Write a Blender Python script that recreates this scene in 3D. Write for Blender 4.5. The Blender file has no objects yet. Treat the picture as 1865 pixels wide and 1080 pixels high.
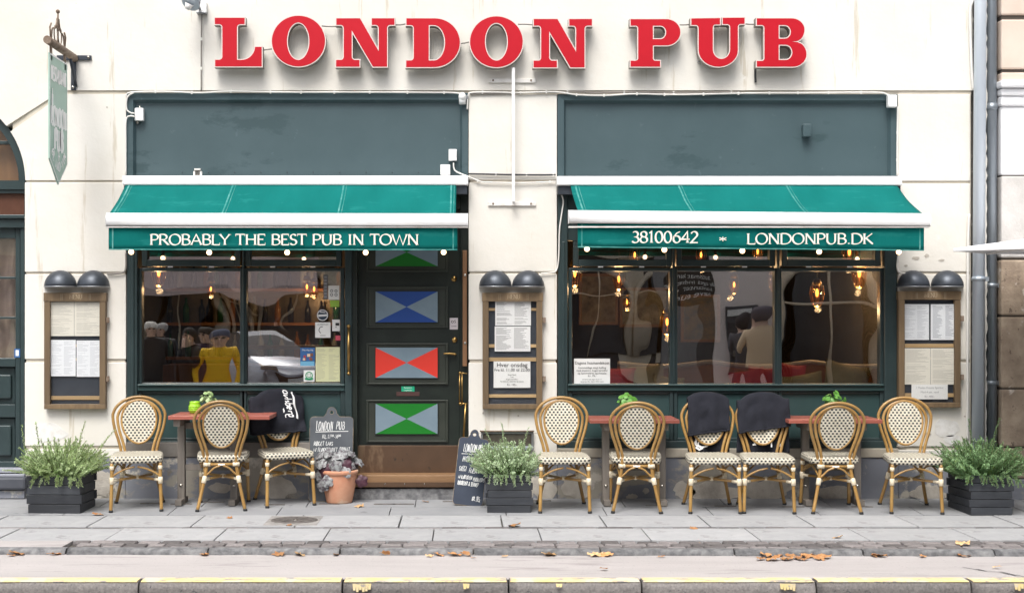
import bpy, bmesh, math, random
from mathutils import Vector, Matrix, noise as mnoise
R = math.radians
PI = math.pi
random.seed(11)
SC = bpy.context.scene
COL = SC.collection

# ------------------------------------------------------------------ camera, light, exposure
CAM_H, CAM_D, F_PX = 1.6, 13.0, 2665.0
VX, VY = 845.0, 585.0            # where the street's perpendiculars vanish in the photograph (1865 x 1080)
cam_d = bpy.data.cameras.new('camera')
cam = bpy.data.objects.new('camera', cam_d); COL.objects.link(cam)
cam.location = (0, -CAM_D, CAM_H); cam.rotation_euler = (R(90), 0, 0)
cam_d.sensor_fit = 'HORIZONTAL'; cam_d.sensor_width = 36.0
cam_d.lens = 36.0 * F_PX / 1865.0
cam_d.shift_x = (932.5 - VX) / 1865.0; cam_d.shift_y = (VY - 540.0) / 1865.0
cam_d.clip_end = 800
SC.camera = cam

SUN_EL, SUN_AZ = 58, 196          # azimuth clockwise from +Y (north): behind the camera, a little to its left
world = bpy.data.worlds.new('World'); SC.world = world
world.use_nodes = True
wn = world.node_tree.nodes; wl = world.node_tree.links
for n in list(wn): wn.remove(n)
w_out = wn.new('ShaderNodeOutputWorld'); w_bg = wn.new('ShaderNodeBackground')
w_sky = wn.new('ShaderNodeTexSky'); w_sky.sky_type = 'NISHITA'; w_sky.sun_disc = False
w_sky.sun_elevation = R(SUN_EL); w_sky.sun_rotation = R(SUN_AZ)
w_sky.air_density = 1.0; w_sky.dust_density = 4.0; w_sky.ozone_density = 1.0
w_hsv = wn.new('ShaderNodeHueSaturation'); w_hsv.inputs['Saturation'].default_value = 0.35
wl.new(w_sky.outputs[0], w_hsv.inputs['Color']); wl.new(w_hsv.outputs[0], w_bg.inputs[0])
w_bg.inputs[1].default_value = 0.14
wl.new(w_bg.outputs[0], w_out.inputs[0])
sun_d = bpy.data.lights.new('sun', 'SUN'); sun_d.energy = 1.4; sun_d.angle = R(28); sun_d.color = (1, .97, .92)
sun = bpy.data.objects.new('sun', sun_d); COL.objects.link(sun)
sun.rotation_euler = (R(90 - SUN_EL), 0, R(180 - SUN_AZ))
sun.location = (0, -20, 25)
SC.view_settings.view_transform = 'Standard'; SC.view_settings.look = 'None'
SC.view_settings.gamma = 1; SC.view_settings.use_curve_mapping = False
SC.view_settings.exposure = 0.92
SC.cycles.max_bounces = 8; SC.cycles.transparent_max_bounces = 12

# ------------------------------------------------------------------ helpers
def X(px, y=0.0): return (px - VX) * (CAM_D + y) / F_PX
def Z(py, y=0.0): return CAM_H - (py - VY) * (CAM_D + y) / F_PX
def W(px, y=0.0): return px * (CAM_D + y) / F_PX

ORG = {}
def setp(o, label=None, cat=None, group=None, kind=None):
    if label: o['label'] = label
    if cat: o['category'] = cat
    if group: o['group'] = group
    if kind: o['kind'] = kind
    return o
def empty(name, loc, label=None, cat=None, group=None, kind=None, rz=0):
    o = bpy.data.objects.new(name, None); COL.objects.link(o)
    o.location = loc; o.rotation_euler = (0, 0, rz); o.empty_display_size = .1
    ORG[o.name] = Vector(loc)
    return setp(o, label, cat, group, kind)
def dup(root, loc=None, rot=None, label=None, group=None):
    def cp(o, parent):
        c = o.copy(); COL.objects.link(c)
        if parent: c.parent = parent; c.matrix_parent_inverse = o.matrix_parent_inverse.copy()
        for ch in list(KIDS.get(o.name, ())): KIDS.setdefault(c.name, []).append(cp(ch, c))
        return c
    r = cp(root, None)
    if loc is not None: r.location = loc
    if rot is not None: r.rotation_euler = rot
    if label: r['label'] = label
    if group: r['group'] = group
    return r
KIDS = {}

class MB:
    """collects faces; build() links them as ONE mesh object"""
    def __init__(s): s.v = []; s.f = []; s.m = []; s.sm = []
    def add(s, vs, fs, mi=0, sm=False):
        b = len(s.v); s.v += [Vector(p) for p in vs]
        for f in fs: s.f.append([i + b for i in f]); s.m.append(mi); s.sm.append(sm)
        return s
    def box(s, x0, x1, y0, y1, z0, z1, mi=0, M=None):
        if x0 > x1: x0, x1 = x1, x0
        if y0 > y1: y0, y1 = y1, y0
        if z0 > z1: z0, z1 = z1, z0
        vs = [(x0,y0,z0),(x1,y0,z0),(x1,y1,z0),(x0,y1,z0),(x0,y0,z1),(x1,y0,z1),(x1,y1,z1),(x0,y1,z1)]
        if M: vs = [M @ Vector(p) for p in vs]
        return s.add(vs, [(0,3,2,1),(4,5,6,7),(0,1,5,4),(1,2,6,5),(2,3,7,6),(3,0,4,7)], mi)
    def pbox(s, px0, px1, py0, py1, yf, yb, mi=0):
        """a box whose front face, at depth yf, covers photograph pixels px0..px1, py0..py1"""
        return s.box(X(px0, yf), X(px1, yf), yf, yb, Z(py1, yf), Z(py0, yf), mi)
    def prism(s, pts, y0, y1, mi=0):
        """outline in x,z (counter-clockwise seen from the street) from y0 (front) to y1 (back)"""
        n = len(pts); vs = [(p[0], y0, p[1]) for p in pts] + [(p[0], y1, p[1]) for p in pts]
        fs = [tuple(range(n)), tuple(range(2*n-1, n-1, -1))]
        fs += [(i, i + n, (i+1) % n + n, (i+1) % n) for i in range(n)]
        return s.add(vs, fs, mi)
    def tube(s, path, r, n=8, closed=False, mi=0, cap=True):
        P = [Vector(p) for p in path]; k = len(P)
        rr = r if isinstance(r, (list, tuple)) else [r] * k
        T = []
        for i in range(k):
            a = P[(i-1) % k] if (closed or i > 0) else P[i]
            b = P[(i+1) % k] if (closed or i < k-1) else P[i]
            T.append((b - a).normalized())
        up = Vector((0,0,1)) if abs(T[0].z) < .9 else Vector((0,1,0))
        nrm = T[0].cross(up).normalized(); base = len(s.v)
        for i in range(k):
            if i: 
                nrm = (nrm - T[i] * nrm.dot(T[i]))
                nrm = nrm.normalized() if nrm.length > 1e-6 else T[i].orthogonal().normalized()
            bi = T[i].cross(nrm)
            for j in range(n):
                a = 2*PI*j/n
                s.v.append(P[i] + (nrm*math.cos(a) + bi*math.sin(a)) * rr[i])
        for i in range(k if closed else k-1):
            i2 = (i+1) % k
            for j in range(n):
                j2 = (j+1) % n
                s.f.append([base+i*n+j, base+i*n+j2, base+i2*n+j2, base+i2*n+j]); s.m.append(mi); s.sm.append(True)
        if cap and not closed:
            s.f.append([base+j for j in range(n)][::-1]); s.m.append(mi); s.sm.append(False)
            s.f.append([base+(k-1)*n+j for j in range(n)]); s.m.append(mi); s.sm.append(False)
        return s
    def cyl(s, a, b, r, n=12, mi=0): return s.tube([a, b], r, n, mi=mi)
    def lathe(s, prof, c, n=24, mi=0, M=None, a0=0, a1=2*PI, sm=True):
        base = len(s.v); full = abs(a1 - a0 - 2*PI) < 1e-6; cols = n if full else n + 1
        for (r, z) in prof:
            for j in range(cols):
                a = a0 + (a1-a0)*j/n
                p = Vector((r*math.cos(a), r*math.sin(a), z))
                if M: p = M @ p
                s.v.append(p + Vector(c))
        for i in range(len(prof)-1):
            for j in range(n):
                j2 = (j+1) % cols
                s.f.append([base+i*cols+j, base+i*cols+j2, base+(i+1)*cols+j2, base+(i+1)*cols+j]); s.m.append(mi); s.sm.append(sm)
        return s
    def ball(s, c, rx, ry=None, rz=None, n=14, k=9, mi=0, M=None):
        ry = rx if ry is None else ry; rz = rx if rz is None else rz; base = len(s.v)
        for i in range(k+1):
            t = -PI/2 + PI*i/k
            for j in range(n):
                a = 2*PI*j/n
                p = Vector((rx*math.cos(t)*math.cos(a), ry*math.cos(t)*math.sin(a), rz*math.sin(t)))
                if M: p = M @ p
                s.v.append(p + Vector(c))
        for i in range(k):
            for j in range(n):
                j2 = (j+1) % n
                s.f.append([base+i*n+j, base+i*n+j2, base+(i+1)*n+j2, base+(i+1)*n+j]); s.m.append(mi); s.sm.append(True)
        return s
    def grid(s, fn, nu, nv, mi=0, sm=True):
        base = len(s.v)
        for i in range(nu+1):
            for j in range(nv+1): s.v.append(Vector(fn(i/nu, j/nv)))
        for i in range(nu):
            for j in range(nv):
                a = base + i*(nv+1) + j
                s.f.append([a, a+nv+1, a+nv+2, a+1]); s.m.append(mi); s.sm.append(sm)
        return s
    def build(s, name, mats, parent=None, bevel=0, local=False, solid=0, seg=2, origin=None, sub=0):
        if not isinstance(mats, (list, tuple)): mats = [mats]
        if parent is not None:
            org = Vector((0,0,0)) if local else ORG.get(parent.name, Vector((0,0,0)))
        elif local: org = Vector((0,0,0))
        elif origin is not None: org = Vector(origin)
        else:
            xs = [p.x for p in s.v]; ys = [p.y for p in s.v]; zs = [p.z for p in s.v]
            org = Vector(((min(xs)+max(xs))/2, (min(ys)+max(ys))/2, min(zs)))
        me = bpy.data.meshes.new(name)
        me.from_pydata([p - org for p in s.v], [], s.f); 
        for m in mats: me.materials.append(m)
        me.polygons.foreach_set('material_index', s.m); me.polygons.foreach_set('use_smooth', s.sm)
        me.validate(); me.update()
        o = bpy.data.objects.new(name, me); COL.objects.link(o)
        if parent is not None:
            o.parent = parent; ORG[o.name] = org; KIDS.setdefault(parent.name, []).append(o)
        else: o.location = org; ORG[o.name] = org
        if sub:
            m = o.modifiers.new('smooth', 'SUBSURF'); m.levels = sub; m.render_levels = sub
        if solid:
            m = o.modifiers.new('thickness', 'SOLIDIFY'); m.thickness = solid; m.offset = 0
        if bevel:
            m = o.modifiers.new('edge', 'BEVEL'); m.width = bevel; m.segments = seg; m.limit_method = 'ANGLE'; m.angle_limit = R(40)
            m.harden_normals = False
        return o

def build_each(mb, name, mats, parent=None, **kw):
    """one object for every separate piece collected in mb"""
    n = len(mb.v); par = list(range(n))
    def find(i):
        while par[i] != i: par[i] = par[par[i]]; i = par[i]
        return i
    for f in mb.f:
        a = find(f[0])
        for k in f[1:]: par[find(k)] = a
    groups = {}
    for fi, f in enumerate(mb.f): groups.setdefault(find(f[0]), []).append(fi)
    out = []
    for fl in groups.values():
        q = MB(); ix = {}
        for fi in fl:
            g = []
            for k in mb.f[fi]:
                if k not in ix: ix[k] = len(q.v); q.v.append(mb.v[k])
                g.append(ix[k])
            q.f.append(g); q.m.append(mb.m[fi]); q.sm.append(mb.sm[fi])
        out.append(q.build(name, mats, parent, **kw))
    return out

def smooth_path(pts, n=6, closed=False):
    P = [Vector(p) for p in pts]; k = len(P); out = []
    rng = range(k) if closed else range(k-1)
    for i in rng:
        p0 = P[(i-1) % k] if (closed or i > 0) else P[i]
        p1 = P[i]; p2 = P[(i+1) % k]
        p3 = P[(i+2) % k] if (closed or i+2 < k) else p2
        for j in range(n):
            t = j/n
            out.append(.5*((2*p1) + (p2-p0)*t + (2*p0-5*p1+4*p2-p3)*t*t + (3*p1-p0-3*p2+p3)*t**3))
    if not closed: out.append(P[-1])
    return out

# ------------------------------------------------------------------ materials
def nodes_of(m):
    m.use_nodes = True; nt = m.node_tree
    return nt, nt.nodes, nt.links, nt.nodes['Principled BSDF']
def mixcol(nt, fac, a, b):
    n = nt.nodes.new('ShaderNodeMix'); n.data_type = 'RGBA'
    for sock, val in ((n.inputs[0], fac), (n.inputs[6], a), (n.inputs[7], b)):
        if hasattr(val, 'is_linked'): nt.links.new(val, sock)
        elif isinstance(val, (tuple, list)): sock.default_value = (*val[:3], 1)
        else: sock.default_value = val
    return n.outputs[2]
def ramp(nt, src, p0, p1, a=0.0, b=1.0):
    n = nt.nodes.new('ShaderNodeMapRange'); n.inputs[1].default_value = p0; n.inputs[2].default_value = p1
    n.inputs[3].default_value = a; n.inputs[4].default_value = b; nt.links.new(src, n.inputs[0]); return n.outputs[0]
def ntex(nt, scale, detail=4, rough=.55, vec=None, dist=0, stretch=None):
    t = nt.nodes.new('ShaderNodeTexNoise'); t.inputs['Scale'].default_value = scale
    t.inputs['Detail'].default_value = detail; t.inputs['Roughness'].default_value = rough; t.inputs['Distortion'].default_value = dist
    if vec is None:
        vec = nt.nodes.new('ShaderNodeTexCoord').outputs['Object']
    if stretch:
        mp = nt.nodes.new('ShaderNodeMapping'); mp.inputs['Scale'].default_value = stretch
        nt.links.new(vec, mp.inputs[0]); vec = mp.outputs[0]
    nt.links.new(vec, t.inputs['Vector']); return t.outputs[0]
def mathn(nt, op, a, b=None, c=None):
    n = nt.nodes.new('ShaderNodeMath'); n.operation = op
    for i, v in enumerate((a, b, c)):
        if v is None: continue
        if hasattr(v, 'is_linked'): nt.links.new(v, n.inputs[i])
        else: n.inputs[i].default_value = v
    return n.outputs[0]
def mat(name, col, rough=.6, metal=0, col2=None, nscale=3, ndetail=5, lo=.35, hi=.65, bump=0, bscale=60, stretch=None,
        spots=None, rand=0, spec=.5, coat=0, sss=0, geo=False):
    """principled material: base colour, optional second colour by noise, optional spots (colour, scale, threshold), bump"""
    m = bpy.data.materials.new(name); nt, N, L, b = nodes_of(m)
    b.inputs['Roughness'].default_value = rough; b.inputs['Metallic'].default_value = metal
    b.inputs['Specular IOR Level'].default_value = spec
    if coat: b.inputs['Coat Weight'].default_value = coat; b.inputs['Coat Roughness'].default_value = .15
    vec = N.new('ShaderNodeNewGeometry').outputs['Position'] if geo else None
    c = col
    if col2: c = mixcol(nt, ramp(nt, ntex(nt, nscale, ndetail, .6, vec=vec, stretch=stretch), lo, hi), col, col2)
    if spots:
        for (sc_, ss, th, st) in ([spots] if not isinstance(spots, list) else spots):
            c = mixcol(nt, ramp(nt, ntex(nt, ss, 6, .65, vec=vec, stretch=st), th, th + .05), c, sc_)
    if rand:
        oi = N.new('ShaderNodeObjectInfo'); h = N.new('ShaderNodeHueSaturation')
        L.new(ramp(nt, oi.outputs['Random'], 0, 1, 1 - rand, 1 + rand), h.inputs['Value'])
        if hasattr(c, 'is_linked'): L.new(c, h.inputs['Color'])
        else: h.inputs['Color'].default_value = (*c[:3], 1)
        c = h.outputs[0]
    if hasattr(c, 'is_linked'): L.new(c, b.inputs['Base Color'])
    else: b.inputs['Base Color'].default_value = (*c[:3], 1)
    if bump:
        bn = N.new('ShaderNodeBump'); bn.inputs['Strength'].default_value = bump; bn.inputs['Distance'].default_value = .01
        L.new(ntex(nt, bscale, 5, .6, vec=vec, stretch=stretch), bn.inputs['Height']); L.new(bn.outputs[0], b.inputs['Normal'])
    return m
def emis(name, col, strength):
    m = bpy.data.materials.new(name); nt, N, L, b = nodes_of(m)
    b.inputs['Base Color'].default_value = (*col, 1); b.inputs['Emission Color'].default_value = (*col, 1)
    b.inputs['Emission Strength'].default_value = strength; return m
def glassm(name, refl=.2, tint=(1,1,1), wav=0.0, wscale=.8, rough=0.0):
    m = bpy.data.materials.new(name); m.use_nodes = True; nt = m.node_tree; N = nt.nodes; L = nt.links
    N.remove(N['Principled BSDF']); out = N['Material Output']
    tr = N.new('ShaderNodeBsdfTransparent'); tr.inputs[0].default_value = (*tint, 1)
    gl = N.new('ShaderNodeBsdfGlossy'); gl.inputs['Roughness'].default_value = rough
    mx = N.new('ShaderNodeMixShader')
    lw = N.new('ShaderNodeLayerWeight'); lw.inputs[0].default_value = .5
    L.new(mathn(nt, 'MINIMUM', mathn(nt, 'ADD', mathn(nt, 'MULTIPLY', mathn(nt, 'POWER', lw.outputs['Facing'], 5.0), .9), refl), .95), mx.inputs[0])
    if wav:
        pos = N.new('ShaderNodeNewGeometry').outputs['Position']
        bn = N.new('ShaderNodeBump'); bn.inputs['Strength'].default_value = wav; bn.inputs['Distance'].default_value = .1
        L.new(ntex(nt, wscale, 1, .4, vec=pos), bn.inputs['Height']); L.new(bn.outputs[0], gl.inputs['Normal'])
    L.new(tr.outputs[0], mx.inputs[1]); L.new(gl.outputs[0], mx.inputs[2]); L.new(mx.outputs[0], out.inputs[0]); return m
def woodm(name, c1, c2, axis=0, scale=18, rough=.55, rand=.15, bump=.25):
    st = [1.0, 1.0, 1.0]; 
    st = [.09 if i == axis else 1.0 for i in range(3)]
    return mat(name, c1, rough, col2=c2, nscale=scale, ndetail=6, lo=.3, hi=.7, bump=bump, bscale=scale*3, stretch=tuple(st), rand=rand)

M = {}
M['plaster'] = mat('cream plaster', (.755,.73,.675), .8, col2=(.695,.66,.59), nscale=1.1, lo=.42, hi=.72, bump=.28, bscale=16, geo=True,
                   spots=[((.60,.55,.46), 2.6, .60, (3.0,1,.22)), ((.77,.75,.70), 2.3, .66, (1,1,1)), ((.52,.47,.39), 15, .685, (1,1,1))])
M['groove'] = mat('grimy plaster joint', (.52,.47,.39), .9, col2=(.62,.57,.48), nscale=5, geo=True)
M['plinth'] = mat('grey painted plinth', (.19,.20,.235), .75, col2=(.24,.25,.28), nscale=2, bump=.3, bscale=14, geo=True,
                  spots=[((.36,.33,.28), 1.5, .52, (1,1,1.6)), ((.56,.52,.45), 2.9, .57, (1,1,1)), ((.22,.20,.17), 6, .62, (1,1,1))])
M['green'] = mat('dark green joinery paint', (.026,.043,.045), .32, col2=(.034,.054,.056), nscale=4, bump=.05, bscale=40, geo=True)
M['green_lower'] = mat('dark green panel paint', (.028,.060,.060), .34, col2=(.036,.072,.072), nscale=3, bump=.05, bscale=40, geo=True)
M['fascia'] = mat('weathered fascia green with sky sheen', (.050,.084,.094), .42, col2=(.064,.102,.114), nscale=1.6, lo=.3, hi=.7, bump=.05, bscale=30, geo=True,
                  spots=[((.040,.072,.080), 1.3, .58, (1,1,2.2)), ((.078,.118,.132), 11, .66, (1,1,1))])  # base lightened to hold the sky's reflection, plus weathered mottling
M['black_green'] = mat('black green door paint', (.011,.016,.013), .35, col2=(.017,.024,.019), nscale=6, geo=True)
M['door_panel'] = mat('olive grey door panel paint', (.028,.034,.026), .4, col2=(.038,.044,.034), nscale=5, geo=True)
M['white_metal'] = mat('white coated metal', (.86,.86,.86), .35, col2=(.80,.79,.78), nscale=6)
M['white_plastic'] = mat('white plastic', (.84,.84,.83), .4)
M['dirty_white'] = mat('stained white metal', (.80,.78,.75), .4, col2=(.60,.54,.47), nscale=9, lo=.5, hi=.8)
M['grey_metal'] = mat('grey metal', (.30,.31,.33), .35, .7, col2=(.38,.39,.40), nscale=8)
M['dark_metal'] = mat('dark blue grey metal', (.045,.052,.066), .4, .5, col2=(.07,.08,.095), nscale=10)
M['rust'] = mat('rusty iron', (.17,.115,.08), .8, .2, col2=(.28,.22,.17), nscale=20)
M['zinc'] = mat('zinc pipe', (.36,.42,.48), .35, .55, col2=(.46,.51,.56), nscale=5, stretch=(1,1,.2), lo=.3, hi=.7)
M['zinc_dark'] = mat('dull lead grey pipe', (.20,.23,.26), .4, .55, col2=(.28,.31,.34), nscale=5, stretch=(1,1,.2))
M['zinc_pale'] = mat('pale blue painted pipe', (.50,.56,.63), .4, .2, col2=(.58,.63,.68), nscale=4, stretch=(1,1,.2))
M['brass'] = mat('brass', (.42,.27,.095), .3, 1.0, col2=(.30,.185,.065), nscale=14)
M['copper'] = mat('tarnished copper', (.095,.058,.036), .42, .4, col2=(.14,.082,.05), nscale=3, lo=.3, hi=.7, spots=[((.20,.13,.08), 2.5, .56, (1,1,.35)), ((.055,.04,.03), 7, .62, (1,1,1))], geo=True)
M['steel'] = mat('polished steel', (.55,.53,.49), .25, 1.0, col2=(.35,.32,.28), nscale=6)
M['red'] = mat('red acrylic', (.52,.010,.022), .4, col2=(.47,.008,.019), nscale=2, spec=.25)
M['letter_can'] = mat('grey brown metal letter side', (.27,.245,.21), .5, col2=(.19,.17,.145), nscale=7)
M['letter_rim'] = mat('pale letter rim', (.74,.62,.58), .5)
M['cable_white'] = mat('white cable', (.74,.72,.68), .6)
M['cable_grey'] = mat('grey cable', (.23,.21,.19), .7)
M['cable_dark'] = mat('dark cable', (.03,.03,.035), .6)
M['box_wood'] = woodm('weathered oak', (.20,.135,.072), (.12,.08,.044), 2, 20)
M['slat_wood'] = woodm('pale pine slat', (.50,.35,.18), (.40,.26,.12), 0, 20)
M['felt'] = mat('dark notice board', (.030,.036,.048), .6, col2=(.040,.047,.06), nscale=8)
M['bamboo'] = mat('varnished rattan', (.295,.16,.043), .30, col2=(.40,.245,.082), nscale=7, lo=.35, hi=.7, coat=.25, rand=.12, spots=((.20,.095,.028), 16, .66, (1,1,1)))
M['binding'] = mat('cream rattan binding', (.78,.70,.54), .55, col2=(.66,.56,.40), nscale=40, stretch=(.3,.3,3))
M['table_top'] = woodm('red brown table plank', (.34,.105,.075), (.26,.075,.055), 0, 14, .4, .18)
M['post'] = woodm('weathered grey timber', (.21,.185,.16), (.13,.115,.10), 2, 16, .7)
M['timber_warm'] = woodm('warm timber jamb', (.22,.11,.05), (.15,.075,.035), 2, 16, .5)
M['step_wood'] = woodm('worn wooden step', (.29,.165,.08), (.19,.105,.05), 0, 12, .5)
M['planter'] = mat('black painted planter plank', (.020,.023,.029), .55, col2=(.046,.050,.058), nscale=9, lo=.35, hi=.7, stretch=(.15,1,1), bump=.3, bscale=50, rand=.3, spots=((.20,.20,.21), 24, .70, (1,1,1)))
M['soil'] = mat('dark soil', (.03,.022,.015), .95, col2=(.06,.045,.03), nscale=40, bump=.6)
M['terracotta'] = mat('terracotta', (.56,.24,.14), .75, col2=(.62,.34,.22), nscale=4, bump=.12, bscale=40, spots=((.66,.47,.34), 3.5, .58, (1,1,2.5)))
M['slate'] = mat('chalkboard', (.055,.063,.074), .7, col2=(.095,.105,.118), nscale=4, lo=.3, hi=.75)
M['slate_blue'] = mat('blue black chalkboard', (.022,.032,.055), .6, col2=(.034,.046,.074), nscale=4)
M['board_edge'] = mat('worn wooden board edge', (.44,.34,.22), .7, col2=(.10,.08,.06), nscale=12, lo=.3, hi=.6)
M['chalk'] = mat('chalk', (.82,.82,.80), .9, col2=(.60,.61,.61), nscale=60)
M['cream_print'] = mat('cream print', (.86,.83,.72), .7)
M['navy'] = mat('navy fleece', (.0065,.0075,.014), .95, col2=(.013,.014,.022), nscale=9, bump=.5, bscale=160)
M['white_print'] = mat('white print', (.80,.80,.80), .8)
M['sign_white'] = mat('white sign enamel', (.93,.93,.92), .5)
M['black_print'] = mat('black print', (.02,.02,.02), .8)
M['grey_print'] = mat('grey print', (.30,.31,.33), .8)
M['paper'] = mat('white paper', (.82,.82,.80), .85)
def glow_mat():
    m = emis('lit bulb glass', (1,.7,.35), 3); nt = m.node_tree; b = nt.nodes['Principled BSDF']
    lw = nt.nodes.new('ShaderNodeLayerWeight'); lw.inputs[0].default_value = .5
    nt.links.new(mixcol(nt, ramp(nt, lw.outputs['Facing'], .25, .8), (1,.86,.60), (1,.42,.10)), b.inputs['Emission Color'])
    nt.links.new(ramp(nt, lw.outputs['Facing'], .15, .85, 5.0, .55), b.inputs['Emission Strength']); return m
M['glow'] = glow_mat()
M['amber'] = emis('amber filament glow', (1.0,.40,.10), 5)
M['room'] = mat('dark interior wall', (.022,.017,.014), .8, col2=(.040,.031,.025), nscale=1.5)
M['room_floor'] = mat('dark floorboards', (.05,.032,.02), .5)
M['bench'] = woodm('polished bench wood', (.34,.145,.055), (.22,.09,.035), 0, 12, .35)
M['granite'] = mat('granite kerb', (.085,.085,.09), .8, col2=(.23,.23,.23), nscale=16, lo=.35, hi=.68, bump=1.0, bscale=26, rand=.12)
M['granite_warm'] = mat('speckled roadside granite', (.13,.12,.115), .75, col2=(.22,.20,.19), nscale=60, lo=.35, hi=.7, bump=1.0, bscale=24, rand=.18,
                        spots=((.06,.06,.065), 45, .62, (1,1,1)))
M['slab'] = mat('concrete paving slab', (.31,.312,.32), .8, col2=(.38,.38,.383), nscale=5, lo=.3, hi=.7, bump=.3, bscale=90, rand=.07, spots=[((.25,.245,.245), 3, .58, (1,1,1)), ((.17,.165,.165), 13, .68, (1,1,1)), ((.45,.44,.43), 40, .66, (1,1,1))])
M['sett'] = mat('grey paving sett', (.115,.105,.105), .8, col2=(.20,.18,.175), nscale=20, bump=.6, bscale=40, rand=.45)
M['joint'] = mat('sand and dirt joint', (.06,.052,.045), .95, col2=(.11,.10,.085), nscale=30, bump=.4)
M['forecourt'] = mat('worn concrete forecourt', (.235,.24,.25), .8, col2=(.29,.292,.30), nscale=2.2, bump=.2, bscale=50, geo=True, spots=((.18,.18,.19), 3.2, .62, (1,1,1)))
M['asphalt'] = mat('pale worn asphalt', (.37,.343,.335), .85, col2=(.43,.40,.39), nscale=1.6, bump=.5, bscale=110, geo=True, stretch=(.35,2,1),
                   spots=[((.30,.275,.27), 2.2, .58, (.4,3,1)), ((.24,.22,.215), 60, .62, (1,1,1)), ((.52,.49,.47), 75, .64, (1,1,1))])
M['road'] = mat('dark road asphalt', (.06,.06,.065), .85, col2=(.10,.10,.10), nscale=60, bump=.3, bscale=120, geo=True)
M['yellow'] = mat('worn yellow kerb paint', (.72,.55,.24), .7, col2=(.66,.56,.36), nscale=12, lo=.4, hi=.65, spots=[((.30,.28,.26), 13, .55, (.6,1.5,1)), ((.58,.52,.42), 5, .53, (1,1,1))])
M['iron'] = mat('cast iron', (.12,.11,.105), .6, .4, col2=(.20,.18,.165), nscale=25)
M['leaf_dry'] = mat('dry autumn leaf', (.40,.155,.05), .8, col2=(.50,.28,.12), nscale=30, rand=.35)
M['leaf_pale'] = mat('pale dry leaf', (.55,.39,.22), .8, col2=(.46,.26,.11), nscale=30, rand=.3)
M['pink_plaster'] = mat('pinkish plaster', (.72,.60,.51), .85, col2=(.64,.52,.43), nscale=2, bump=.15, bscale=40, geo=True)
M['white_plaster'] = mat('white plaster', (.80,.80,.81), .8, geo=True)
M['stone'] = mat('weathered sandstone', (.44,.35,.26), .9, col2=(.25,.19,.14), nscale=5, lo=.35, hi=.7, bump=.8, bscale=26, geo=True,
                 spots=[((.16,.12,.09), 13, .62, (1,1,.8)), ((.60,.53,.46), 3.5, .60, (1,1,1))])
M['stone_pale'] = mat('pale grey stone', (.60,.575,.55), .9, col2=(.50,.48,.455), nscale=6, bump=.5, bscale=40, geo=True, spots=((.28,.25,.22), 30, .69, (1,1,1)))
M['sage'] = mat('sage green sign enamel', (.36,.53,.45), .45, col2=(.40,.57,.49), nscale=3)
M['parasol'] = mat('white parasol canvas', (.84,.84,.85), .8)
M['lime_glass'] = mat('lime green glass', (.32,.62,.03), .15, coat=.5)
M['leaf_green'] = mat('bright green leaf', (.055,.19,.022), .5, col2=(.12,.31,.045), nscale=20)
M['leaf_variegated'] = mat('pale edged leaf', (.16,.30,.09), .5, col2=(.42,.50,.26), nscale=30)
M['leaf_purple'] = mat('silver purple leaf', (.27,.28,.28), .5, col2=(.06,.045,.055), nscale=34, lo=.42, hi=.62, rand=.25)
M['leaf_wine'] = mat('wine red leaf', (.045,.012,.024), .45, col2=(.08,.03,.045), nscale=20)
M['dark_pot'] = mat('dark clay pot', (.045,.035,.035), .6)
M['rubber'] = mat('rubber', (.02,.02,.02), .7)
M['glass'] = glassm('shop window glass', .265, (.93,.94,.93), .034, 2.0)
M['glass_clear'] = glassm('case glass', .025, (.97,.97,.97))
M['glass_amber'] = glassm('amber lamp glass', .05, (1,.72,.42))
M['tag_blue'] = mat('blue print', (.03,.12,.32), .6)
# ------------------------------------------------------------------ ground
def gz(y):                          # the forecourt rises gently towards the wall
    return 0.0 if y < -.92 else .03 * (1 + y / .92)
def structure(name, label=None): return empty(name, (0, 0, 0), None, None, kind='structure')
b = MB(); b.add([(-60,-60,-.135),(60,-60,-.135),(60,-3.45,-.135),(-60,-3.45,-.135)], [(0,1,2,3)]); setp(b.build('roadway', M['road'], origin=(0,-10,-.135)), kind='structure')
side = structure('sidewalk')
b = MB()
b.add([(-9,-.93,-.03),(9,-.93,-.03),(9,-.0,-.0),(-9,.0,-.0)], [(0,1,2,3)])      # bed under the forecourt
b.add([(-9,-2.70,-.03),(9,-2.70,-.03),(9,-.93,-.03),(-9,-.93,-.03)], [(0,1,2,3)])
b.build('bed', M['joint'], side)
# forecourt: long concrete strips with dark gaps between them
xs = [-9, -4.6, -3.32, -2.45, -1.55, -.62, .35, 1.18, 2.06, 2.95, 3.8, 4.7, 9]
for i in range(len(xs)-1):
    for (ya, yb) in ((-.915, -.50), (-.492, -.012)):
        x0, x1 = xs[i] + .004 + (.2 if ya > -.6 else 0), xs[i+1] - .004 + (.2 if ya > -.6 else 0)
        q = MB(); za, zb = gz(ya), gz(yb)
        q.add([(x0,ya,za),(x1,ya,za),(x1,yb,zb),(x0,yb,zb),(x0,ya,-.05),(x1,ya,-.05),(x1,yb,-.05),(x0,yb,-.05)],
              [(0,1,2,3),(4,5,1,0),(5,6,2,1),(6,7,3,2),(7,4,0,3)])
        q.build('paving_slab', M['forecourt'], side)
gaps = MB()
for px, py, w in ((700,925,20),(735,925,20),(825,921,24),(905,918,26),(985,918,24),(390,922,34),(430,926,30),(500,926,34),(600,925,34),(1195,927,34),(1320,928,36),(1445,929,34),(1570,929,30),(275,924,36),(330,925,30)):
    y = CAM_H * F_PX / (py - VY) - CAM_D; y = max(-.8, min(-.15, y + .12))
    x = X(px, y); gaps.box(x - .09, x + .09, y - .022, y + .022, gz(y) - .02, gz(y) + .004)
build_each(gaps, 'drain_slot', M['iron'], side)
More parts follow.
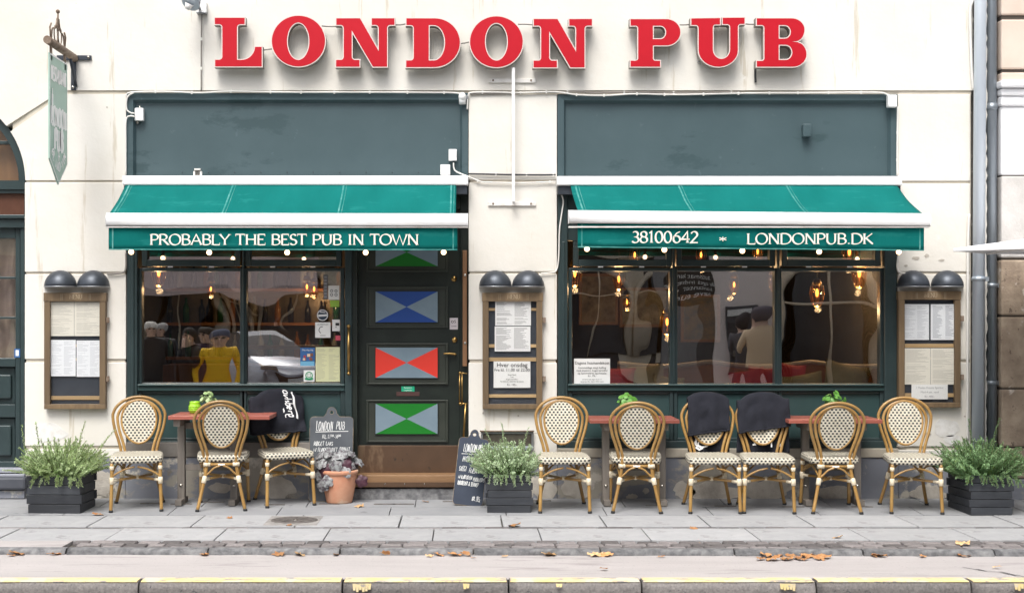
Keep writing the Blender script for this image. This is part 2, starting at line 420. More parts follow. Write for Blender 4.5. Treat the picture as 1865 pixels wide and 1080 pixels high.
def slab_me(name, w, d, h=.06, br=.004):
    q = MB(); q.box(-w/2, w/2, -d/2, d/2, -h, 0); return q
def piece(parent, proto, x, y, z, rz=0, sx=1, sy=1):
    c = proto.copy(); COL.objects.link(c); c.parent = parent
    KIDS.setdefault(parent.name, []).append(c)
    c.location = (x, y, z); c.rotation_euler = (0, 0, rz); c.scale = (sx, sy, 1); return c
random.seed(3)
s1 = slab_me('a', .80, .642).build('paving_slab', M['slab'], side, bevel=.004, local=True); s1.location = (-6.6, -1.248, 0)
for k in range(1, 17): piece(side, s1, -6.6 + .812*k, -1.248, random.uniform(-.002,.002), random.uniform(-.002,.002))
s2 = slab_me('a', .792, .60).build('paving_slab', M['slab'], side, bevel=.004, local=True); s2.location = (-6.45, -1.985, 0)
for k in range(1, 17): piece(side, s2, -6.45 + .80*k + .22, -1.985, random.uniform(-.002,.002), random.uniform(-.002,.002))
st = MB().box(-.075, .075, -.047, .047, -.06, 0).build('sett', M['sett'], side, bevel=.012, local=True); st.location = (-6.6, -1.627, -.004)
x = -6.6
while x < 6.6:
    w = random.uniform(.12, .30); x += w/2 + .084; piece(side, st, x, -1.627 + random.uniform(-.008,.008), random.uniform(-.010,-.001), random.uniform(-.03,.03), w/.15, .85); x += w/2 - .076
for row in range(3):                # the setts along the kerb; on the far left they are paved over
    x = -2.85 + row*.06
    while x < 6.6:
        w = random.uniform(.11, .17); x += w/2 + .005
        piece(side, st, x, -2.346 - row*.121 - .006*x + random.uniform(-.007,.007), random.uniform(-.007,.0), random.uniform(-.04,.04), w/.15, 1.12); x += w/2 + .006
q = MB(); q.box(-9, -2.86, -2.625, -2.292, -.05, -.003); q.build('asphalt_patch', M['asphalt'], side)
# kerb stones
def stone_bm(w, d, h, amp, seed, mb=None):
    """a rough hewn long stone, its front and top edge uneven"""
    mb = mb or MB(); n = max(6, int(w/.07)); prof = [(d/2, -h), (-d/2 + .004, -h), (-d/2, -h*.62), (-d/2, -h*.3), (-d/2 + .012, -.012), (-d/2 + .03, 0), (d/2, 0)]
    base = len(mb.v)
    for i in range(n+1):
        xx = -w/2 + w*i/n
        for j, (yy, zz) in enumerate(prof):
            k = amp if j in (1,2,3,4) else amp*.25
            mb.v.append(Vector((xx, yy + k*mnoise.noise((xx*9 + seed, j*3.1, seed)), zz + (0 if j == 0 else .3*k*mnoise.noise((xx*7, j*5.7, seed + 4))))))
    m = len(prof)
    for i in range(n):
        for j in range(m-1):
            a = base + i*m + j; mb.f.append([a, a+m, a+m+1, a+1][::-1]); mb.m.append(0); mb.sm.append(True)
    mb.f.append([base+j for j in range(m)]); mb.m.append(0); mb.sm.append(False)
    mb.f.append([base+n*m+j for j in range(m)][::-1]); mb.m.append(0); mb.sm.append(False)
    return mb
ke = [-420, -120, 128, 384, 622, 862, 1090, 1330, 1560, 1795, 2060, 2300]
for i in range(len(ke)-1):
    x0, x1 = X(ke[i], -2.6), X(ke[i+1], -2.6)
    o = stone_bm(x1 - x0 - .012, .10, .12, .020, i*3.3).build('kerb_stone', M['granite'], side, local=True)
    o.location = ((x0+x1)/2, -2.70 - .011*(x0+x1)/2, .0); o.rotation_euler = (0, 0, -.011)
# cycle path, one step lower
b = MB(); b.add([(-60,-3.64,-.050),(60,-3.64,-.050),(60,-2.55,-.036),(-60,-2.55,-.036)], [(0,1,2,3)])
cyc = setp(b.build('cycle_path', M['asphalt'], origin=(0,-3.1,-.043)), kind='structure')
q = MB(); pth = [(3.33,-3.22),(3.40,-3.30),(3.44,-3.36),(3.52,-3.40),(3.58,-3.52),(3.62,-3.60)]
for i in range(len(pth)-1):
    (xa, ya), (xb, yb) = pth[i], pth[i+1]; w = .006 + .004*(i % 2)
    q.add([(xa-w,ya,-.040),(xa+w,ya,-.040),(xb+w,yb,-.044),(xb-w,yb,-.044)], [(0,1,2,3)])
q.build('crack', M['road'], cyc)
rk = structure('roadside_kerb')
re_ = [-420, -110, 254, 624, 926, 1168, 1485, 1767, 2080, 2400]
for i in range(len(re_)-1):
    x0, x1 = X(re_[i], -3.74), X(re_[i+1], -3.74)
    o = stone_bm(x1 - x0 - .012, .15, .16, .008, i*5.1 + 40).build('kerb_stone', M['granite_warm'], rk, local=True)
    o.location = ((x0+x1)/2, -3.695, -.045)
    # yellow paint along the top with a few drips down the face
    q = MB(); n = 26; xa, xb = x0 + .012, x1 - .012
    for j in range(n):
        a, c = xa + (xb-xa)*j/n, xa + (xb-xa)*(j+1)/n
        f0 = -3.750 + .006*mnoise.noise((a*5, 1, 7)); f1 = -3.750 + .006*mnoise.noise((c*5, 1, 7))
        q.add([(a,f0,-.0395),(c,f1,-.0395),(c,-3.625,-.0395),(a,-3.625,-.0395)], [(0,1,2,3)])
        q.add([(a,f0-.004,-.046),(c,f1-.004,-.046),(c,f1,-.0395),(a,f0,-.0395)], [(0,1,2,3)])
    q.build('yellow_paint', M['yellow'], rk)
q = MB()
for px, nn in ((662, 6), (1437, 5), (852, 2), (1021, 2), (1858, 3)):
    for k in range(nn):
        x = X(px + (k - nn/2)*5.5, -3.78); L_ = random.uniform(.02, .05) * (1 if nn > 2 else .6)
        q.add([(x-.011,-3.786,-.05),(x+.011,-3.786,-.05),(x+.007,-3.793,-.055-L_),(x-.007,-3.793,-.055-L_)], [(3,2,1,0)])
build_each(q, 'paint_drip', M['yellow'], rk)
# manhole cover set in the pavement
mh = empty('manhole_cover', (X(535,-1.25), -1.25, 0), 'round cast iron manhole cover in its square surround in the pavement slabs', 'manhole cover')
q = MB(); q.box(X(487,-1.25), X(583,-1.25), -1.53, -.985, -.03, .003); q.build('surround', mat('mottled manhole surround', (.20,.19,.18), .8, col2=(.34,.32,.30), nscale=14, bump=.4), mh)
q = MB(); q.lathe([(0,.008),(.03,.008),(.035,.006),(.16,.006),(.165,.009),(.185,.009),(.19,.004)], (X(536,-1.24),-1.24,0), 32); 
for k in range(10):
    a = 2*PI*k/10; q.box(-.004,.004,.05,.155,.006,.0095, M=Matrix.Translation((X(536,-1.24),-1.24,0)) @ Matrix.Rotation(a,4,'Z'))
q.build('lid', M['iron'], mh)
q = MB(); q.ball((X(538,-1.24),-1.24,.008), .02, .02, .004); q.build('lifting_hole', M['steel'], mh)

# ------------------------------------------------------------------ the pub building
pub = empty('pub_building', (0, 0, 0), 'cream rendered pub front with two dark green shop windows and a panelled door', 'building')
GR = .012
def blk(px0, px1, py0, py1, name='render_block', m='plaster', yf=0.0, yb=.3):
    q = MB(); q.box(X(px0), X(px1), yf, yb, Z(py1), Z(py0)); return q.build(name, M[m], pub, bevel=.006)
back = MB()      # grimy recess behind the joints
for (a, c) in ((45, 229.5), (853.5, 1014.5), (1635.5, 1771)): back.box(X(a)+.01, X(c)-.01, .013, .28, Z(900), Z(160))
back.box(X(22), X(104), .019, .28, Z(240), Z(160)); back.box(X(104)-.003, X(1770), .016, .26, Z(172), Z(-760))
back.build('joint_recess', M['groove'], pub)
# upper band with the arch of the next door cut out of it
acx, acy, ar = -117, 330, 163
def arc_pts(a0, a1, n, r=ar): return [(X(acx + r*math.cos(R(a0+(a1-a0)*i/n))), Z(acy - r*math.sin(R(a0+(a1-a0)*i/n)))) for i in range(n+1)]
q = MB()
up = [(X(1771), Z(165)), (X(1771), Z(-300)), (X(-560), Z(-300)), (X(-560), Z(165)), (X(-330), Z(165)), (X(-254), Z(228))]
up += arc_pts(142, 38, 22) + [(X(96), Z(176)), (X(100), Z(165))]
q.prism(up[::-1], 0, .3); q.build('render_band', M['plaster'], pub)
for k in range(4):
    blk(-560, 1771, -305 - k*160 - 155, -305 - k*160, 'render_band')
q = MB()
lb = arc_pts(2, 33.5, 10) + [(X(98), Z(184)), (X(102), Z(172)), (X(229.5), Z(172)), (X(229.5), Z(328.5)), (X(46), Z(328.5))]
q.prism(lb, 0, .3); q.build('render_block', M['plaster'], pub)
for (p0, p1) in ((332.5, 495.5), (499.5, 654), (660, 812), (818, 832)): blk(45, 229.5, p0, p1)
for (p0, p1) in ((172, 328), (333, 495), (499, 655), (661, 790)): blk(853.5, 1014.5, p0, p1)
for (p0, p1) in ((172, 330), (335, 495), (499.5, 655), (660, 813), (819, 833)): blk(1635.5, 1767, p0, p1)
blk(853.5, 1014.5, 832, 838)
blk(870, 1014.5, 790, 832)           # beside the cellar flap
# plinth
for (a, c, t) in ((45, 229.5, 833), (853.5, 1014.5, 838.5), (1635.5, 1767, 833.5)):
    q = MB(); q.box(X(a), X(c), -.012, .3, -.05, Z(t)); q.build('plinth', M['plinth'], pub, bevel=.006)
q = MB(); q.box(X(230), X(640), -.018, .3, -.05, Z(832)); q.build('plinth', M['plinth'], pub, bevel=.006)
q = MB(); q.box(X(1015), X(1635), -.018, .3, -.05, Z(833)); q.build('plinth', M['plinth'], pub, bevel=.006)
q = MB(); q.box(X(1015), X(1635), -.03, .25, Z(832.5), Z(816)); q.build('sill_ledge', mat('worn cream ledge', (.52,.47,.39), .85, col2=(.40,.36,.29), nscale=4, geo=True), pub, bevel=.006)
q = MB(); q.box(X(230), X(640), -.03, .25, Z(831.5), Z(805)); q.build('sill_ledge', mat('dark stained ledge', (.17,.15,.13), .85, col2=(.25,.23,.21), nscale=4, geo=True), pub, bevel=.006)

# fascias above the awnings
def fascia(p0, p1, pt, pb, ip0, ip1, ipt):
    f = empty('fascia_panel', (X((p0+p1)/2), .02, Z(pb))); f.parent = pub; KIDS.setdefault(pub.name, []).append(f)
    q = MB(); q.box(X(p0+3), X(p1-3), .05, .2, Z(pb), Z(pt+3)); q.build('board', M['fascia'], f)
    q = MB()     # mitred moulding with a sloped inner edge
    def mold(a, c, d, e, y0, y1):   # quad strip between outer (a) and inner (c) lines
        q.add([(a[0],y0,a[1]),(c[0],y0,c[1]),(d[0],y1,d[1]),(e[0],y1,e[1])], [(0,1,2,3)])
    o = [(X(p0), Z(pb)), (X(p0), Z(pt)), (X(p1), Z(pt)), (X(p1), Z(pb))]
    i1 = [(X(ip0-4), Z(pb)), (X(ip0-4), Z(ipt-5)), (X(ip1+4), Z(ipt-5)), (X(ip1+4), Z(pb))]
    i2 = [(X(ip0), Z(pb)), (X(ip0), Z(ipt)), (X(ip1), Z(ipt)), (X(ip1), Z(pb))]
    for k in range(3):
        mold(o[k], o[k+1], i1[k+1], i1[k], .0, .006)
        mold(i1[k], i1[k+1], i2[k+1], i2[k], .006, .0495)
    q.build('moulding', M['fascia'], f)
    return f
fascia(230.5, 852.5, 170, 332, 246, 838, 187)
fascia(1015.5, 1634.5, 172, 332, 1031, 1619, 188)
q = MB()
for k in range(11): q.ball((X(330 + k*48), .046, Z(313)), .006, .004, .006, 6, 4)
build_each(q, 'screw', M['dark_metal'], pub)

rp = random.Random(12)
def repair(px, py, rx, rz, m):
    pts = [(X(px) + W(rx)*math.cos(2*PI*i/26)*(1 + .35*mnoise.noise((math.cos(2*PI*i/26)*1.6, math.sin(2*PI*i/26)*1.6, px))), Z(py) + W(rz)*math.sin(2*PI*i/26)*(1 + .45*mnoise.noise((math.cos(2*PI*i/26)*1.6, math.sin(2*PI*i/26)*1.6, px + 5)))) for i in range(26)]
    q = MB(); q.prism(pts, -.003, .002); q.build('plaster_patch', m, pub)
mp = mat('bare white plaster repair', (.78,.77,.75), .9, col2=(.66,.64,.60), nscale=14, lo=.4, hi=.65, geo=True)
md = mat('flaked plaster', (.52,.48,.42), .9, col2=(.42,.38,.33), nscale=20, geo=True)
for a in ((88, 788, 30, 16), (1722, 778, 22, 18), (1735, 800, 14, 9)): repair(*a, mp)
for a in ((1668, 470, 7, 3), (1688, 466, 4, 3), (1715, 474, 5, 2), (1650, 484, 3, 2), (880, 752, 1.6, 1.8), (944, 757, 1.5, 1.6), (1757, 758, 1.8, 1.5), (1641, 812, 9, 2), (195, 196, 1.6, 1.6), (1690, 790, 6, 3)): repair(*a, md)
mk_ = mat('bare stone under the paint', (.44,.40,.35), .9, col2=(.58,.54,.48), nscale=11, bump=.4, geo=True)
def bare(px, py, rx, rz):
    pts = [(X(px) + W(rx)*math.cos(2*PI*i/30)*(1 + .4*mnoise.noise((math.cos(2*PI*i/30)*2, math.sin(2*PI*i/30)*2, px))), max(.02, Z(py) + W(rz)*math.sin(2*PI*i/30)*(1 + .5*mnoise.noise((math.cos(2*PI*i/30)*2, math.sin(2*PI*i/30)*2, px + 5))))) for i in range(30)]
    q = MB(); q.prism(pts, -.0225 if 230 < px < 640 or px > 1015 else -.0165, .002); q.build('bare_patch', mk_, pub)
for a in ((185, 878, 26, 22), (402, 888, 22, 9), (505, 888, 34, 20), (990, 885, 22, 26), (1052, 884, 30, 24), (1150, 905, 10, 7), (1176, 893, 6, 5), (1245, 892, 20, 16), (1300, 896, 46, 18), (1395, 892, 42, 20), (1520, 896, 30, 12), (1690, 898, 34, 14)): bare(*a)

# ------------------------------------------------------------------ shop windows
YG = .10
def shop_window(name, p0, p1, pt, pb, trans):
    """one bay: frame, big pane, little transom light above it"""
    w = empty(name, (X((p0+p1)/2), YG, Z(pb))); w.parent = pub; KIDS.setdefault(pub.name, []).append(w)
    fr = MB(); t = 7
    fr.pbox(p0-t, p0, pt-6, pb+6, .05, YG+.05); fr.pbox(p1, p1+t, pt-6, pb+6, .05, YG+.05)
    fr.pbox(p0, p1, pt-6, pt, .052, YG+.05); fr.pbox(p0, p1, pb, pb+7, .052, YG+.05)
    fr.build('frame', M['green'], w, bevel=.006)
    g = MB(); g.box(X(p0,YG)-.004, X(p1,YG)+.004, YG, YG+.006, Z(pb,YG)-.004, Z(pt,YG)+.004); g.build('pane', M['glass'], w)
    tr = MB(); a, c = trans
    tr.pbox(a-10, a, 448, 485, .04, YG+.04); tr.pbox(c, c+10, 448, 485, .04, YG+.04); tr.pbox(a, c, 473, 485, .042, YG+.04); tr.pbox(a-10, c+10, 438, 448, .04, YG+.04)
    tr.build('transom_frame', M['green'], w, bevel=.006)
    g = MB(); g.box(X(a,YG)-.003, X(c,YG)+.003, YG-.01, YG-.004, Z(473,YG)-.004, Z(448,YG)+.004); g.build('transom_pane', M['glass'], w)
    v = MB()
    for f_ in (.25, .72):
        xx = a + (c-a)*f_; v.box(X(xx-4), X(xx+5), .036, .045, Z(487), Z(484.6))
    build_each(v, 'vent_catch', M['white_metal'], w)
    return w
shop_window('shop_window', 258, 437, 494, 697, (268, 428))
shop_window('shop_window', 449, 620, 494, 697, (456, 612))
shop_window('shop_window', 1042, 1220, 494, 699, (1054, 1214))
shop_window('shop_window', 1234, 1411, 494, 699, (1242, 1402))
shop_window('shop_window', 1424, 1603, 494, 699, (1434, 1594))
def joinery(px0, px1, bays, door_side):
    """posts, sill rail and the panels below one row of windows"""
    q = MB(); q.pbox(px0, bays[0][0]-8, 332, 816, .0, .2); q.pbox(bays[-1][1]+8, px1, 332, 816, .0, .2)
    q.pbox(px0+8, px0+13, 440, 812, -.012, .0); 
    build_each(q, 'pilaster', M['green'], pub, bevel=.008)
    q = MB(); q.pbox(px0+18, px1-18, 332, 438, .035, .2); q.build('head_board', M['green'], pub)
    q = MB()
    for i in range(len(bays)-1): 
        a, c = bays[i][1]+7, bays[i+1][0]-7
        q.pbox(a-1, c+1, 440, 704, .03, .2); q.pbox((a+c)/2-2, (a+c)/2+2, 440, 704, .018, .03)
    build_each(q, 'mullion', M['green'], pub, bevel=.005)
    q = MB(); q.pbox(bays[0][0]-8, bays[-1][1]+8, 703, 712, .012, .22); q.pbox(bays[0][0]-8, bays[-1][1]+8, 699.5, 703, -.01, .22)
    build_each(q, 'sill_rail', M['green_lower'], pub, bevel=.006)
    for (a, c) in bays:
        p = MB(); p.pbox(a, c, 717, 797, .06, .2); o = p.build('lower_panel', M['green_lower'], pub)
        f = MB(); f.pbox(a-9, a, 712, 803, .035, .2); f.pbox(c, c+9, 712, 803, .035, .2); f.pbox(a, c, 712, 717, .037, .2); f.pbox(a, c, 797, 803, .037, .2)
        f.build('panel_frame', M['green'], o, bevel=.006)
    q = MB(); q.pbox(px0+1, px1-1, 803, 817, -.004, .2); q.build('base_rail', M['green'], pub, bevel=.006)
joinery(231, 641, [(258, 437), (449, 620)], 1)
joinery(1016, 1634, [(1042, 1220), (1234, 1411), (1424, 1603)], 0)

# ------------------------------------------------------------------ the door
YD = .12
door = empty('door', (X(740), YD, Z(865))); door.parent = pub; KIDS.setdefault(pub.name, []).append(door)
q = MB(); q.pbox(650, 838, 380, 864, YD, YD+.05); q.build('leaf', M['black_green'], door, bevel=.004)
grn, blu, rd = mat('green gloss paint', (.004,.17,.012), .4), mat('blue gloss paint', (.012,.06,.27), .4), mat('red gloss paint', (.72,.045,.028), .4)
gry = mat('blue grey gloss paint', (.17,.235,.285), .4, col2=(.20,.27,.32), nscale=4, geo=True)
for (t, bt, c, side_) in ((432, 495, grn, 0), (522, 597, blu, 0), (625, 700, rd, 1), (728, 805, grn, 0)):
    y0 = YD - .018
    p = MB(); p.pbox(671, 812, t+3, bt-3, y0 + .006, YD)
    p.pbox(667, 671, t, bt, y0-.006, YD); p.pbox(812, 816, t, bt, y0-.006, YD); p.pbox(671, 812, t, t+3, y0-.0062, YD); p.pbox(671, 812, bt-3, bt, y0-.0062, YD)
    po = p.build('panel', M['door_panel'], door, bevel=.003)
    a, e = (684, 797); tt, bb = {432:(434,485), 522:(531,587), 625:(633,688), 728:(735,790)}[t]
    yp = y0 - .012
    k = MB(); k.pbox(a-1, e+1, tt-1, bb+1, yp + .0022, y0 + .006)
    x0, x1, z0, z1 = X(a,yp), X(e,yp), Z(bb,yp), Z(tt,yp); xm, zm = (x0+x1)/2, (z0+z1)/2
    k.add([(x0,yp,z0),(x1,yp,z0),(x1,yp,z1),(x0,yp,z1),(xm,yp,zm)], [(0,1,4)], 1 if not side_ else 2)
    k.add([(x1,yp,z1),(x0,yp,z1),(xm,yp,zm)], [(0,1,2)], 1 if not side_ else 2)
    k.add([(x1,yp,z0),(x1,yp,z1),(xm,yp,zm)], [(0,1,2)], 2 if not side_ else 1)
    k.add([(x0,yp,z1),(x0,yp,z0),(xm,yp,zm)], [(0,1,2)], 2 if not side_ else 1)
    pp = k.build('painted_panel', [M['black_green'], c, gry], door)
    pp['label'] = {432:'green and grey painted panel at the top', 522:'blue and grey painted panel', 625:'red and grey painted panel', 728:'green and grey painted panel at the bottom'}[t]
q = MB(); q.pbox(651, 837, 811, 863, YD-.012, YD); q.build('kick_plate', M['copper'], door, bevel=.003)
q = MB(); zc = Z(645, YD-.04); q.tube(smooth_path([(X(808,YD),YD-.045,zc+.005),(X(818,YD),YD-.05,zc+.006),(X(830,YD),YD-.045,zc)],5), [.008]*5+[.010]*5+[.011], 10); q.cyl((X(829,YD),YD-.045,zc),(X(829,YD),YD,zc),.011)
q.build('lever_handle', M['brass'], door)
for (px, py) in ((827, 508), (828, 619)):
    q = MB(); Mr = Matrix.Rotation(R(90),4,'X'); q.lathe([(0,.016),(.009,.016),(.012,.012),(.022,.012),(.026,.004),(.026,0)], (X(px,YD),YD,Z(py,YD)), 20, M=Mr); q.build('lock', M['brass'], door)
q = MB(); q.pbox(819, 834, 579, 600, YD-.004, YD); so = q.build('alarm_sticker', mat('pale sticker', (.66,.60,.62), .5), door, bevel=.0015)
q = MB(); q.pbox(731, 755, 703, 713, YD-.006, YD); q.build('door_sign', mat('green sign', (.01,.38,.20), .4), door, bevel=.0025)
q = MB(); q.pbox(722, 764, 713.5, 721, YD-.004, YD); q.build('letter_slot', mat('tarnished letter slot', (.10,.05,.045), .5, .4), door, bevel=.001)
# frame around the door, with its brass pull and the timber jamb on the right
q = MB(); q.pbox(641, 651, 332, 866, .02, .22); q.pbox(838, 853, 332, 866, YD-.02, .25); q.pbox(651, 838, 332, 380, .05, .25)
build_each(q, 'door_frame', M['black_green'], pub, bevel=.004)
q = MB(); q.pbox(842.5, 850.5, 456, 667, .02, YD-.021); jb = q.build('jamb_post', M['timber_warm'], pub, bevel=.004)
q = MB()
for py in (501, 625): q.lathe([(0,.006),(.010,.005),(.013,0)], (X(847),.019,Z(py)), 12, M=Matrix.Rotation(R(90),4,'X'))
build_each(q, 'bolt', M['steel'], jb)
q = MB(); q.cyl((X(635,-.05),-.05,Z(594,-.05)),(X(635,-.05),-.05,Z(680,-.05)),.013,14)
for py in (594, 680): q.ball((X(635,-.05),-.05,Z(py,-.05)),.017); q.cyl((X(635,-.05),-.05,Z(py+ (4 if py<600 else -4),-.05)),(X(635,-.05),.0,Z(py+(4 if py<600 else -4),-.05)),.009)
q.build('pull_bar', M['brass'], pub)
q = MB()
for px in (837, 841.5): q.cyl((X(px,.03),.03,Z(679,.03)),(X(px,.03),.03,Z(735,.03)),.0055,10)
q.ball((X(838.5,.02),.02,Z(735,.02)),.016); q.ball((X(838,.03),.03,Z(679,.03)),.014); q.cyl((X(838,.03),.03,Z(679,.03)),(X(851,.03),.03,Z(680,.03)),.006); q.cyl((X(838,.03),.03,Z(735,.03)),(X(851,.03),.03,Z(735,.03)),.008)
q.cyl((X(848,.03),.03,Z(735,.03)),(X(844,.03),.03,Z(800,.03)),.009,10)
q.build('brass_hinge', M['brass'], pub)
q = MB(); q.pbox(641, 853, 865, 887, -.10, .20); ds = q.build('doorstep', M['step_wood'], pub, bevel=.006)
q = MB(); q.pbox(642, 852, 878, 886.5, -.106, -.10); q.build('nosing', M['copper'], ds)
q = MB(); 
for k in range(4): q.ball((X(665 + k*36,-.11),-.106,Z(881,-.11)),.006,.005,.006,8,5)
build_each(q, 'screw', M['steel'], ds)
q = MB(); q.box(X(641), X(853), -.085, .3, -.05, Z(887)-.002); q.build('doorstep_stone', M['granite'], pub, bevel=.008)
# cellar flap in the middle pier
cf = empty('cellar_flap', (X(924), -.03, Z(838))); cf.parent = pub; KIDS.setdefault(pub.name, []).append(cf)
q = MB(); q.pbox(880, 968, 790, 812, -.02, .05); q.build('flap', mat('scratched metal flap', (.21,.19,.16), .35, .7, col2=(.12,.10,.085), nscale=9, geo=True), cf, bevel=.003)
q = MB(); q.pbox(876, 880, 786, 814, -.03, .05); q.pbox(968, 972, 786, 814, -.03, .05); q.pbox(880, 968, 786, 790, -.031, .05); q.build('frame', M['grey_metal'], cf, bevel=.003)
q = MB(); q.pbox(878, 971, 813, 819, -.05, .05); q.build('shelf', M['zinc'], cf, bevel=.003)
q = MB(); q.cyl((X(874,-.04),-.04,Z(785,-.04)),(X(973,-.04),-.04,Z(785,-.04)),.007,8); q.build('hinge_bar', M['rust'], cf)
blk(853.5, 870, 790, 832)

# ------------------------------------------------------------------ arched door on the left (same building)
ad = empty('arched_door', (X(-117), .15, 0), ); ad.parent = pub; KIDS.setdefault(pub.name, []).append(ad)
YA = .05
def arc_band(mb, r0, r1, y0, y1, a0=0, a1=180, n=36):
    for i in range(n):
        t0, t1 = R(a0+(a1-a0)*i/n), R(a0+(a1-a0)*(i+1)/n)
        c = [(X(acx+r*math.cos(t)), Z(acy-r*math.sin(t))) for (r,t) in ((r1,t0),(r1,t1),(r0,t1),(r0,t0))]
        vs = [(p[0],y0,p[1]) for p in c] + [(p[0],y1,p[1]) for p in c]
        mb.add(vs, [(0,1,2,3)[::-1],(7,6,5,4)[::-1],(0,4,5,1)[::-1],(2,6,7,3)[::-1]], 0)
q = MB(); arc_band(q, 148, 162, YA, .25); q.pbox(-280, 45, 329, 345, YA-.02, .25); q.pbox(-280, 45, 345, 352, YA, .25); q.build('arch_frame', M['green'], ad)
q = MB(); arc_band(q, 152, 154, .06, .24, 0, 180); 
q.add([(X(acx),.14,Z(330))] + [(X(acx+149*math.cos(R(a))),.14,Z(acy-149*math.sin(R(a)))) for a in range(0,181,6)], [[0]+list(range(31,0,-1))]); q.build('fanlight_pane', M['glass'], ad)
q = MB(); q.pbox(-262, 33, 257, 263, .10, .16); q.pbox(-119, -113, 182, 329, .10, .16); build_each(q, 'glazing_bar', M['green'], ad, bevel=.003)
q = MB(); q.pbox(-270, 44, 352, 392, .09, .2); q.build('pane_stand_in', mat('brown glossy board', (.09,.04,.028), .2, col2=(.13,.06,.04), nscale=4, geo=True), ad)  # opaque brown board in place of glass with a reflection
q = MB(); q.pbox(-280, 45, 391, 398, YA-.05, .2); q.pbox(-280, 45, 398, 415, YA-.02, .2); build_each(q, 'transom_rail', M['green'], ad, bevel=.006)
q = MB(); q.pbox(37, 45, 415, 852, YA, .25); q.pbox(-280, -271, 415, 852, YA, .25); build_each(q, 'jamb', M['green'], ad, bevel=.006)
q = MB()
q.pbox(28, 37, 415, 850, .08, .2); q.pbox(-270, 28, 415, 434, .08, .2); q.pbox(-270, 28, 652, 668, .078, .2); q.pbox(-270, 28, 840, 852, .08, .2); q.pbox(-270, 28, 736, 760, .08, .2); q.pbox(-122, -110, 434, 840, .081, .2)
build_each(q, 'leaf_frame', M['green'], ad, bevel=.006)
for (a, c) in ((-268, -122), (-110, 28)):
    q = MB(); q.box(X(a), X(c), .12, .126, Z(653), Z(433)); q.build('pane', M['glass'], ad)
    for (t, e) in ((668, 736), (760, 840)):
        q = MB(); q.pbox(a, c, t, e, .13, .2); q.pbox(a+10, c-8, t+14, e-10, .10, .13); q.build('panel', M['green'], ad, bevel=.012)
q = MB(); q.pbox(-270, 28, 504, 508, .10, .15); q.pbox(-270, 28, 577, 581, .10, .15); build_each(q, 'glazing_bar', M['green'], ad, bevel=.003)
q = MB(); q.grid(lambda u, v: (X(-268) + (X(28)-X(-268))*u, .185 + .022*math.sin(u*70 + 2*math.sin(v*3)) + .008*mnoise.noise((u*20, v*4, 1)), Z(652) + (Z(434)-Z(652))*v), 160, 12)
q.build('reflection_sheet', mat('beige brown curtain', (.60,.45,.34), .9, col2=(.40,.30,.28), nscale=3, stretch=(1,1,2.5), geo=True), ad)  # added sheet; its beige folds stand in for reflections in the panes
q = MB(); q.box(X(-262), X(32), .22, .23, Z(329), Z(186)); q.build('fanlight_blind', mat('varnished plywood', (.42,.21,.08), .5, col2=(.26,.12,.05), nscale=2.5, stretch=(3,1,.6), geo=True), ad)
q = MB(); q.pbox(26, 36.5, 635, 651, .076, .0795); q.build('sticker', M['tag_blue'], ad)
q = MB(); q.pbox(28.5, 34, 637.5, 648, .0745, .0758); q.build('sticker_print', M['paper'], ad)
q = MB(); q.pbox(-280, 44, 853, 861, -.03, .2); q.pbox(-280, 44, 863, 868, -.05, .2); build_each(q, 'sill', mat('grey door sill', (.30,.31,.35), .6, geo=True), ad, bevel=.006)
q = MB(); q.pbox(-280, 46, 869, 892, -.10, .2); q.build('step', mat('dark stone step', (.055,.06,.075), .6, col2=(.085,.09,.105), nscale=5, geo=True), ad, bevel=.02)
q = MB(); q.pbox(-280, 44, 893, 907, -.06, .2); q.build('step_base', M['plinth'], ad)

# body of the building behind its front
q = MB()
q.box(X(-560), X(-282), .0, .3, -.05, Z(165)); q.build('side_wall', M['plaster'], pub)
q = MB(); q.box(X(-560), X(1771), .30, 7.0, Z(330), Z(-945)); q.box(X(-560), X(1771), 6.6, 7, -.05, Z(330)); q.box(X(-560), X(-555), .3, 6.6, -.05, Z(330)); q.box(X(1767), X(1771), .3, 6.6, -.05, Z(330))
build_each(q, 'rear_body', M['room'], pub)

# ------------------------------------------------------------------ inside the pub
room = structure('pub_interior')
q = MB(); q.box(X(-550), X(1766), .27, 6.6, .2, .3); q.build('floor', M['room_floor'], room)
q = MB(); q.box(X(-550), X(1766), 5.4, 5.5, .3, Z(333)); q.box(X(645), X(655), .3, 5.4, .3, Z(333)); q.box(X(120), X(130), .3, 5.4, .3, Z(333)); q.box(X(990), X(1000), .3, 5.4, .3, Z(333)); q.box(X(1655), X(1665), .3, 5.4, .3, Z(333)); build_each(q, 'inner_wall', M['room'], room)
# ------------------------------------------------------------------ lettering tools
def filled(paths, extrude=0.0, offset=0.0):
    """closed outlines (lists of 2D points; holes included) -> mesh verts/faces in the xy plane"""
    cu = bpy.data.curves.new('tmp', 'CURVE'); cu.dimensions = '2D'; cu.fill_mode = 'BOTH'; cu.extrude = extrude; cu.offset = offset
    for p in paths:
        sp = cu.splines.new('POLY'); sp.points.add(len(p)-1)
        for k, (x, y) in enumerate(p): sp.points[k].co = (x, y, 0, 1)
        sp.use_cyclic_u = True
    return curve_mesh(cu)
def curve_mesh(cu):
    o = bpy.data.objects.new('tmp', cu); COL.objects.link(o)
    dg = bpy.context.evaluated_depsgraph_get(); me = bpy.data.meshes.new_from_object(o.evaluated_get(dg))
    vs = [tuple(v.co) for v in me.vertices]; fs = [tuple(p.vertices) for p in me.polygons]
    bpy.data.objects.remove(o); bpy.data.curves.remove(cu); bpy.data.meshes.remove(me)
    return vs, fs
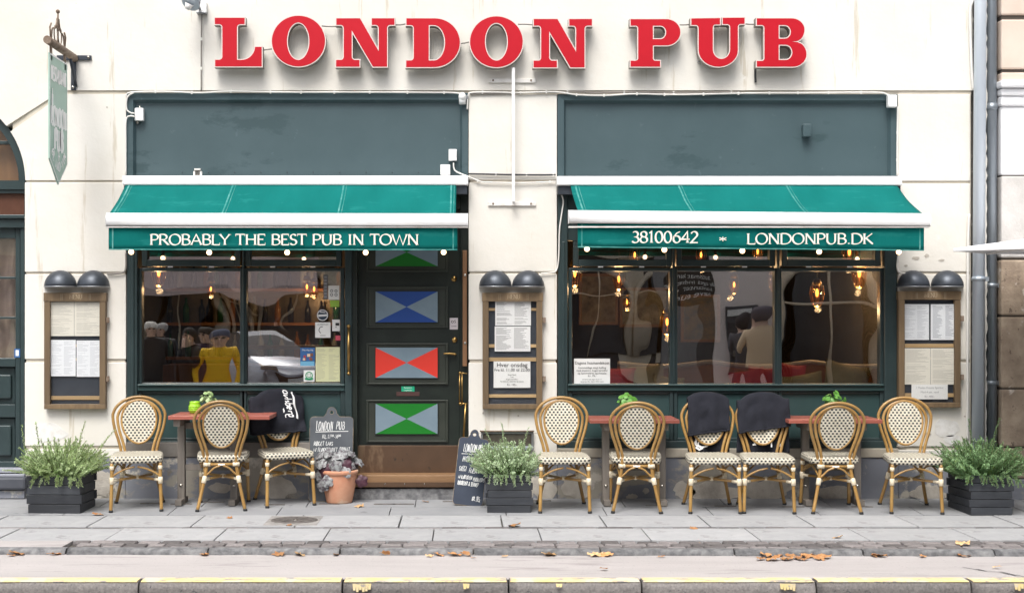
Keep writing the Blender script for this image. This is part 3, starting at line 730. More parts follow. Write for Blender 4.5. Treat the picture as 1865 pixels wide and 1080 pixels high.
class Fr:
    """a plane to write on: origin, right, up; normal towards the reader"""
    def __init__(s, o, ux=(1,0,0), uy=(0,0,1), n=(0,-1,0)): s.o = Vector(o); s.ux = Vector(ux); s.uy = Vector(uy); s.n = Vector(n)
    def __call__(s, a, b, h=0): return s.o + s.ux*a + s.uy*b + s.n*h
def font_text(mb, fr, txt, size, a, b, h=.0006, align='CENTER', shear=0, sx=1, mi=0, space=1, lead=1):
    cu = bpy.data.curves.new('tmp', 'FONT'); cu.body = txt; cu.size = size; cu.align_x = align; cu.shear = shear; cu.space_character = space; cu.space_line = lead
    cu.resolution_u = 3
    vs, fs = curve_mesh(cu)
    mb.add([fr(a + v[0]*sx, b + v[1], h) for v in vs], fs, mi)
def arc(cx, cy, rx, ry, a0, a1, n=9): return [(cx + rx*math.cos(R(a0+(a1-a0)*i/n)), cy + ry*math.sin(R(a0+(a1-a0)*i/n))) for i in range(n+1)]
GL = {   # skeletons: (advance width, strokes); cap height 1
 'A': (.74, [[(.04,0),(.37,1),(.70,0)], [(.16,.36),(.58,.36)]]),
 'B': (.62, [[(.1,0),(.1,1)], [(.1,1),(.3,1)]+arc(.3,.765,.22,.235,90,-90)+[(.1,.53)], [(.1,.53),(.32,.53)]+arc(.32,.265,.25,.265,90,-90)+[(.1,0)]]),
 'D': (.78, [[(.1,0),(.1,1)], [(.1,1),(.3,1)]+arc(.3,.5,.42,.5,90,-90,14)+[(.1,0)]]),
 'E': (.58, [[(.1,0),(.1,1)], [(.1,1),(.52,1)], [(.1,.52),(.42,.52)], [(.1,0),(.54,0)]]),
 'F': (.54, [[(.1,0),(.1,1)], [(.1,1),(.52,1)], [(.1,.52),(.42,.52)]]),
 'G': (.74, [arc(.42,.5,.36,.5,50,310,14)+[(.68,.2),(.68,.45)], [(.5,.45),(.72,.45)]]),
 'H': (.78, [[(.12,0),(.12,1)], [(.66,0),(.66,1)], [(.12,.52),(.66,.52)]]),
 'I': (.32, [[(.16,0),(.16,1)]]),
 'J': (.4, [[(.3,1),(.3,.2)]+arc(.16,.2,.14,.2,0,-160,6)]),
 'K': (.66, [[(.1,0),(.1,1)], [(.6,1),(.14,.5)], [(.2,.56),(.64,0)]]),
 'L': (.56, [[(.1,0),(.1,1)], [(.1,0),(.54,0)]]),
 'M': (.9, [[(.1,0),(.14,1),(.45,.12),(.76,1),(.8,0)]]),
 'N': (.78, [[(.12,0),(.12,1)], [(.12,1),(.66,0)], [(.66,0),(.66,1)]]),
 'O': (.82, [arc(.41,.5,.36,.51,90,450,22)]),
 'P': (.58, [[(.1,0),(.1,1)], [(.1,1),(.3,1)]+arc(.3,.735,.24,.265,90,-90)+[(.1,.47)]]),
 'R': (.66, [[(.1,0),(.1,1)], [(.1,1),(.3,1)]+arc(.3,.745,.23,.255,90,-90)+[(.1,.49)], [(.3,.49),(.64,0)]]),
 'S': (.5, [arc(.26,.75,.18,.25,30,270,10)+arc(.25,.25,.21,.25,90,-150,10)[1:]]),
 'T': (.64, [[(.32,0),(.32,1)], [(.02,1),(.62,1)]]),
 'U': (.76, [[(.12,1),(.12,.35)]+arc(.38,.35,.26,.36,180,360,12)+[(.64,1)]]),
 'V': (.68, [[(.03,1),(.34,0),(.65,1)]]),
 'W': (1.0, [[(.02,1),(.28,0),(.5,.92),(.73,0),(.98,1)]]),
 'Y': (.66, [[(.33,0),(.33,.45)], [(.02,1),(.33,.45),(.64,1)]]),
 'Ø': (.82, [arc(.41,.5,.36,.51,90,450,22), [(.1,-.05),(.72,1.05)]]),
 'Æ': (.95, [[(.02,0),(.5,1),(.92,1)], [(.5,1),(.5,0),(.94,0)], [(.18,.36),(.5,.36)], [(.5,.52),(.85,.52)]]),
 '0': (.56, [arc(.28,.5,.22,.51,90,450,20)]),
 '1': (.42, [[(.08,.86),(.22,1),(.22,0)]]),
 '2': (.54, [arc(.27,.72,.2,.28,160,-20,10)+[(.06,0),(.5,0)]]),
 '3': (.52, [arc(.24,.76,.18,.24,140,-90,9)+arc(.24,.26,.22,.27,90,-150,10)[1:]]),
 '4': (.58, [[(.42,0),(.42,1),(.04,.3),(.56,.3)]]),
 '5': (.52, [[(.46,1),(.14,1),(.1,.56)]+arc(.24,.32,.22,.32,110,-150,10)]),
 '6': (.56, [[(.5,1.0),(.3,.86),(.1,.5)]+arc(.29,.3,.21,.31,150,510,18)]),
 '8': (.54, [arc(.27,.76,.18,.24,90,450,14), arc(.27,.26,.22,.27,90,450,16)]),
 '9': (.56, [arc(.27,.7,.21,.3,0,360,16)+[(.48,.6),(.3,.1),(.15,0)]]),
 '.': (.28, [[(.14,.0),(.14,.10)]]), ',': (.2, [[(.12,.06),(.06,-.14)]]), '-': (.4, [[(.06,.42),(.34,.42)]]), '/': (.4, [[(.02,-.05),(.38,1.05)]]),
 '&': (.7, [[(.66,0),(.2,.72)]+arc(.3,.85,.13,.15,200,-60,8)+[(.1,.3)]+arc(.27,.2,.2,.2,160,330,8)+[(.64,.42)]]),
 ':': (.2, [[(.1,.1),(.1,.2)], [(.1,.55),(.1,.65)]]), ';': (.2, [[(.12,.06),(.06,-.14)], [(.1,.5),(.1,.6)]]),
 '+': (.6, [[(.3,.1),(.3,.8)], [(.02,.45),(.58,.45)]]), '•': (.3, [[(.1,.4),(.2,.5)]]),
 '*': (.6, [[(.3+.26*math.cos(R(a)),.48+.26*math.sin(R(a))),(.3-.26*math.cos(R(a)),.48-.26*math.sin(R(a)))] for a in (90,30,-30)]),
}
def ribbon(mb, fr, pts, wfn, h, mi=0):
    P = [Vector((p[0], p[1])) for p in pts]; k = len(P); L_, R_ = [], []
    closed = (P[0]-P[-1]).length < 1e-4
    for i in range(k):
        a = P[i-1] if i else (P[-2] if closed else P[0]); c = P[i+1] if i < k-1 else (P[1] if closed else P[-1])
        d1 = (P[i]-a); d2 = (c-P[i]); d = (d1.normalized() if d1.length else Vector((0,0))) + (d2.normalized() if d2.length else Vector((0,0)))
        if d.length < 1e-6: d = d1
        d.normalize(); n = Vector((-d.y, d.x)); w = wfn(d) / 2
        if d1.length and d2.length: w = w / max(.55, abs(d1.normalized().dot(d)))
        L_.append(P[i] + n*w); R_.append(P[i] - n*w)
    mb.add([fr(p.x, p.y, h) for p in L_] + [fr(p.x, p.y, h) for p in R_], [(i, i+1, i+1+k, i+k) for i in range(k-1)], mi)
def text_width(s, size, sx=1, track=.0): return sum((GL[c][0] + track if c in GL else .36) * size * sx for c in s)
def roman(mb, fr, s, size, a, b, sx=1, track=.0, h0=.0008, mi=0, heavy=1.0):
    """serif capitals drawn with a broad nib"""
    x = a; nib = R(22); hc = h0
    for c in s:
        if c not in GL: x += .36*size*sx; continue
        w, st = GL[c]
        for i, pts in enumerate(st):
            f = Fr(fr(x, b, 0), fr.ux, fr.uy, fr.n); hh = h0 + .0004*i
            P = [(p[0]*size*sx, p[1]*size) for p in pts]
            thin = .55 if (c == 'N' and i != 1) else 1
            wf = lambda d: size*heavy*(.07 + .105*thin*abs(math.sin(math.atan2(d.y, d.x) - nib))**1.3)
            if c in '.*•': wf = lambda d: size*(.14 if c != '*' else .09)
            ribbon(mb, f, P, wf, hh, mi)
            if c in '.*•+-/,': continue
            for e, nx in ((0, 1), (-1, -2)):
                p, q_ = Vector(P[e]), Vector(P[nx]); d = p - q_
                if (p.y < .02*size or p.y > .98*size) and c not in 'S023689OGU' or (c == 'U' and p.y > .9*size):
                    t = .045*size
                    if abs(d.y) > abs(d.x)*.9:
                        sw = .14*size
                        if c in 'BDEFLPR' and i == 0 and False: pass
                        z0, z1 = (p.y, p.y + t) if p.y < .5*size else (p.y - t, p.y)
                        mb.add([f(u, v, hh + .0002) for (u, v) in ((p.x-sw,z0),(p.x+sw,z0),(p.x+sw,z1),(p.x-sw,z1))], [(0,1,2,3)], mi)
                    elif c in 'TELFZ' and abs(d.x) > 0 and (p.x > .3*size*sx or c == 'T'):
                        s_ = 1 if p.y < .5*size else -1
                        mb.add([f(u, v, hh + .0003) for (u, v) in ((p.x-t/2,p.y-s_*t*.5),(p.x+t/2,p.y-s_*t*.5),(p.x+t*.7,p.y+s_*.2*size),(p.x-t*.1,p.y+s_*.2*size))], [(0,1,2,3)], mi)
        x += (w + track)*size*sx
    return x
def chalk_fit(mb, fr, s, size, a, b, width, w, seed=0):
    nat = sum((GL[c][0] if c in GL else .3) for c in s); gap = .06*len(s)
    sx = max(.15, (width/size - gap) / nat); chalk(mb, fr, s, size, a, b, sx=sx, w=w*.85, slant=.10 if len(s) < 5 or size < .06 else .04, seed=seed, jit=.05 if size < .06 else .025)
def chalk(mb, fr, s, size, a, b, sx=.62, w=.085, slant=.12, seed=0, h0=.0012, mi=0, jit=.05):
    """hand written capitals"""
    rnd = random.Random(seed); x = a
    for c in s:
        if c not in GL: x += .30*size*sx; continue
        wd, st = GL[c]; dy = rnd.uniform(-.05,.05)*size; sc = rnd.uniform(.9,1.1); sl = slant + rnd.uniform(-.05,.05)
        for i, pts in enumerate(st):
            P = [((p[0]*sx + p[1]*sl + rnd.uniform(-jit,jit)*.5)*size + x, (p[1]*sc + rnd.uniform(-jit,jit)*.5)*size + b + dy) for p in pts]
            wv = w*size*rnd.uniform(.8,1.2)
            ribbon(mb, fr, P, lambda d: wv, h0 + .0003*i, mi)
        x += (wd*sx + .06)*size
    return x

# ------------------------------------------------------------------ the red letters
def outline(spec, fx):
    """spec: (x,y) points, or ('h',x,y)/('v',x,y) quarter ellipses leaving horizontally / vertically"""
    out = []
    for s in spec:
        if s[0] in ('h', 'v'):
            x0, y0 = out[-1]; x1, y1 = s[1], s[2]
            for i in range(1, 11):
                t = PI/2*i/10
                if s[0] == 'h': out.append((x0 + (x1-x0)*math.sin(t), y0 + (y1-y0)*(1-math.cos(t))))
                else: out.append((x0 + (x1-x0)*(1-math.cos(t)), y0 + (y1-y0)*math.sin(t)))
        else: out.append((s[0], s[1]))
    return [fx(p) for p in out]
YF = -.135
def ell(cx, cy, rx, ry, n=56): return [(cx + rx*math.cos(2*PI*i/n), cy + ry*math.sin(2*PI*i/n)) for i in range(n)]
def mk(sc, ox): return lambda p: (X(ox + p[0]/sc, YF), Z(p[1]/sc, YF))
c5, c6, c7 = mk(4.2386, 360), mk(4.4405, 780), mk(4.9079, 1120)
idn = lambda p: (X(p[0], YF), Z(p[1], YF))
Nspec = [(1068,142),(1255,142),(1395,388),(1395,222),('v',1372,198),(1342,198),(1342,142),(1522,142),(1522,198),(1485,198),('h',1465,220),(1465,520),(1352,520),(1192,248),(1192,440),('v',1215,463),(1252,463),(1252,520),(1066,520),(1066,463),(1105,463),('h',1125,440),(1125,222),('v',1105,198),(1068,198)]
n2 = lambda p: (X(360 + p[0]/4.2386 + 359.6, YF), Z(p[1]/4.2386 + 1.3, YF))
letters = [
 ('L', 'red letter L that opens the word LONDON above the left awning', c5, [[(130,138),(365,138),(365,192),(330,192),('h',306,214),(306,462),(340,462),('h',440,362),(497,362),(497,518),(132,518),(132,462),(163,462),('h',188,440),(188,214),('v',165,192),(130,192)]]),
 ('O', 'red letter O between the L and the N, first O of LONDON', c5, [ell(778,320,208,198), ell(776,321,84,142)]),
 ('N', 'red letter N between the O and the D, first N of LONDON', c5, [Nspec]),
 ('D', 'red letter D in the middle of the word LONDON', idn, [[(739.6,33.6),(792,33.6),('h',838.2,78),('v',790,123.5),(739.2,123.5),(739.2,110.2),(748,110.2),('h',753,105),(753,52),('v',748,47),(739.6,47)], [(781.5,47),(790,47),('h',810,78),('v',790,110.2),(781.5,110.2)]]),
 ('O', 'red letter O above the wall pole, second O of LONDON', c6, [ell(551,341,216,208), ell(551,340,90,150)]),
 ('N', 'red letter N that closes the word LONDON', n2, [Nspec]),
 ('P', 'red letter P that opens the word PUB', c7, [[(137,172),(460,172),('h',588,290),('v',460,412),(342,412),(342,522),('v',360,543),(407,543),(407,602),(137,602),(137,543),(183,543),('h',205,522),(205,256),('v',185,236),(137,236)], [(342,236),(405,236),('h',455,292),('v',405,350),(342,350)]]),
 ('U', 'red letter U in the middle of the word PUB', c7, [[(680,166),(942,162),(942,225),(900,225),('h',878,246),(878,440),('v',952,527),('h',1027,440),(1027,244),('v',1003,222),(960,222),(960,160),(1162,158),(1162,220),(1125,220),('h',1102,244),(1102,450),('v',925,602),('h',745,450),(745,254),('v',722,230),(680,230)]]),
 ('B', 'red letter B that closes the word PUB, above a hanging black cable', c7, [[(1265,165),(1580,165),('h',1697,268),('v',1612,375),('h',1715,487),('v',1590,602),(1265,602),(1265,545),(1312,545),('h',1333,525),(1333,252),('v',1312,230),(1265,230)], [(1467,230),(1515,230),('h',1570,288),('v',1515,346),(1467,346)], [(1467,406),(1525,406),('h',1583,471),('v',1525,536),(1467,536)]]),
]
for ch, lab, fx, specs in letters:
    outs = [outline(s, fx) for s in specs]
    xs_ = [p[0] for p in outs[0]]; zs_ = [p[1] for p in outs[0]]
    root = empty('sign_letter', ((min(xs_)+max(xs_))/2, 0, min(zs_)), lab, 'sign letter', 'red letters of the LONDON PUB sign on the wall')
    vs, fs = filled(outs, extrude=.045, offset=.005)
    q = MB(); q.add([(v[0], YF + .053 + v[2], v[1]) for v in vs], fs); q.build('letter_side', M['letter_can'], root)
    vs, fs = filled(outs, extrude=.003, offset=.0052)
    q = MB(); q.add([(v[0], YF + .0045 + v[2], v[1]) for v in vs], fs); q.build('letter_rim', M['letter_rim'], root)
    vs, fs = filled(outs, offset=-.003)
    q = MB(); q.add([(v[0], YF, v[1]) for v in vs], fs); q.build('letter_face', M['red'], root)
    q = MB()
    for (fx_, fz_) in ((.3,.15),(.3,.85)):
        xx = min(xs_) + .18*(max(xs_)-min(xs_)); zz = min(zs_) + fz_*(max(zs_)-min(zs_)); q.cyl((xx, -.045, zz), (xx, .01, zz), .008, 8)
    build_each(q, 'stand_off', M['grey_metal'], root)
def cable(name, pts, r, m, label, n=6, group=None, clips=None, sm=5):
    root = None
    q = MB(); q.tube(smooth_path(pts, sm), r, n); o = q.build(name, M[m]); setp(o, label, 'cable', group)
    if clips:
        P = smooth_path(pts, 4); L_ = 0; c = MB(); last = P[0]
        for p in P:
            L_ += (p-last).length; last = p
            if L_ > clips: L_ = 0; c.box(p.x-.007, p.x+.007, p.y-.006, p.y+.008, p.z-.013, p.z+.013)
        if c.v: build_each(c, 'cable_clip', M['cable_white'], o)
    return o
def wp(px, py, y=-.02): return (X(px, y), y, Z(py, y))
for (pts, a, c) in (([(478,92),(486,91),(495,90)],'L','first O'), ([(586,48),(600,49),(613,49)],'first O','first N'), ([(718,46),(729,46),(741,44)],'first N','D'), ([(838,80),(847,79),(856,77)],'D','second O'),
                    ([(943,45),(957,45),(971,46)],'second O','second N'), ([(1238,46),(1248,46),(1258,45)],'P','U'), ([(1356,44),(1366,45),(1376,45)],'U','B')):
    cable('linking_cable', [wp(p[0], p[1], -.06) for p in pts], .006, 'cable_grey', 'short grey cable linking the red letters %s and %s' % (a, c), group='cables between the red letters')
cable('hanging_cable', [wp(1376,124,-.05), wp(1375.5,138,-.02), wp(1376,151,-.015)], .010, 'cable_dark', 'short black cable hanging on the wall below the red letter B')

# ------------------------------------------------------------------ awnings
def fabric_mat(name, seams):
    m = mat(name, (.002,.145,.132), .9, col2=(.004,.172,.157), nscale=1.5, bump=.55, bscale=4, stretch=(2.2,1,.7), spots=[((.010,.195,.178), 4, .58, (.6,1,3)), ((.035,.25,.23), 12, .67, (.5,1,2.5))], spec=.15)
    b = m.node_tree.nodes['Principled BSDF']; nt = m.node_tree
    tr = nt.nodes.new('ShaderNodeBsdfTranslucent'); tr.inputs[0].default_value = (.01,.22,.19,1); mx = nt.nodes.new('ShaderNodeMixShader'); mx.inputs[0].default_value = .18
    nt.links.new(b.outputs[0], mx.inputs[1]); nt.links.new(tr.outputs[0], mx.inputs[2]); nt.links.new(mx.outputs[0], nt.nodes['Material Output'].inputs[0]); return m
M['fabric'] = fabric_mat('green awning canvas', None)
M['seam'] = mat('pale worn seam', (.02,.21,.19), .8, col2=(.14,.36,.33), nscale=11, lo=.45, hi=.75)
YB = -.60                             # the front bar
def awning(label, cas, bar, ftop, fbot, val, bary, seams, words, sag=0):
    root = empty('awning', (X((cas[0]+cas[1])/2), 0, Z(338)), label, 'awning', 'green awnings over the shop windows')
    yc = -.13
    q = MB(); x0, x1 = X(cas[0], yc), X(cas[1], yc); zt, zb = Z(cas[2], yc), Z(cas[3], yc)
    q.box(x0, x1, yc, -.004, zb, zt); q.build('cassette', M['white_metal'], root, bevel=.012)
    q = MB(); q.box(x0 + .01, x1 - .01, -.10, -.006, zb - .075, zb - .002); q.build('cassette_bracket', M['dark_metal'], root)
    t0, t1 = X(ftop[0], yc+.02), X(ftop[1], yc+.02); f0, f1 = X(fbot[0], YB), X(fbot[1], YB)
    zt_ = zb + .004; b0, b1 = Z(bary[0], YB), Z(bary[1], YB)      # bar heights at the left and right end
    nrm = random.Random(len(words))
    def fab(u, v, off=0):
        xt = t0 + (t1-t0)*u; xb_ = f0 + (f1-f0)*u; z1 = b0 + (b1-b0)*u + .045
        xx = xt + (xb_-xt)*v; yy = (yc+.02) + (YB - yc - .02)*v; zz = zt_ + (z1 - zt_)*v - .008*math.sin(PI*v) - .012*sag*math.sin(PI*v)
        zz += .016*mnoise.noise((u*9 + v*1.5, v*1.2, sag + 1)) * math.sin(PI*v)
        return (xx, yy, zz + off)
    q = MB(); q.grid(lambda u, v: fab(u, v), 60, 10); q.build('canvas', M['fabric'], root, solid=.004)
    q = MB()
    for s in seams:
        q.grid(lambda u, v: fab(s + (u-.5)*.0045, v, .006), 1, 10)
        q.grid(lambda u, v: fab(s + .009 + (u-.5)*.0018, v, .006), 1, 10)
    build_each(q, 'seam', M['seam'], root)
    # front bar: a rounded profile
    prof = [(-.048,-.05),(.0,-.056),(.045,-.05),(.052,.0),(.045,.05),(.0,.056),(-.035,.045),(-.056,.012)]
    q = MB(); xa, xb = X(bar[0], YB-.05), X(bar[1], YB-.05); ns = 12
    for i in range(ns+1):
        u = i/ns; zc = b0 + (b1-b0)*u
        for (yy, zz) in prof: q.v.append(Vector((xa + (xb-xa)*u, YB + yy, zc + zz)))
    k = len(prof)
    for i in range(ns):
        for j in range(k): q.f.append([i*k+j, i*k+(j+1)%k, (i+1)*k+(j+1)%k, (i+1)*k+j]); q.m.append(0); q.sm.append(True)
    q.f.append(list(range(k))); q.m.append(0); q.sm.append(False); q.f.append([ns*k+j for j in range(k)][::-1]); q.m.append(0); q.sm.append(False)
    q.build('front_bar', M['white_metal'], root, bevel=.006)
    q = MB(); q.box(xa, xb, YB-.035, YB+.02, min(b0,b1)-.066, min(b0,b1)-.054); q.build('bar_lip', M['dirty_white'], root)
    # valance
    yv = YB - .005; v0, v1 = X(val[0], yv), X(val[1], yv)
    def vl(u, v):
        zz0 = b0 + (b1-b0)*u - .045; zz1 = Z(val[2] + (val[3]-val[2])*u, yv)
        return (v0 + (v1-v0)*u, yv - .014*v*math.sin(u*31) * .6 - .012*v*mnoise.noise((u*7, v, 3 + sag)) , zz0 + (zz1 - zz0)*v)
    q = MB(); q.grid(vl, 80, 5); vo = q.build('valance', M['fabric'], root, solid=.004)
    q = MB(); q.grid(lambda u, v: tuple(Vector(vl(u, .97 + .05*v)) + Vector((0,-.003,0))), 80, 1)
    for s in (.012, .988): q.grid(lambda u, v: tuple(Vector(vl(s + (u-.5)*.004, v)) + Vector((0,-.003,0))), 1, 5)
    q.build('hem', M['seam'], vo)
    for (txt, pa, pb, py, hpx) in words:
        a, b = X(pa, yv - .022), X(pb, yv - .022); size = W(hpx, yv - .022); nat = text_width(txt, size); xc = 0
        for wd in txt.split(' '):
            q = MB(); xe = roman(q, Fr((a, yv - .022, Z(py, yv - .022))), wd, size, xc, 0, sx=(b-a)/nat, heavy=.98); q.build('lettering', M['cream_print'], vo); xc = xe + .36*size*(b-a)/nat
    # folding arms
    for s in (.12, .88):
        q = MB(); xw = t0 + (t1-t0)*s; d = 1 if s < .5 else -1
        q.tube([(xw, -.05, zb-.04), (xw + d*.42, -.30, (zb + b0)/2 - .06), (xw, YB+.04, b0)], .018, 8); q.build('folding_arm', M['grey_metal'], root)
    return root
awning('left green awning reading PROBABLY THE BEST PUB IN TOWN over window and door', (222, 853, 320, 337.5), (192.5, 852.5), (229, 831), (199, 830), (198, 833, 454.5, 455), (400, 401), [.012, .325, .66, .985],
       [('PROBABLY THE BEST PUB IN TOWN', 273, 763, 446, 19)], 0)
awning('right green awning reading 38100642 and LONDONPUB.DK over three windows', (1014.5, 1644, 321, 338), (1036, 1695), (1039, 1633), (1053, 1682), (1052, 1683, 450, 456), (395, 401), [.015, .33, .66],
       [('38100642', 1150, 1272, 442, 20), ('*', 1308, 1325, 443, 16), ('LONDONPUB.DK', 1360, 1590, 444.5, 19)], 1)
# festoon bulbs below each awning
def festoon(label, bulbs, x0, x1):
    yb_ = -.56; root = empty('light_string', (X((x0+x1)/2, yb_), yb_, Z(460, yb_)), label, 'string lights', 'strings of round bulbs under the awnings')
    pts = []
    for i, (px, py) in enumerate(bulbs):
        pts.append((X(px,yb_), yb_, Z(py-12,yb_)))
        if i < len(bulbs)-1: pts.append((X((px+bulbs[i+1][0])/2,yb_), yb_, Z(py-9,yb_)))
    q = MB(); q.tube(pts, .005, 6); q.build('wire', M['rubber'], root)
    for (px, py) in bulbs:
        c = (X(px,yb_), yb_, Z(py,yb_))
        q = MB(); q.ball(c, .0235, n=16, k=10); bo = q.build('bulb', M['glow'], root)
        q = MB(); q.cyl((c[0],c[1],c[2]+.024),(c[0],c[1],c[2]+.07),.014,10); q.build('socket', M['rubber'], bo)
festoon('string of five round warm bulbs along the left awning', [(239,459),(381,460),(523,460),(666,460),(808,459.5)], 239, 808)
festoon('string of five round warm bulbs along the right awning', [(1069,453.5),(1210,455),(1352,457),(1492,458.5),(1637,459)], 1069, 1637)

# ------------------------------------------------------------------ things fixed to the wall
def jbox(px0, px1, py0, py1, label, d=.05, m='white_plastic', y=0.0, gl=True, cat='junction box', extra=None):
    root = empty('junction_box', (X((px0+px1)/2), y, Z(py1)), label, cat)
    q = MB(); q.pbox(px0, px1, py0, py1, y-d, y-.001); q.build('case', M[m], root, bevel=.006)
    if gl:
        q = MB(); xm = X((px0*.45+px1*.55)); q.cyl((xm, y-d*.5, Z(py0)), (xm, y-d*.5, Z(py0-4)), .010, 8); q.cyl((xm-.02, y-d*.5, Z(py1)), (xm-.02, y-d*.5, Z(py1+5)), .010, 8); build_each(q, 'gland', M['steel'], root)
    return root
jbox(245, 261, 197, 220, 'white junction box on the left end of the left green fascia', y=.045)
jbox(817, 832, 272, 293, 'white box high on the right end of the left fascia, beside the pier', y=.045, gl=False)
jbox(802, 820, 300, 319, 'square white box resting just above the right end of the left awning', y=.045, d=.06, gl=False)
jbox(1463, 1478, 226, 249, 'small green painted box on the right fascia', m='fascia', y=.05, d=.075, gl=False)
jbox(1618, 1634, 173, 195, 'white box on the top right corner of the right fascia', y=0, d=.07, gl=False)
root = empty('motion_sensor', (X(842), 0, Z(190)), 'rounded white motion sensor at the top between left fascia and pier', 'sensor')
q = MB(); q.ball((X(842,-.05), -.045, Z(177,-.05)), .034, .045, .042); q.cyl((X(842,-.05),-.045,Z(177,-.05)),(X(842,-.05),-.045,Z(190,-.05)),.030,16); q.build('housing', M['white_plastic'], root)
q = MB(); q.cyl((X(849,-.02),-.03,Z(178,-.02)),(X(849,-.02),.0,Z(178,-.02)),.02,10); q.build('mount', M['grey_metal'], root)
root = empty('awning_sensor', (X(359), -.1, Z(320)), 'small grey clamp standing on the left awning cassette', 'clamp')
q = MB(); q.pbox(353, 366, 307, 320, -.09, -.05); q.build('body', M['steel'], root, bevel=.004)
q = MB(); q.pbox(354, 365, 307, 310, -.11, -.09); q.pbox(352, 355, 312, 321, -.10, -.06); q.pbox(364, 367, 312, 321, -.10, -.06); build_each(q, 'jaw', M['dirty_white'], root)
# pole between the two windows
root = empty('wall_pole', (X(935), -.06, Z(377)), 'tall thin white pole on two wall brackets between the windows', 'pole')
q = MB(); q.box(X(935,-.09)-.014, X(935,-.09)+.014, -.105, -.085, Z(368,-.09), Z(124,-.09)); q.build('pole', M['white_metal'], root, bevel=.004)
for py in (147.5, 371.5):
    q = MB(); q.pbox(889, 976, py-3.6, py+3.6, -.018, -.001); q.box(X(935)-.010, X(935)+.010, -.085, -.018, Z(py)-.02, Z(py)+.02); bo = q.build('bracket', M['dirty_white'], root, bevel=.003)
    q = MB()
    for px in (898, 967): q.cyl((X(px), -.022, Z(py)), (X(px), -.016, Z(py)), .009, 10)
    build_each(q, 'screw', M['rust'], bo)
# cables on the wall
cable('wall_cable', [wp(230,176),wp(238,169),wp(300,167.5),wp(365,169.5),wp(420,167),wp(520,168.5),wp(640,168.5),wp(770,169),wp(832,170),wp(838,176)], .0075, 'cable_white', 'white cable running along the top edge of the left fascia', clips=.27)
cable('wall_cable', [wp(245,207),wp(238,206),wp(231,200),wp(230,186),wp(234,175),wp(244,169.5)], .0075, 'cable_white', 'upper white cable loop entering the junction box on the left fascia')
cable('wall_cable', [wp(245,213),wp(236,212),wp(229.5,220),wp(229,260),wp(229,318)], .0075, 'cable_white', 'white cable dropping along the left edge of the left fascia', clips=.3)
cable('wall_cable', [wp(368,18),wp(367,60),wp(366.5,110),wp(366.5,167)], .006, 'cable_grey', 'thin grey cable dropping from the floodlight to the left fascia', clips=.22)
cable('wall_cable', [wp(851,200),wp(853,174),wp(862,169),wp(900,168.5),wp(945,169.5),wp(1010,168),wp(1050,173),wp(1100,174.5),wp(1160,171.5),wp(1230,173),wp(1330,171),wp(1380,170),wp(1480,169.5),wp(1590,169),wp(1612,171),wp(1620,178)], .0075, 'cable_white', 'white cable running along the top edge of the right fascia', clips=.24)
cable('wall_cable', [wp(856,172,-.012),wp(930,170.5,-.012),wp(1000,169,-.012),wp(1060,167.5,-.012),wp(1075,169.5,-.012),wp(1160,168.5,-.012),wp(1250,169.5,-.012),wp(1350,168,-.012)], .008, 'cable_grey', 'grey cable above the white one on the right fascia', clips=.4)
cable('wall_cable', [wp(853,317),wp(880,317.5),wp(930,318.5),wp(985,319),wp(1012,318.5)], .0085, 'cable_dark', 'dark cable crossing the middle pier level with the awning cassettes', clips=.22)
cable('wall_cable', [wp(826,297),wp(828,310),wp(840,317),wp(853,322),wp(875,331),wp(890,332.5),wp(950,333.5),wp(1013,331)], .0065, 'cable_white', 'white cable from the boxes sagging into the joint of the middle pier', clips=.27)
cable('wall_cable', [wp(1635,195),wp(1634.5,230),wp(1634,280),wp(1634,320)], .0075, 'cable_white', 'white cable down the right edge of the right fascia', clips=.2)
cable('wall_cable', [wp(1021,352),wp(1026,366),wp(1023,390),wp(1019,420),wp(1017.5,470),wp(1013,493),wp(1000,497),wp(985,498)], .0065, 'cable_white', 'white cable hanging beside the left post of the right window')
cable('wall_cable', [wp(1636,466),wp(1634,485),wp(1638,496),wp(1652,498)], .0085, 'cable_white', 'white cable bending from the right awning to the right lamps')
cable('wall_cable', [wp(229,460),wp(229.5,485),wp(225,496),wp(205,499),wp(195,499)], .0085, 'cable_grey', 'grey cable bending from the left awning to the left lamps')
cable('wall_cable', [wp(1774,0,-.02),wp(1767,18,-.02),wp(1768,80,-.02),wp(1770,130,-.02),wp(1773,165,-.02)], .014, 'cable_white', 'cream conduit bowing beside the pale drainpipe, high up', clips=.3)
cable('wall_cable', [wp(1765,390,-.02),wp(1763,450,-.02),wp(1762,600,-.02),wp(1762,760,-.02),wp(1762,800,-.02)], .012, 'cable_white', 'cream conduit running down the wall beside the right menu case', clips=.4)
# floodlight
root = empty('floodlight', (X(366), 0, Z(22)), 'grey floodlight with its box above the letter L', 'floodlight')
q = MB(); q.pbox(360, 376, 4, 22, -.05, -.001); q.build('junction_case', M['white_plastic'], root, bevel=.005)
q = MB(); q.pbox(357.5, 376, 22, 25, -.06, -.001); q.build('bracket', M['grey_metal'], root, bevel=.003)
q = MB(); q.tube([wp(364,18,-.06), wp(361,10,-.12), wp(356,4,-.2)], .013, 8); q.build('arm', M['grey_metal'], root)
q = MB(); q.tube([wp(360,-12,-.18), wp(354,-4,-.22), wp(347,6,-.27)], [.05,.065,.085], 16); ho = q.build('lamp_head', M['zinc'], root)
q = MB(); q.tube([wp(345,8,-.28), wp(341,18,-.27)], [.04,.022], 10); q.build('visor', M['dirty_white'], ho)
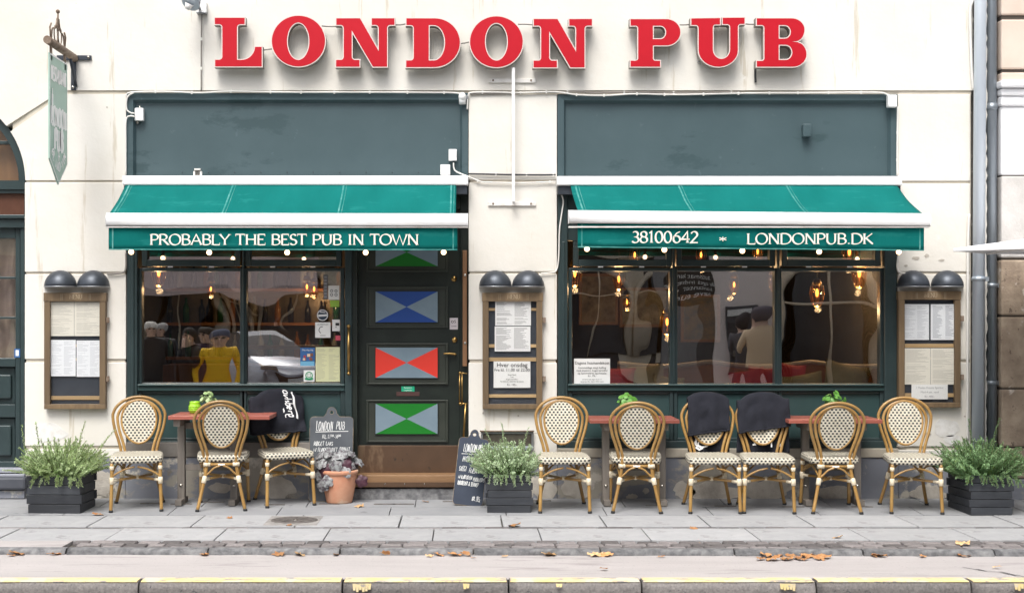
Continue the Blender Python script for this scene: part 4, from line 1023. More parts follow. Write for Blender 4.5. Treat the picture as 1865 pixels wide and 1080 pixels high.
# bulkhead lamps, in pairs over the menu cases
def dome(px, label):
    yb_ = 0; cx = X(px, -.07); z0 = Z(522, -.1); r = .143
    root = empty('dome_lamp', (cx, 0, z0), label, 'wall lamp', 'dark dome lamps over the menu cases')
    q = MB(); n, k = 20, 9; base = 0
    for i in range(k+1):
        t = PI/2*i/k
        for j in range(n+1):
            a = PI + PI*j/n
            q.v.append(Vector((cx + r*math.cos(t)*math.cos(a), -.004 + r*1.0*math.cos(t)*math.sin(a), z0 + .145*math.sin(t))))
    for i in range(k):
        for j in range(n): q.f.append([i*(n+1)+j, i*(n+1)+j+1, (i+1)*(n+1)+j+1, (i+1)*(n+1)+j]); q.m.append(0); q.sm.append(True)
    q.build('shade', M['dark_metal'], root, solid=.004)
    q = MB(); q.tube([(cx + r*math.cos(PI + PI*j/24), -.004 + r*math.sin(PI + PI*j/24), z0) for j in range(25)], .0055, 6); q.build('rim', M['grey_metal'], root)
    q = MB(); q.lathe([(0,.05),(.05,.05),(.062,.0),(.062,-.004),(0,-.004)], (cx, -.065, z0+.012), 18); q.build('diffuser', M['dirty_white'], root)
    return root
dome(107, 'dark dome lamp over the left menu case, nearer the arched door'); dome(167, 'dark dome lamp over the left menu case, nearer the awning')
dome(902.5, 'dark dome lamp over the middle menu case, nearer the door'); dome(962.5, 'dark dome lamp over the middle menu case, nearer the right window')
dome(1667, 'dark dome lamp over the right menu case, nearer the window'); dome(1729, 'dark dome lamp over the right menu case, nearer the drainpipes')

# printed pages
def page_mat(name, base, ink, rows, cols, seed, dens=.5, margin=.08, head=.06):
    m = bpy.data.materials.new(name); nt, N, L, b = nodes_of(m); b.inputs['Roughness'].default_value = .85
    tc = N.new('ShaderNodeTexCoord'); sp = N.new('ShaderNodeSeparateXYZ'); L.new(tc.outputs['Generated'], sp.inputs[0])
    u, v = sp.outputs[0], sp.outputs[2]
    row = mathn(nt, 'FLOOR', mathn(nt, 'MULTIPLY', v, rows)); fv = mathn(nt, 'FRACT', mathn(nt, 'MULTIPLY', v, rows))
    fu = mathn(nt, 'FRACT', mathn(nt, 'MULTIPLY', u, cols)); ci = mathn(nt, 'FLOOR', mathn(nt, 'MULTIPLY', u, cols))
    cb = N.new('ShaderNodeCombineXYZ'); L.new(mathn(nt, 'ADD', mathn(nt, 'MULTIPLY', row, 3.7), seed), cb.inputs[0]); L.new(ci, cb.inputs[1])
    wnz = N.new('ShaderNodeTexWhiteNoise'); wnz.noise_dimensions = '2D'; L.new(cb.outputs[0], wnz.inputs['Vector'])
    ln = ramp(nt, wnz.outputs[0], 0, 1, .35, .97)
    inrow = mathn(nt, 'LESS_THAN', fv, dens); inlen = mathn(nt, 'LESS_THAN', fu, ln); inm = mathn(nt, 'GREATER_THAN', fu, margin)
    skip = mathn(nt, 'GREATER_THAN', wnz.outputs[0], .10)
    mu = mathn(nt, 'MULTIPLY', mathn(nt, 'GREATER_THAN', v, .05), mathn(nt, 'LESS_THAN', v, .96))
    f = mathn(nt, 'MULTIPLY', mathn(nt, 'MULTIPLY', inrow, inlen), mathn(nt, 'MULTIPLY', mathn(nt, 'MULTIPLY', inm, skip), mu))
    L.new(mixcol(nt, f, base, ink), b.inputs['Base Color']); return m
M['page_cream'] = page_mat('cream printed page', (.76,.73,.64), (.53,.51,.45), 44, 1, 1.3)
M['page_cream2'] = page_mat('cream printed page, second', (.76,.73,.64), (.53,.51,.45), 44, 1, 7.9)
M['page_white'] = page_mat('white printed page', (.80,.82,.84), (.60,.62,.65), 36, 2, 3.1)
M['page_white2'] = page_mat('white page with dark columns', (.80,.82,.84), (.40,.42,.46), 38, 2, 5.7, margin=.16)
M['page_menu'] = page_mat('white page with black text', (.80,.80,.79), (.22,.22,.22), 24, 2, 2.2, .42)
M['page_menu2'] = page_mat('white page with black text, second', (.80,.80,.79), (.24,.24,.24), 26, 2, 9.4, .42)
M['page_yellow'] = page_mat('pale yellow printed page', (.66,.66,.40), (.50,.50,.32), 30, 2, 4.4)
def paper(px0, px1, py0, py1, y, m, label, cat='notice', group=None, tilt=0, text=None, name='printed_page', ink='black_print'):
    q = MB(); x0, x1, z0, z1 = X(px0,y), X(px1,y), Z(py1,y), Z(py0,y); cx, cz = (x0+x1)/2, (z0+z1)/2
    Mt = Matrix.Translation((cx, y, cz)) @ Matrix.Rotation(R(tilt), 4, 'Y')
    w, h = (x1-x0)/2, (z1-z0)/2
    q.grid(lambda u, v: tuple(Mt @ Vector((-w + 2*w*u, -.0012 - .0015*math.sin(PI*u)*math.sin(PI*v), -h + 2*h*v))), 4, 4)
    o = q.build(name, M[m]); setp(o, label, cat, group)
    if text:
        fr = Fr((cx, y - .0045, cz), Mt.to_3x3() @ Vector((1,0,0)), Mt.to_3x3() @ Vector((0,0,1)))
        t = MB()
        for (s, size, a, b_) in text: font_text(t, fr, s, size, a, b_)
        t.build('print', M[ink], o)
    return o
def menu_case(p0, p1, t, bt, label, rails, head):
    root = empty('menu_case', (X((p0+p1)/2), 0, Z(bt)), label, 'menu case', 'oak menu cases on the piers')
    yf = -.065; fw = 11
    q = MB(); q.pbox(p0+6, p1-6, t+6, bt-6, -.022, -.002); q.build('backing', M['felt'], root)
    q = MB(); q.pbox(p0, p0+fw, t+16, bt-9, yf, -.001); q.build('frame_stile', M['box_wood'], root, bevel=.004)
    q = MB(); q.pbox(p1-fw, p1, t+16, bt-9, yf, -.001); q.build('frame_stile', M['box_wood'], root, bevel=.004)
    q = MB(); q.pbox(p0-1, p1+1, t, t+16, yf-.004, -.001); q.build('head_board', M['box_wood'], root, bevel=.004)
    q = MB(); q.pbox(p0, p1, bt-9, bt, yf-.001, -.001); q.build('frame_bottom', M['box_wood'], root, bevel=.004)
    for (a, c) in rails:
        q = MB(); q.pbox(p0+fw, p1-fw, a, c, -.034, -.0225); q.build('rail', M['slat_wood'], root, bevel=.002)
    q = MB(); q.box(X(p0+fw-1, yf), X(p1-fw+1, yf), yf+.012, yf+.016, Z(bt-8, yf), Z(t+15, yf)); q.build('glass', M['glass_clear'], root)
    q = MB()
    for py in (t + 45, bt - 60): q.pbox(p1, p1+6, py, py+10, -.05, -.02)
    build_each(q, 'hinge', M['rust'], root, bevel=.002)
    q = MB(); fr = Fr((X((p0+p1)/2 + 2, yf-.006), yf-.006, Z(t+11.5, yf))); s = .04
    if head == 'text':
        wd = text_width('MENU', s, .95); roman(q, fr, 'MENU', s, -wd/2, 0, sx=.95, heavy=.7)
    for sx_ in (-1, 1):
        for sh in (-.006, .006): ribbon(q, fr, [(sx_*.125 + sh, -.012), (sx_*.125 + sh, .045)], lambda d: .003, .001)
    q.build('carved_heading', mat('faded carving', (.36,.29,.20), .8), root)
    return root
menu_case(80, 192, 533, 745, 'oak menu case on the left pier, holding two cream and two white pages', [(627,632),(652,657),(721,728)], 'text')
menu_case(879, 988, 533, 745, 'oak menu case on the middle pier, with a notice for Wednesdays', [(561,566),(627,633),(651,658),(718,724)], 'text')
menu_case(1637, 1750, 530, 742, 'oak menu case on the right pier, next to the drainpipes', [(626,633),(650,655),(716,723)], 'text')
YP = -.036
G = 'pages in the menu cases'
paper(87, 135, 550, 612, YP, 'page_cream', 'cream printed page in the left menu case, on the side of the arched door', 'menu page', G)
paper(135.5, 184, 550, 612, YP, 'page_cream2', 'cream printed page in the left menu case, on the side of the hinges', 'menu page', G)
paper(91, 138, 619, 685, YP, 'page_white', 'bright white page low in the left menu case, on the side of the arched door', 'menu page', G)
paper(139.5, 185, 620, 686, YP, 'page_white', 'bright white page low in the left menu case, on the side of the hinges', 'menu page', G)
paper(902, 967, 549, 593, YP, 'page_menu', 'page of small black print at the top of the middle menu case', 'menu page', G)
paper(901, 966, 594.5, 640, YP, 'page_menu2', 'page of small black print below the topmost page in the middle menu case', 'menu page', G)
k = W(1, YP)
paper(899, 966, 658, 706, YP, 'paper', 'white notice headed Hver onsdag at the bottom of the middle menu case', 'notice', G, text=[('Hver onsdag', 11*k, 0, 14*k), ('Fra kl. 11.00 til 22.00', 7.6*k, 0, 6*k), ('Stegt flæsk', 3.6*k, 0, -1.5*k), ('med', 3.2*k, 0, -5.5*k), ('Kogte kartofler,', 3.4*k, 0, -9.5*k), ('Persillesovs, rødbeder og sennep', 3.2*k, 0, -13.5*k), ('Kr. 145,-', 5*k, 0, -20*k)])
paper(1645, 1692, 554, 619, YP, 'page_white', 'white page at the top of the right menu case, nearer the window', 'menu page', G)
paper(1695, 1741, 554, 619, YP, 'page_white2', 'white page with two dark text columns at the top of the right menu case', 'menu page', G)
paper(1647, 1694.5, 634, 700, YP, 'page_cream', 'cream page in the right menu case, nearer the window', 'menu page', G)
paper(1695, 1741, 634, 700, YP, 'page_cream2', 'cream page in the right menu case, nearer the drainpipes', 'menu page', G)
paper(1660, 1726, 700, 727, YP - .003, 'paper', 'small white note with three grey lines at the bottom of the right menu case', 'notice', G, text=[('1 Flaske Husets Spiritus', 5.2*k, 0, 6*k), ('Med 4 stk. vand', 5.2*k, 0, -2*k), ('Kr. 400,-', 5.2*k, 0, -10*k)], ink='grey_print')
# notices behind / on the shop windows
YS = YG - .004
k = W(1, YS)
paper(1045.5, 1111, 653, 699, YS, 'paper', 'cream notice headed Dagens husmandskost in the corner of the right shop window', 'notice', text=[('Dagens husmandskost', 7.0*k, 0, 13*k), ('Gammeldags stegt kylling', 5.0*k, 0, 5*k), ('med skysauce, kogte kartofler', 4.7*k, 0, 0), ('og hjemmelavet agurkesalat', 4.7*k, 0, -5*k), ('Kr. 79,-', 5*k, 0, -10*k), ('serveres hele dagen fra kl. 11', 3*k, 0, -15.5*k), ('spørg også efter dagens tilbud i baren', 2.8*k, 0, -19.5*k)])
paper(575, 619, 632, 695, YS, 'page_yellow', 'pale yellow printed sheet low in the left shop window', 'notice')
poster = paper(547, 573.5, 633, 666, YS, 'tag_blue', 'dark blue poster with red figures beside the yellow sheet', 'poster', text=[('Dag dag dag', 4.2*k, 0, 11*k)], ink='white_print')
q = MB(); fr = Fr((X(560,YS), YS-.006, Z(650,YS)))
rr = random.Random(4)
for i in range(9):
    a, b_ = rr.uniform(-9,9)*k, rr.uniform(-5,6)*k; w_ = rr.uniform(1.5,3)*k
    q.add([fr(a-w_,b_-w_,.0004*i), fr(a+w_,b_-w_,.0004*i), fr(a+w_,b_+w_,.0004*i), fr(a-w_,b_+w_,.0004*i)], [(0,1,2,3)], i % 3)
q.add([fr(-12.5*k,-16*k), fr(12.5*k,-16*k), fr(12.5*k,-8*k), fr(-12.5*k,-8*k)], [(0,1,2,3)], 3)
q.build('print', [mat('poster red', (.45,.06,.06), .7), mat('poster cream', (.7,.55,.4), .7), mat('poster brown', (.2,.08,.05), .7), mat('poster light blue', (.16,.42,.62), .7)], poster)
smile = paper(553, 573, 674, 695, YS, 'paper', 'small white sticker with a green smiling face under the blue poster', 'sticker', name='window_sticker')
q = MB(); fr = Fr((X(563,YS), YS-.0055, Z(683.5,YS)))
ribbon(q, fr, [(6*k*math.cos(R(a)), 6*k*math.sin(R(a))) for a in range(0,361,20)], lambda d: 1.5*k, 0); ribbon(q, fr, [(3.4*k*math.cos(R(a)), 3.4*k*math.sin(R(a))) for a in range(200,341,14)], lambda d: 1.1*k, 0)
for sx_ in (-2.2, 2.2): ribbon(q, fr, [(sx_*k, .8*k), (sx_*k, 3*k)], lambda d: 1.3*k, 0)
ribbon(q, fr, [(-7.5*k,-5.5*k),(-3*k,-7*k),(3*k,-7*k),(7.5*k,-5.5*k)], lambda d: 2.8*k, .0006)
q.build('smiley', mat('green print', (.02,.30,.12), .7), smile)
def sticker(px0, px1, py0, py1, m, label, text=(), ink='black_print', round_=False, deco=None):
    y = YS; x0, x1, z0, z1 = X(px0,y), X(px1,y), Z(py1,y), Z(py0,y); q = MB()
    if round_: q.lathe([(0,.0015),((x1-x0)/2,.0015),((x1-x0)/2,0)], ((x0+x1)/2, y-.001, (z0+z1)/2), 24, M=Matrix.Rotation(R(90),4,'X'), sm=False)
    else: q.box(x0, x1, y-.0025, y-.001, z0, z1)
    o = q.build('window_sticker', M[m] if isinstance(m, str) else m, bevel=0 if round_ else .004); setp(o, label, 'sticker', 'stickers on the left shop window')
    t = MB(); fr = Fr(((x0+x1)/2, y-.0032, (z0+z1)/2))
    for (s, size, a, b_) in text: font_text(t, fr, s, size*k, a*k, b_*k)
    if deco: deco(t, fr)
    if t.v: t.build('print', M[ink], o)
    return o
M['navy_print'] = mat('navy print', (.03,.05,.08), .6)
def d_round(t, fr):
    ribbon(t, fr, [(-8*k,-1*k),(8*k,0)], lambda d: 3.6*k, .0004); ribbon(t, fr, [(-5*k,6*k),(5*k,5*k)], lambda d: 1.6*k, .0004)
    ribbon(t, fr, [(9.4*k*math.cos(R(a)), 9.4*k*math.sin(R(a))) for a in range(0,361,15)], lambda d: 1.4*k, .0002)
sticker(577, 598, 562, 586, 'navy_print', 'round navy sticker with a white band', ink='white_print', round_=True, deco=d_round)
sticker(574, 602, 587, 615, 'paper', 'square white sticker with a crescent, below the round navy one', [('DE OFFENTLIGE', 2.8, 0, 9)], deco=lambda t, fr: (ribbon(t, fr, [((-1 + 6*math.cos(R(a)))*k, (0 + 6*math.sin(R(a)))*k) for a in range(80,260,15)], lambda d: 1.1*k, 0), ribbon(t, fr, [(-5*k,-10*k),(5*k,-10*k)], lambda d: .8*k, 0)))
sticker(605, 619, 582, 603, 'paper', 'small white card sticker with a dark badge at the window edge', deco=lambda t, fr: (ribbon(t, fr, [(-1*k,2*k),(6*k,2*k)], lambda d: 5*k, 0), ribbon(t, fr, [(0,-2*k),(0,-4*k)], lambda d: 1.5*k, 0)))
sticker(598, 618, 520, 546, 'paper', 'white sticker with four small emblems at the top of the left window', deco=lambda t, fr: [ribbon(t, fr, [((a + 2.2*math.cos(R(g)))*k, (b_ + 2.2*math.sin(R(g)))*k) for g in range(0,361,30)], lambda d: .9*k, 0) for a, b_ in ((-4,3),(4,3),(-4,-4),(4,-4))])
sticker(601, 618, 547, 559, mat('lime sticker', (.30,.50,.06), .6), 'lime green sticker below the white one with emblems')
sticker(589, 597, 500, 545, mat('translucent dark sticker', (.16,.16,.17), .5), 'tall dark sticker with a column of emblems at the top of the left window', deco=lambda t, fr: [t.add([fr(-2.5*k, (16-6*i)*k, 0), fr(2.5*k, (16-6*i)*k, 0), fr(2.5*k, (19.5-6*i)*k, 0), fr(-2.5*k, (19.5-6*i)*k, 0)], [(0,1,2,3)]) for i in range(7)], ink='grey_print')
sticker(611, 620, 611, 620, mat('red white sticker', (.60,.08,.12), .6), 'tiny red sticker at the right edge of the left window')
# print on the door stickers and signs
q = MB(); fr = Fr((X(826.5,YD), YD-.0052, Z(589,YD))); k = W(1, YD)
ribbon(q, fr, [(( -2.5+2*math.cos(R(a)))*k, (3+2*math.sin(R(a)))*k) for a in range(0,361,30)], lambda d: .9*k, 0); roman(q, fr, 'S', 5*k, 1*k, 1*k); font_text(q, fr, 'ALARM', 3*k, 0, -6*k)
q.build('print', M['black_print'], door)
q = MB(); fr = Fr((X(743,YD), YD-.0072, Z(708,YD))); font_text(q, fr, 'Reception', 3.6*k, 0, 1*k); font_text(q, fr, 'ringeklokke', 3.2*k, 0, -3.5*k); q.build('print', M['white_print'], door)

# hanging sign
hx = X(106, -.55)
root = empty('hanging_sign', (-3.455, 0, 3.9), 'pale green pennant sign on an iron bar, lettered RESTAURANT LONDON PUB', 'hanging sign')
q = MB(); q.pbox(103, 166, 101, 110, -.018, -.001); q.pbox(129, 138, 110, 165, -.02, -.001); q.build('wall_plate', M['dark_metal'], root, bevel=.003)
q = MB()
for (px, py) in ((162,105.5),(134,160)): q.lathe([(0,.010),(.012,.010),(.014,0)], (X(px), -.02, Z(py)), 10, M=Matrix.Rotation(R(90),4,'X'))
build_each(q, 'bolt', M['steel'], root)
sx_ = -3.455; zb_ = Z(107)
q = MB(); q.cyl((sx_, -.87, zb_), (sx_, -.001, zb_), .034, 16); q.build('bar', M['rust'], root)
q = MB(); q.tube([(sx_, -.16, zb_-.03), (sx_+.01, -.005, Z(158))], .014, 8); q.build('strut', M['dark_metal'], root)
q = MB()
for y in (-.76, -.34): q.box(sx_-.006, sx_+.006, y-.022, y+.022, 3.72 + (.06 if y < -.5 else .05), zb_ - .01)
build_each(q, 'hanger', M['rust'], root)
q = MB()
for s in (-1, 1): q.tube(smooth_path([(sx_, -.55 + s*.2, zb_+.03), (sx_, -.55 + s*.17, zb_+.12), (sx_, -.55 + s*.07, zb_+.15), (sx_, -.55 + s*.02, zb_+.24)], 6), .008, 6); q.tube([(sx_, -.55 + s*.06 + .055*math.cos(2*PI*i/16), zb_+.10 + .07*math.sin(2*PI*i/16)) for i in range(16)], .006, 6, closed=True); q.tube([(sx_, -.55 + s*.21, zb_+.02), (sx_, -.55 + s*.24, zb_+.12), (sx_, -.55 + s*.20, zb_+.16)], .008, 6)
q.tube([(sx_, -.55, zb_+.03), (sx_, -.55, zb_+.30)], .008, 6); q.ball((sx_, -.55, zb_+.30), .018); q.build('scrollwork', M['rust'], root)
ya, yb_ = -.82, -.28
out = [(ya, 3.835), (ya, 2.955), ((ya+yb_)/2, 2.76), (yb_, 2.955), (yb_, 3.835)]
q = MB(); n = len(out); q.add([(sx_+.006, p[0], p[1]) for p in out] + [(sx_-.006, p[0], p[1]) for p in out], [tuple(range(n)), tuple(range(2*n-1,n-1,-1))] + [(i, i+n, (i+1)%n+n, (i+1)%n) for i in range(n)])
pl = q.build('sign_plate', M['sage'], root)
q = MB(); fr = Fr((sx_+.0075, (ya+yb_)/2, 2.76), (0,1,0), (0,0,1), (1,0,0))
ins = [( -.262,1.065),(-.262,.2),(0,.012),(.262,.2),(.262,1.065),(-.262,1.065)]
for i in range(5): ribbon(q, fr, [ins[i], ins[i+1]], lambda d: .012, .0004*i)
def ctext(s, size, b_, sx_2=1, heavy=1.3):
    w_ = text_width(s, size, sx_2); roman(q, fr, s, size, -w_/2, b_, sx=sx_2, heavy=heavy, h0=.001)
ctext('RESTAURANT', .115, .86, .60, 1.5); ctext('LONDON', .15, .49, .68, 2.0); ctext('PUB', .17, .29, .8, 2.0); ctext('+', .11, .19, .9, 1.2)
ribbon(q, fr, [(-.2,.52),(-.2,.74)], lambda d: .05, .003); ribbon(q, fr, [(-.2,.72),(-.2,.79)], lambda d: .022, .0034)
for i, c in enumerate('ØL•MAD•VIN'):
    a = R(205 + i*14.4); cx, cy = .20*math.cos(a), .335 + .19*math.sin(a); t = a + PI/2
    f2 = Fr(fr(cx, cy), fr.ux*math.cos(t) + fr.uy*math.sin(t), -fr.ux*math.sin(t) + fr.uy*math.cos(t), fr.n); roman(q, f2, c, .075, -GL[c][0]*.0375*.8, -.03, sx=.8, heavy=1.5, h0=.001)
q.build('lettering', M['sign_white'], pl)
# ------------------------------------------------------------------ drainpipes and the stone building on the right
def pipe(px, r, y, label, m, z0, clamps, joints):
    root = empty('drainpipe', (X(px, y), y, z0), label, 'drainpipe')
    q = MB(); q.cyl((X(px,y), y, z0), (X(px,y), y, 9), r, 20); q.build('tube', M[m], root)
    q = MB()
    for py in clamps:
        q.tube([(X(px,y), y, Z(py,y)-.018), (X(px,y), y, Z(py,y)+.018)], r+.007, 20); q.box(X(px,y)+r*.6, X(px,y)+r+.035, y-.012, y+.012, Z(py,y)-.02, Z(py,y)+.02); q.box(X(px,y)-.012, X(px,y)+.012, y+r*.8, .10, Z(py,y)-.012, Z(py,y)+.012)
    q.build('clamp', M['zinc_dark' if m != 'zinc_pale' else 'zinc'], root)
    if joints:
        q = MB()
        for py in joints: q.tube([(X(px,y), y, Z(py,y)-.03), (X(px,y), y, Z(py,y)-.02), (X(px,y), y, Z(py,y)+.03)], [r+.003, r+.008, r+.008], 20); 
        q.build('socket_joint', M['zinc_dark'], root)
    return root
p1 = pipe(1780, .052, -.07, 'pale blue grey drainpipe at the end of the pub wall, nearer the menu case', 'zinc_pale', .03, [508], [])
for o in KIDS[p1.name]:             # it leans a little
    pass
p1.rotation_euler = (0, R(.35), 0)
pipe(1806, .046, .02, 'dull lead grey drainpipe in the gap beside the stone building', 'zinc_dark', .03, [520, 697], [195])
nb = empty('stone_building', (X(1940), 0, 0), 'neighbouring stone building with pinkish plaster above weathered brown stone blocks', 'building')
def nblk(py0, py1, m, name, yf=-.05, x0=1820, x1=2300, bev=.015):
    q = MB(); q.box(X(x0), X(x1), yf, .4, Z(py1), Z(py0)); q.build(name, M[m], nb, bevel=bev)
for (a, c) in ((-300,-178),(-172,-84),(-78,30),(38,128),(134,150)): nblk(a, c, 'pink_plaster', 'plaster_block')
nblk(-760, -306, 'pink_plaster', 'plaster_block')
nblk(150, 163, 'white_plaster', 'cornice', -.13, 1814); nblk(164, 177, 'white_plaster', 'cornice', -.09, 1817); nblk(177, 195, 'white_plaster', 'cornice', -.07, 1818); nblk(195, 320, 'white_plaster', 'white_band', -.045)
nblk(322, 470, 'stone_pale', 'stone_block'); nblk(474, 574, 'stone', 'stone_block'); nblk(577, 706, 'stone', 'stone_block', -.045); nblk(709, 812, 'stone', 'stone_block', -.055); nblk(815, 870, 'stone', 'stone_block', -.05, 1822)
nblk(871, 920, 'plinth', 'stone_plinth', -.08, 1815)
q = MB(); q.box(X(1822), X(2300), -.03, .38, -.05, Z(-760)); q.build('wall_core', mat('dark stone joint', (.10,.085,.07), .9), nb)
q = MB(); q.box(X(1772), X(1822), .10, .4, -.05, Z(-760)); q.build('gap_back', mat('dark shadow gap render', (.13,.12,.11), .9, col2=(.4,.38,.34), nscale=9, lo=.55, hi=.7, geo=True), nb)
q = MB(); rr = random.Random(5)
pts = [(X(1797 + rr.uniform(-1.5,1.5)), Z(900 - 10*i)) for i in range(100)]
q.prism([(X(1794), Z(905))] + pts + [(X(1794), Z(-90))], -.001, .11); q.build('broken_render_edge', M['plaster'], pub)
# tip of a parasol reaching in from the right
root = empty('parasol', (X(2150,-1.1), -1.1, 0), 'white parasol whose canvas tip reaches in at the right edge', 'parasol')
def PS(px, py, y): return Vector((X(px,y), y, Z(py,y)))
q = MB(); ap = PS(2170, 395, -1.2); n = 8; rim = []
for i in range(n):
    a = 2*PI*i/n; rim.append(Vector((ap.x + 1.92*math.cos(a), ap.y + 1.92*math.sin(a)*.6, Z(453, -1.2) + .02*math.sin(a))))
for i in range(n):
    a, c = rim[i], rim[(i+1) % n]
    q.add([ap, a, c], [(0,1,2)]); q.add([a, c, c - Vector((0,0,.02)), a - Vector((0,0,.02))], [(0,1,2,3)])
q.build('canvas', M['parasol'], root, solid=.004)
q = MB()
for i in range(n): q.cyl(ap - Vector((0,0,.05)), rim[i] - Vector((0,0,.02)), .008, 6)
q.build('rib', M['dirty_white'], root)
q = MB(); q.cyl((ap.x, ap.y, 0), tuple(ap), .022, 12); q.build('pole', M['white_metal'], root)
q = MB(); q.lathe([(.28,0),(.28,.05),(.05,.09),(.03,.25),(0,.25)], (ap.x, ap.y, 0), 20); q.build('base', M['granite'], root)

# ------------------------------------------------------------------ bistro chairs
def weave_mat():
    m = bpy.data.materials.new('cream and black woven seat'); nt, N, L, b = nodes_of(m); b.inputs['Roughness'].default_value = .5
    tc = N.new('ShaderNodeTexCoord'); sp = N.new('ShaderNodeSeparateXYZ'); L.new(tc.outputs['Object'], sp.inputs[0])
    ge = N.new('ShaderNodeNewGeometry'); sn = N.new('ShaderNodeSeparateXYZ'); L.new(ge.outputs['Normal'], sn.inputs[0])
    top = mathn(nt, 'GREATER_THAN', mathn(nt, 'ABSOLUTE', sn.outputs[2]), .75)
    sidew = mathn(nt, 'GREATER_THAN', mathn(nt, 'ABSOLUTE', sn.outputs[0]), .75)
    def sel(f, a, c): 
        return mathn(nt, 'ADD', mathn(nt, 'MULTIPLY', a, mathn(nt, 'SUBTRACT', 1.0, f)), mathn(nt, 'MULTIPLY', c, f))
    u = sel(sidew, sp.outputs[0], sp.outputs[1]); v = sel(top, sp.outputs[2], sp.outputs[1])
    V = mathn(nt, 'MULTIPLY', v, 1/.0225); row = mathn(nt, 'FLOOR', V); fv = mathn(nt, 'FRACT', V)
    par = mathn(nt, 'MULTIPLY', mathn(nt, 'FLOORED_MODULO', row, 2.0), .5)
    U = mathn(nt, 'ADD', mathn(nt, 'MULTIPLY', u, 1/.033), par); fu = mathn(nt, 'FRACT', U)
    dot = mathn(nt, 'MULTIPLY', mathn(nt, 'LESS_THAN', mathn(nt, 'ABSOLUTE', mathn(nt, 'SUBTRACT', fu, .5)), .26), mathn(nt, 'LESS_THAN', mathn(nt, 'ABSOLUTE', mathn(nt, 'SUBTRACT', fv, .5)), .33))
    st = ramp(nt, ntex(nt, 30, 3), .3, .7); cream = mixcol(nt, st, (.74,.70,.58), (.60,.55,.43))
    L.new(mixcol(nt, dot, cream, (.025,.024,.026)), b.inputs['Base Color'])
    h = mathn(nt, 'ADD', mathn(nt, 'ABSOLUTE', mathn(nt, 'SINE', mathn(nt, 'MULTIPLY', u, 3.1416/.0085))), mathn(nt, 'ABSOLUTE', mathn(nt, 'SINE', mathn(nt, 'MULTIPLY', v, 3.1416/.01175))))
    bn = N.new('ShaderNodeBump'); bn.inputs['Strength'].default_value = .5; bn.inputs['Distance'].default_value = .003; L.new(h, bn.inputs['Height']); L.new(bn.outputs[0], b.inputs['Normal'])
    return m
M['weave'] = weave_mat()
M['clip_white'] = M['white_plastic']
def rake(z): return .185 + (z - .45) * .20
def hoop(wb, wm, zm, rz, zb):
    L_ = [(-wb, zb), (-wb - (wm-wb)*.30, zb + (zm-zb)*.35), (-wb - (wm-wb)*.80, zb + (zm-zb)*.72)]
    top = [(-wm*math.cos(R(a)), zm + rz*math.sin(R(a))) for a in range(0, 181, 15)]
    P = L_ + top + [(-p[0], p[1]) for p in L_[::-1]]
    return smooth_path([(p[0], rake(p[1]), p[1]) for p in P], 3)
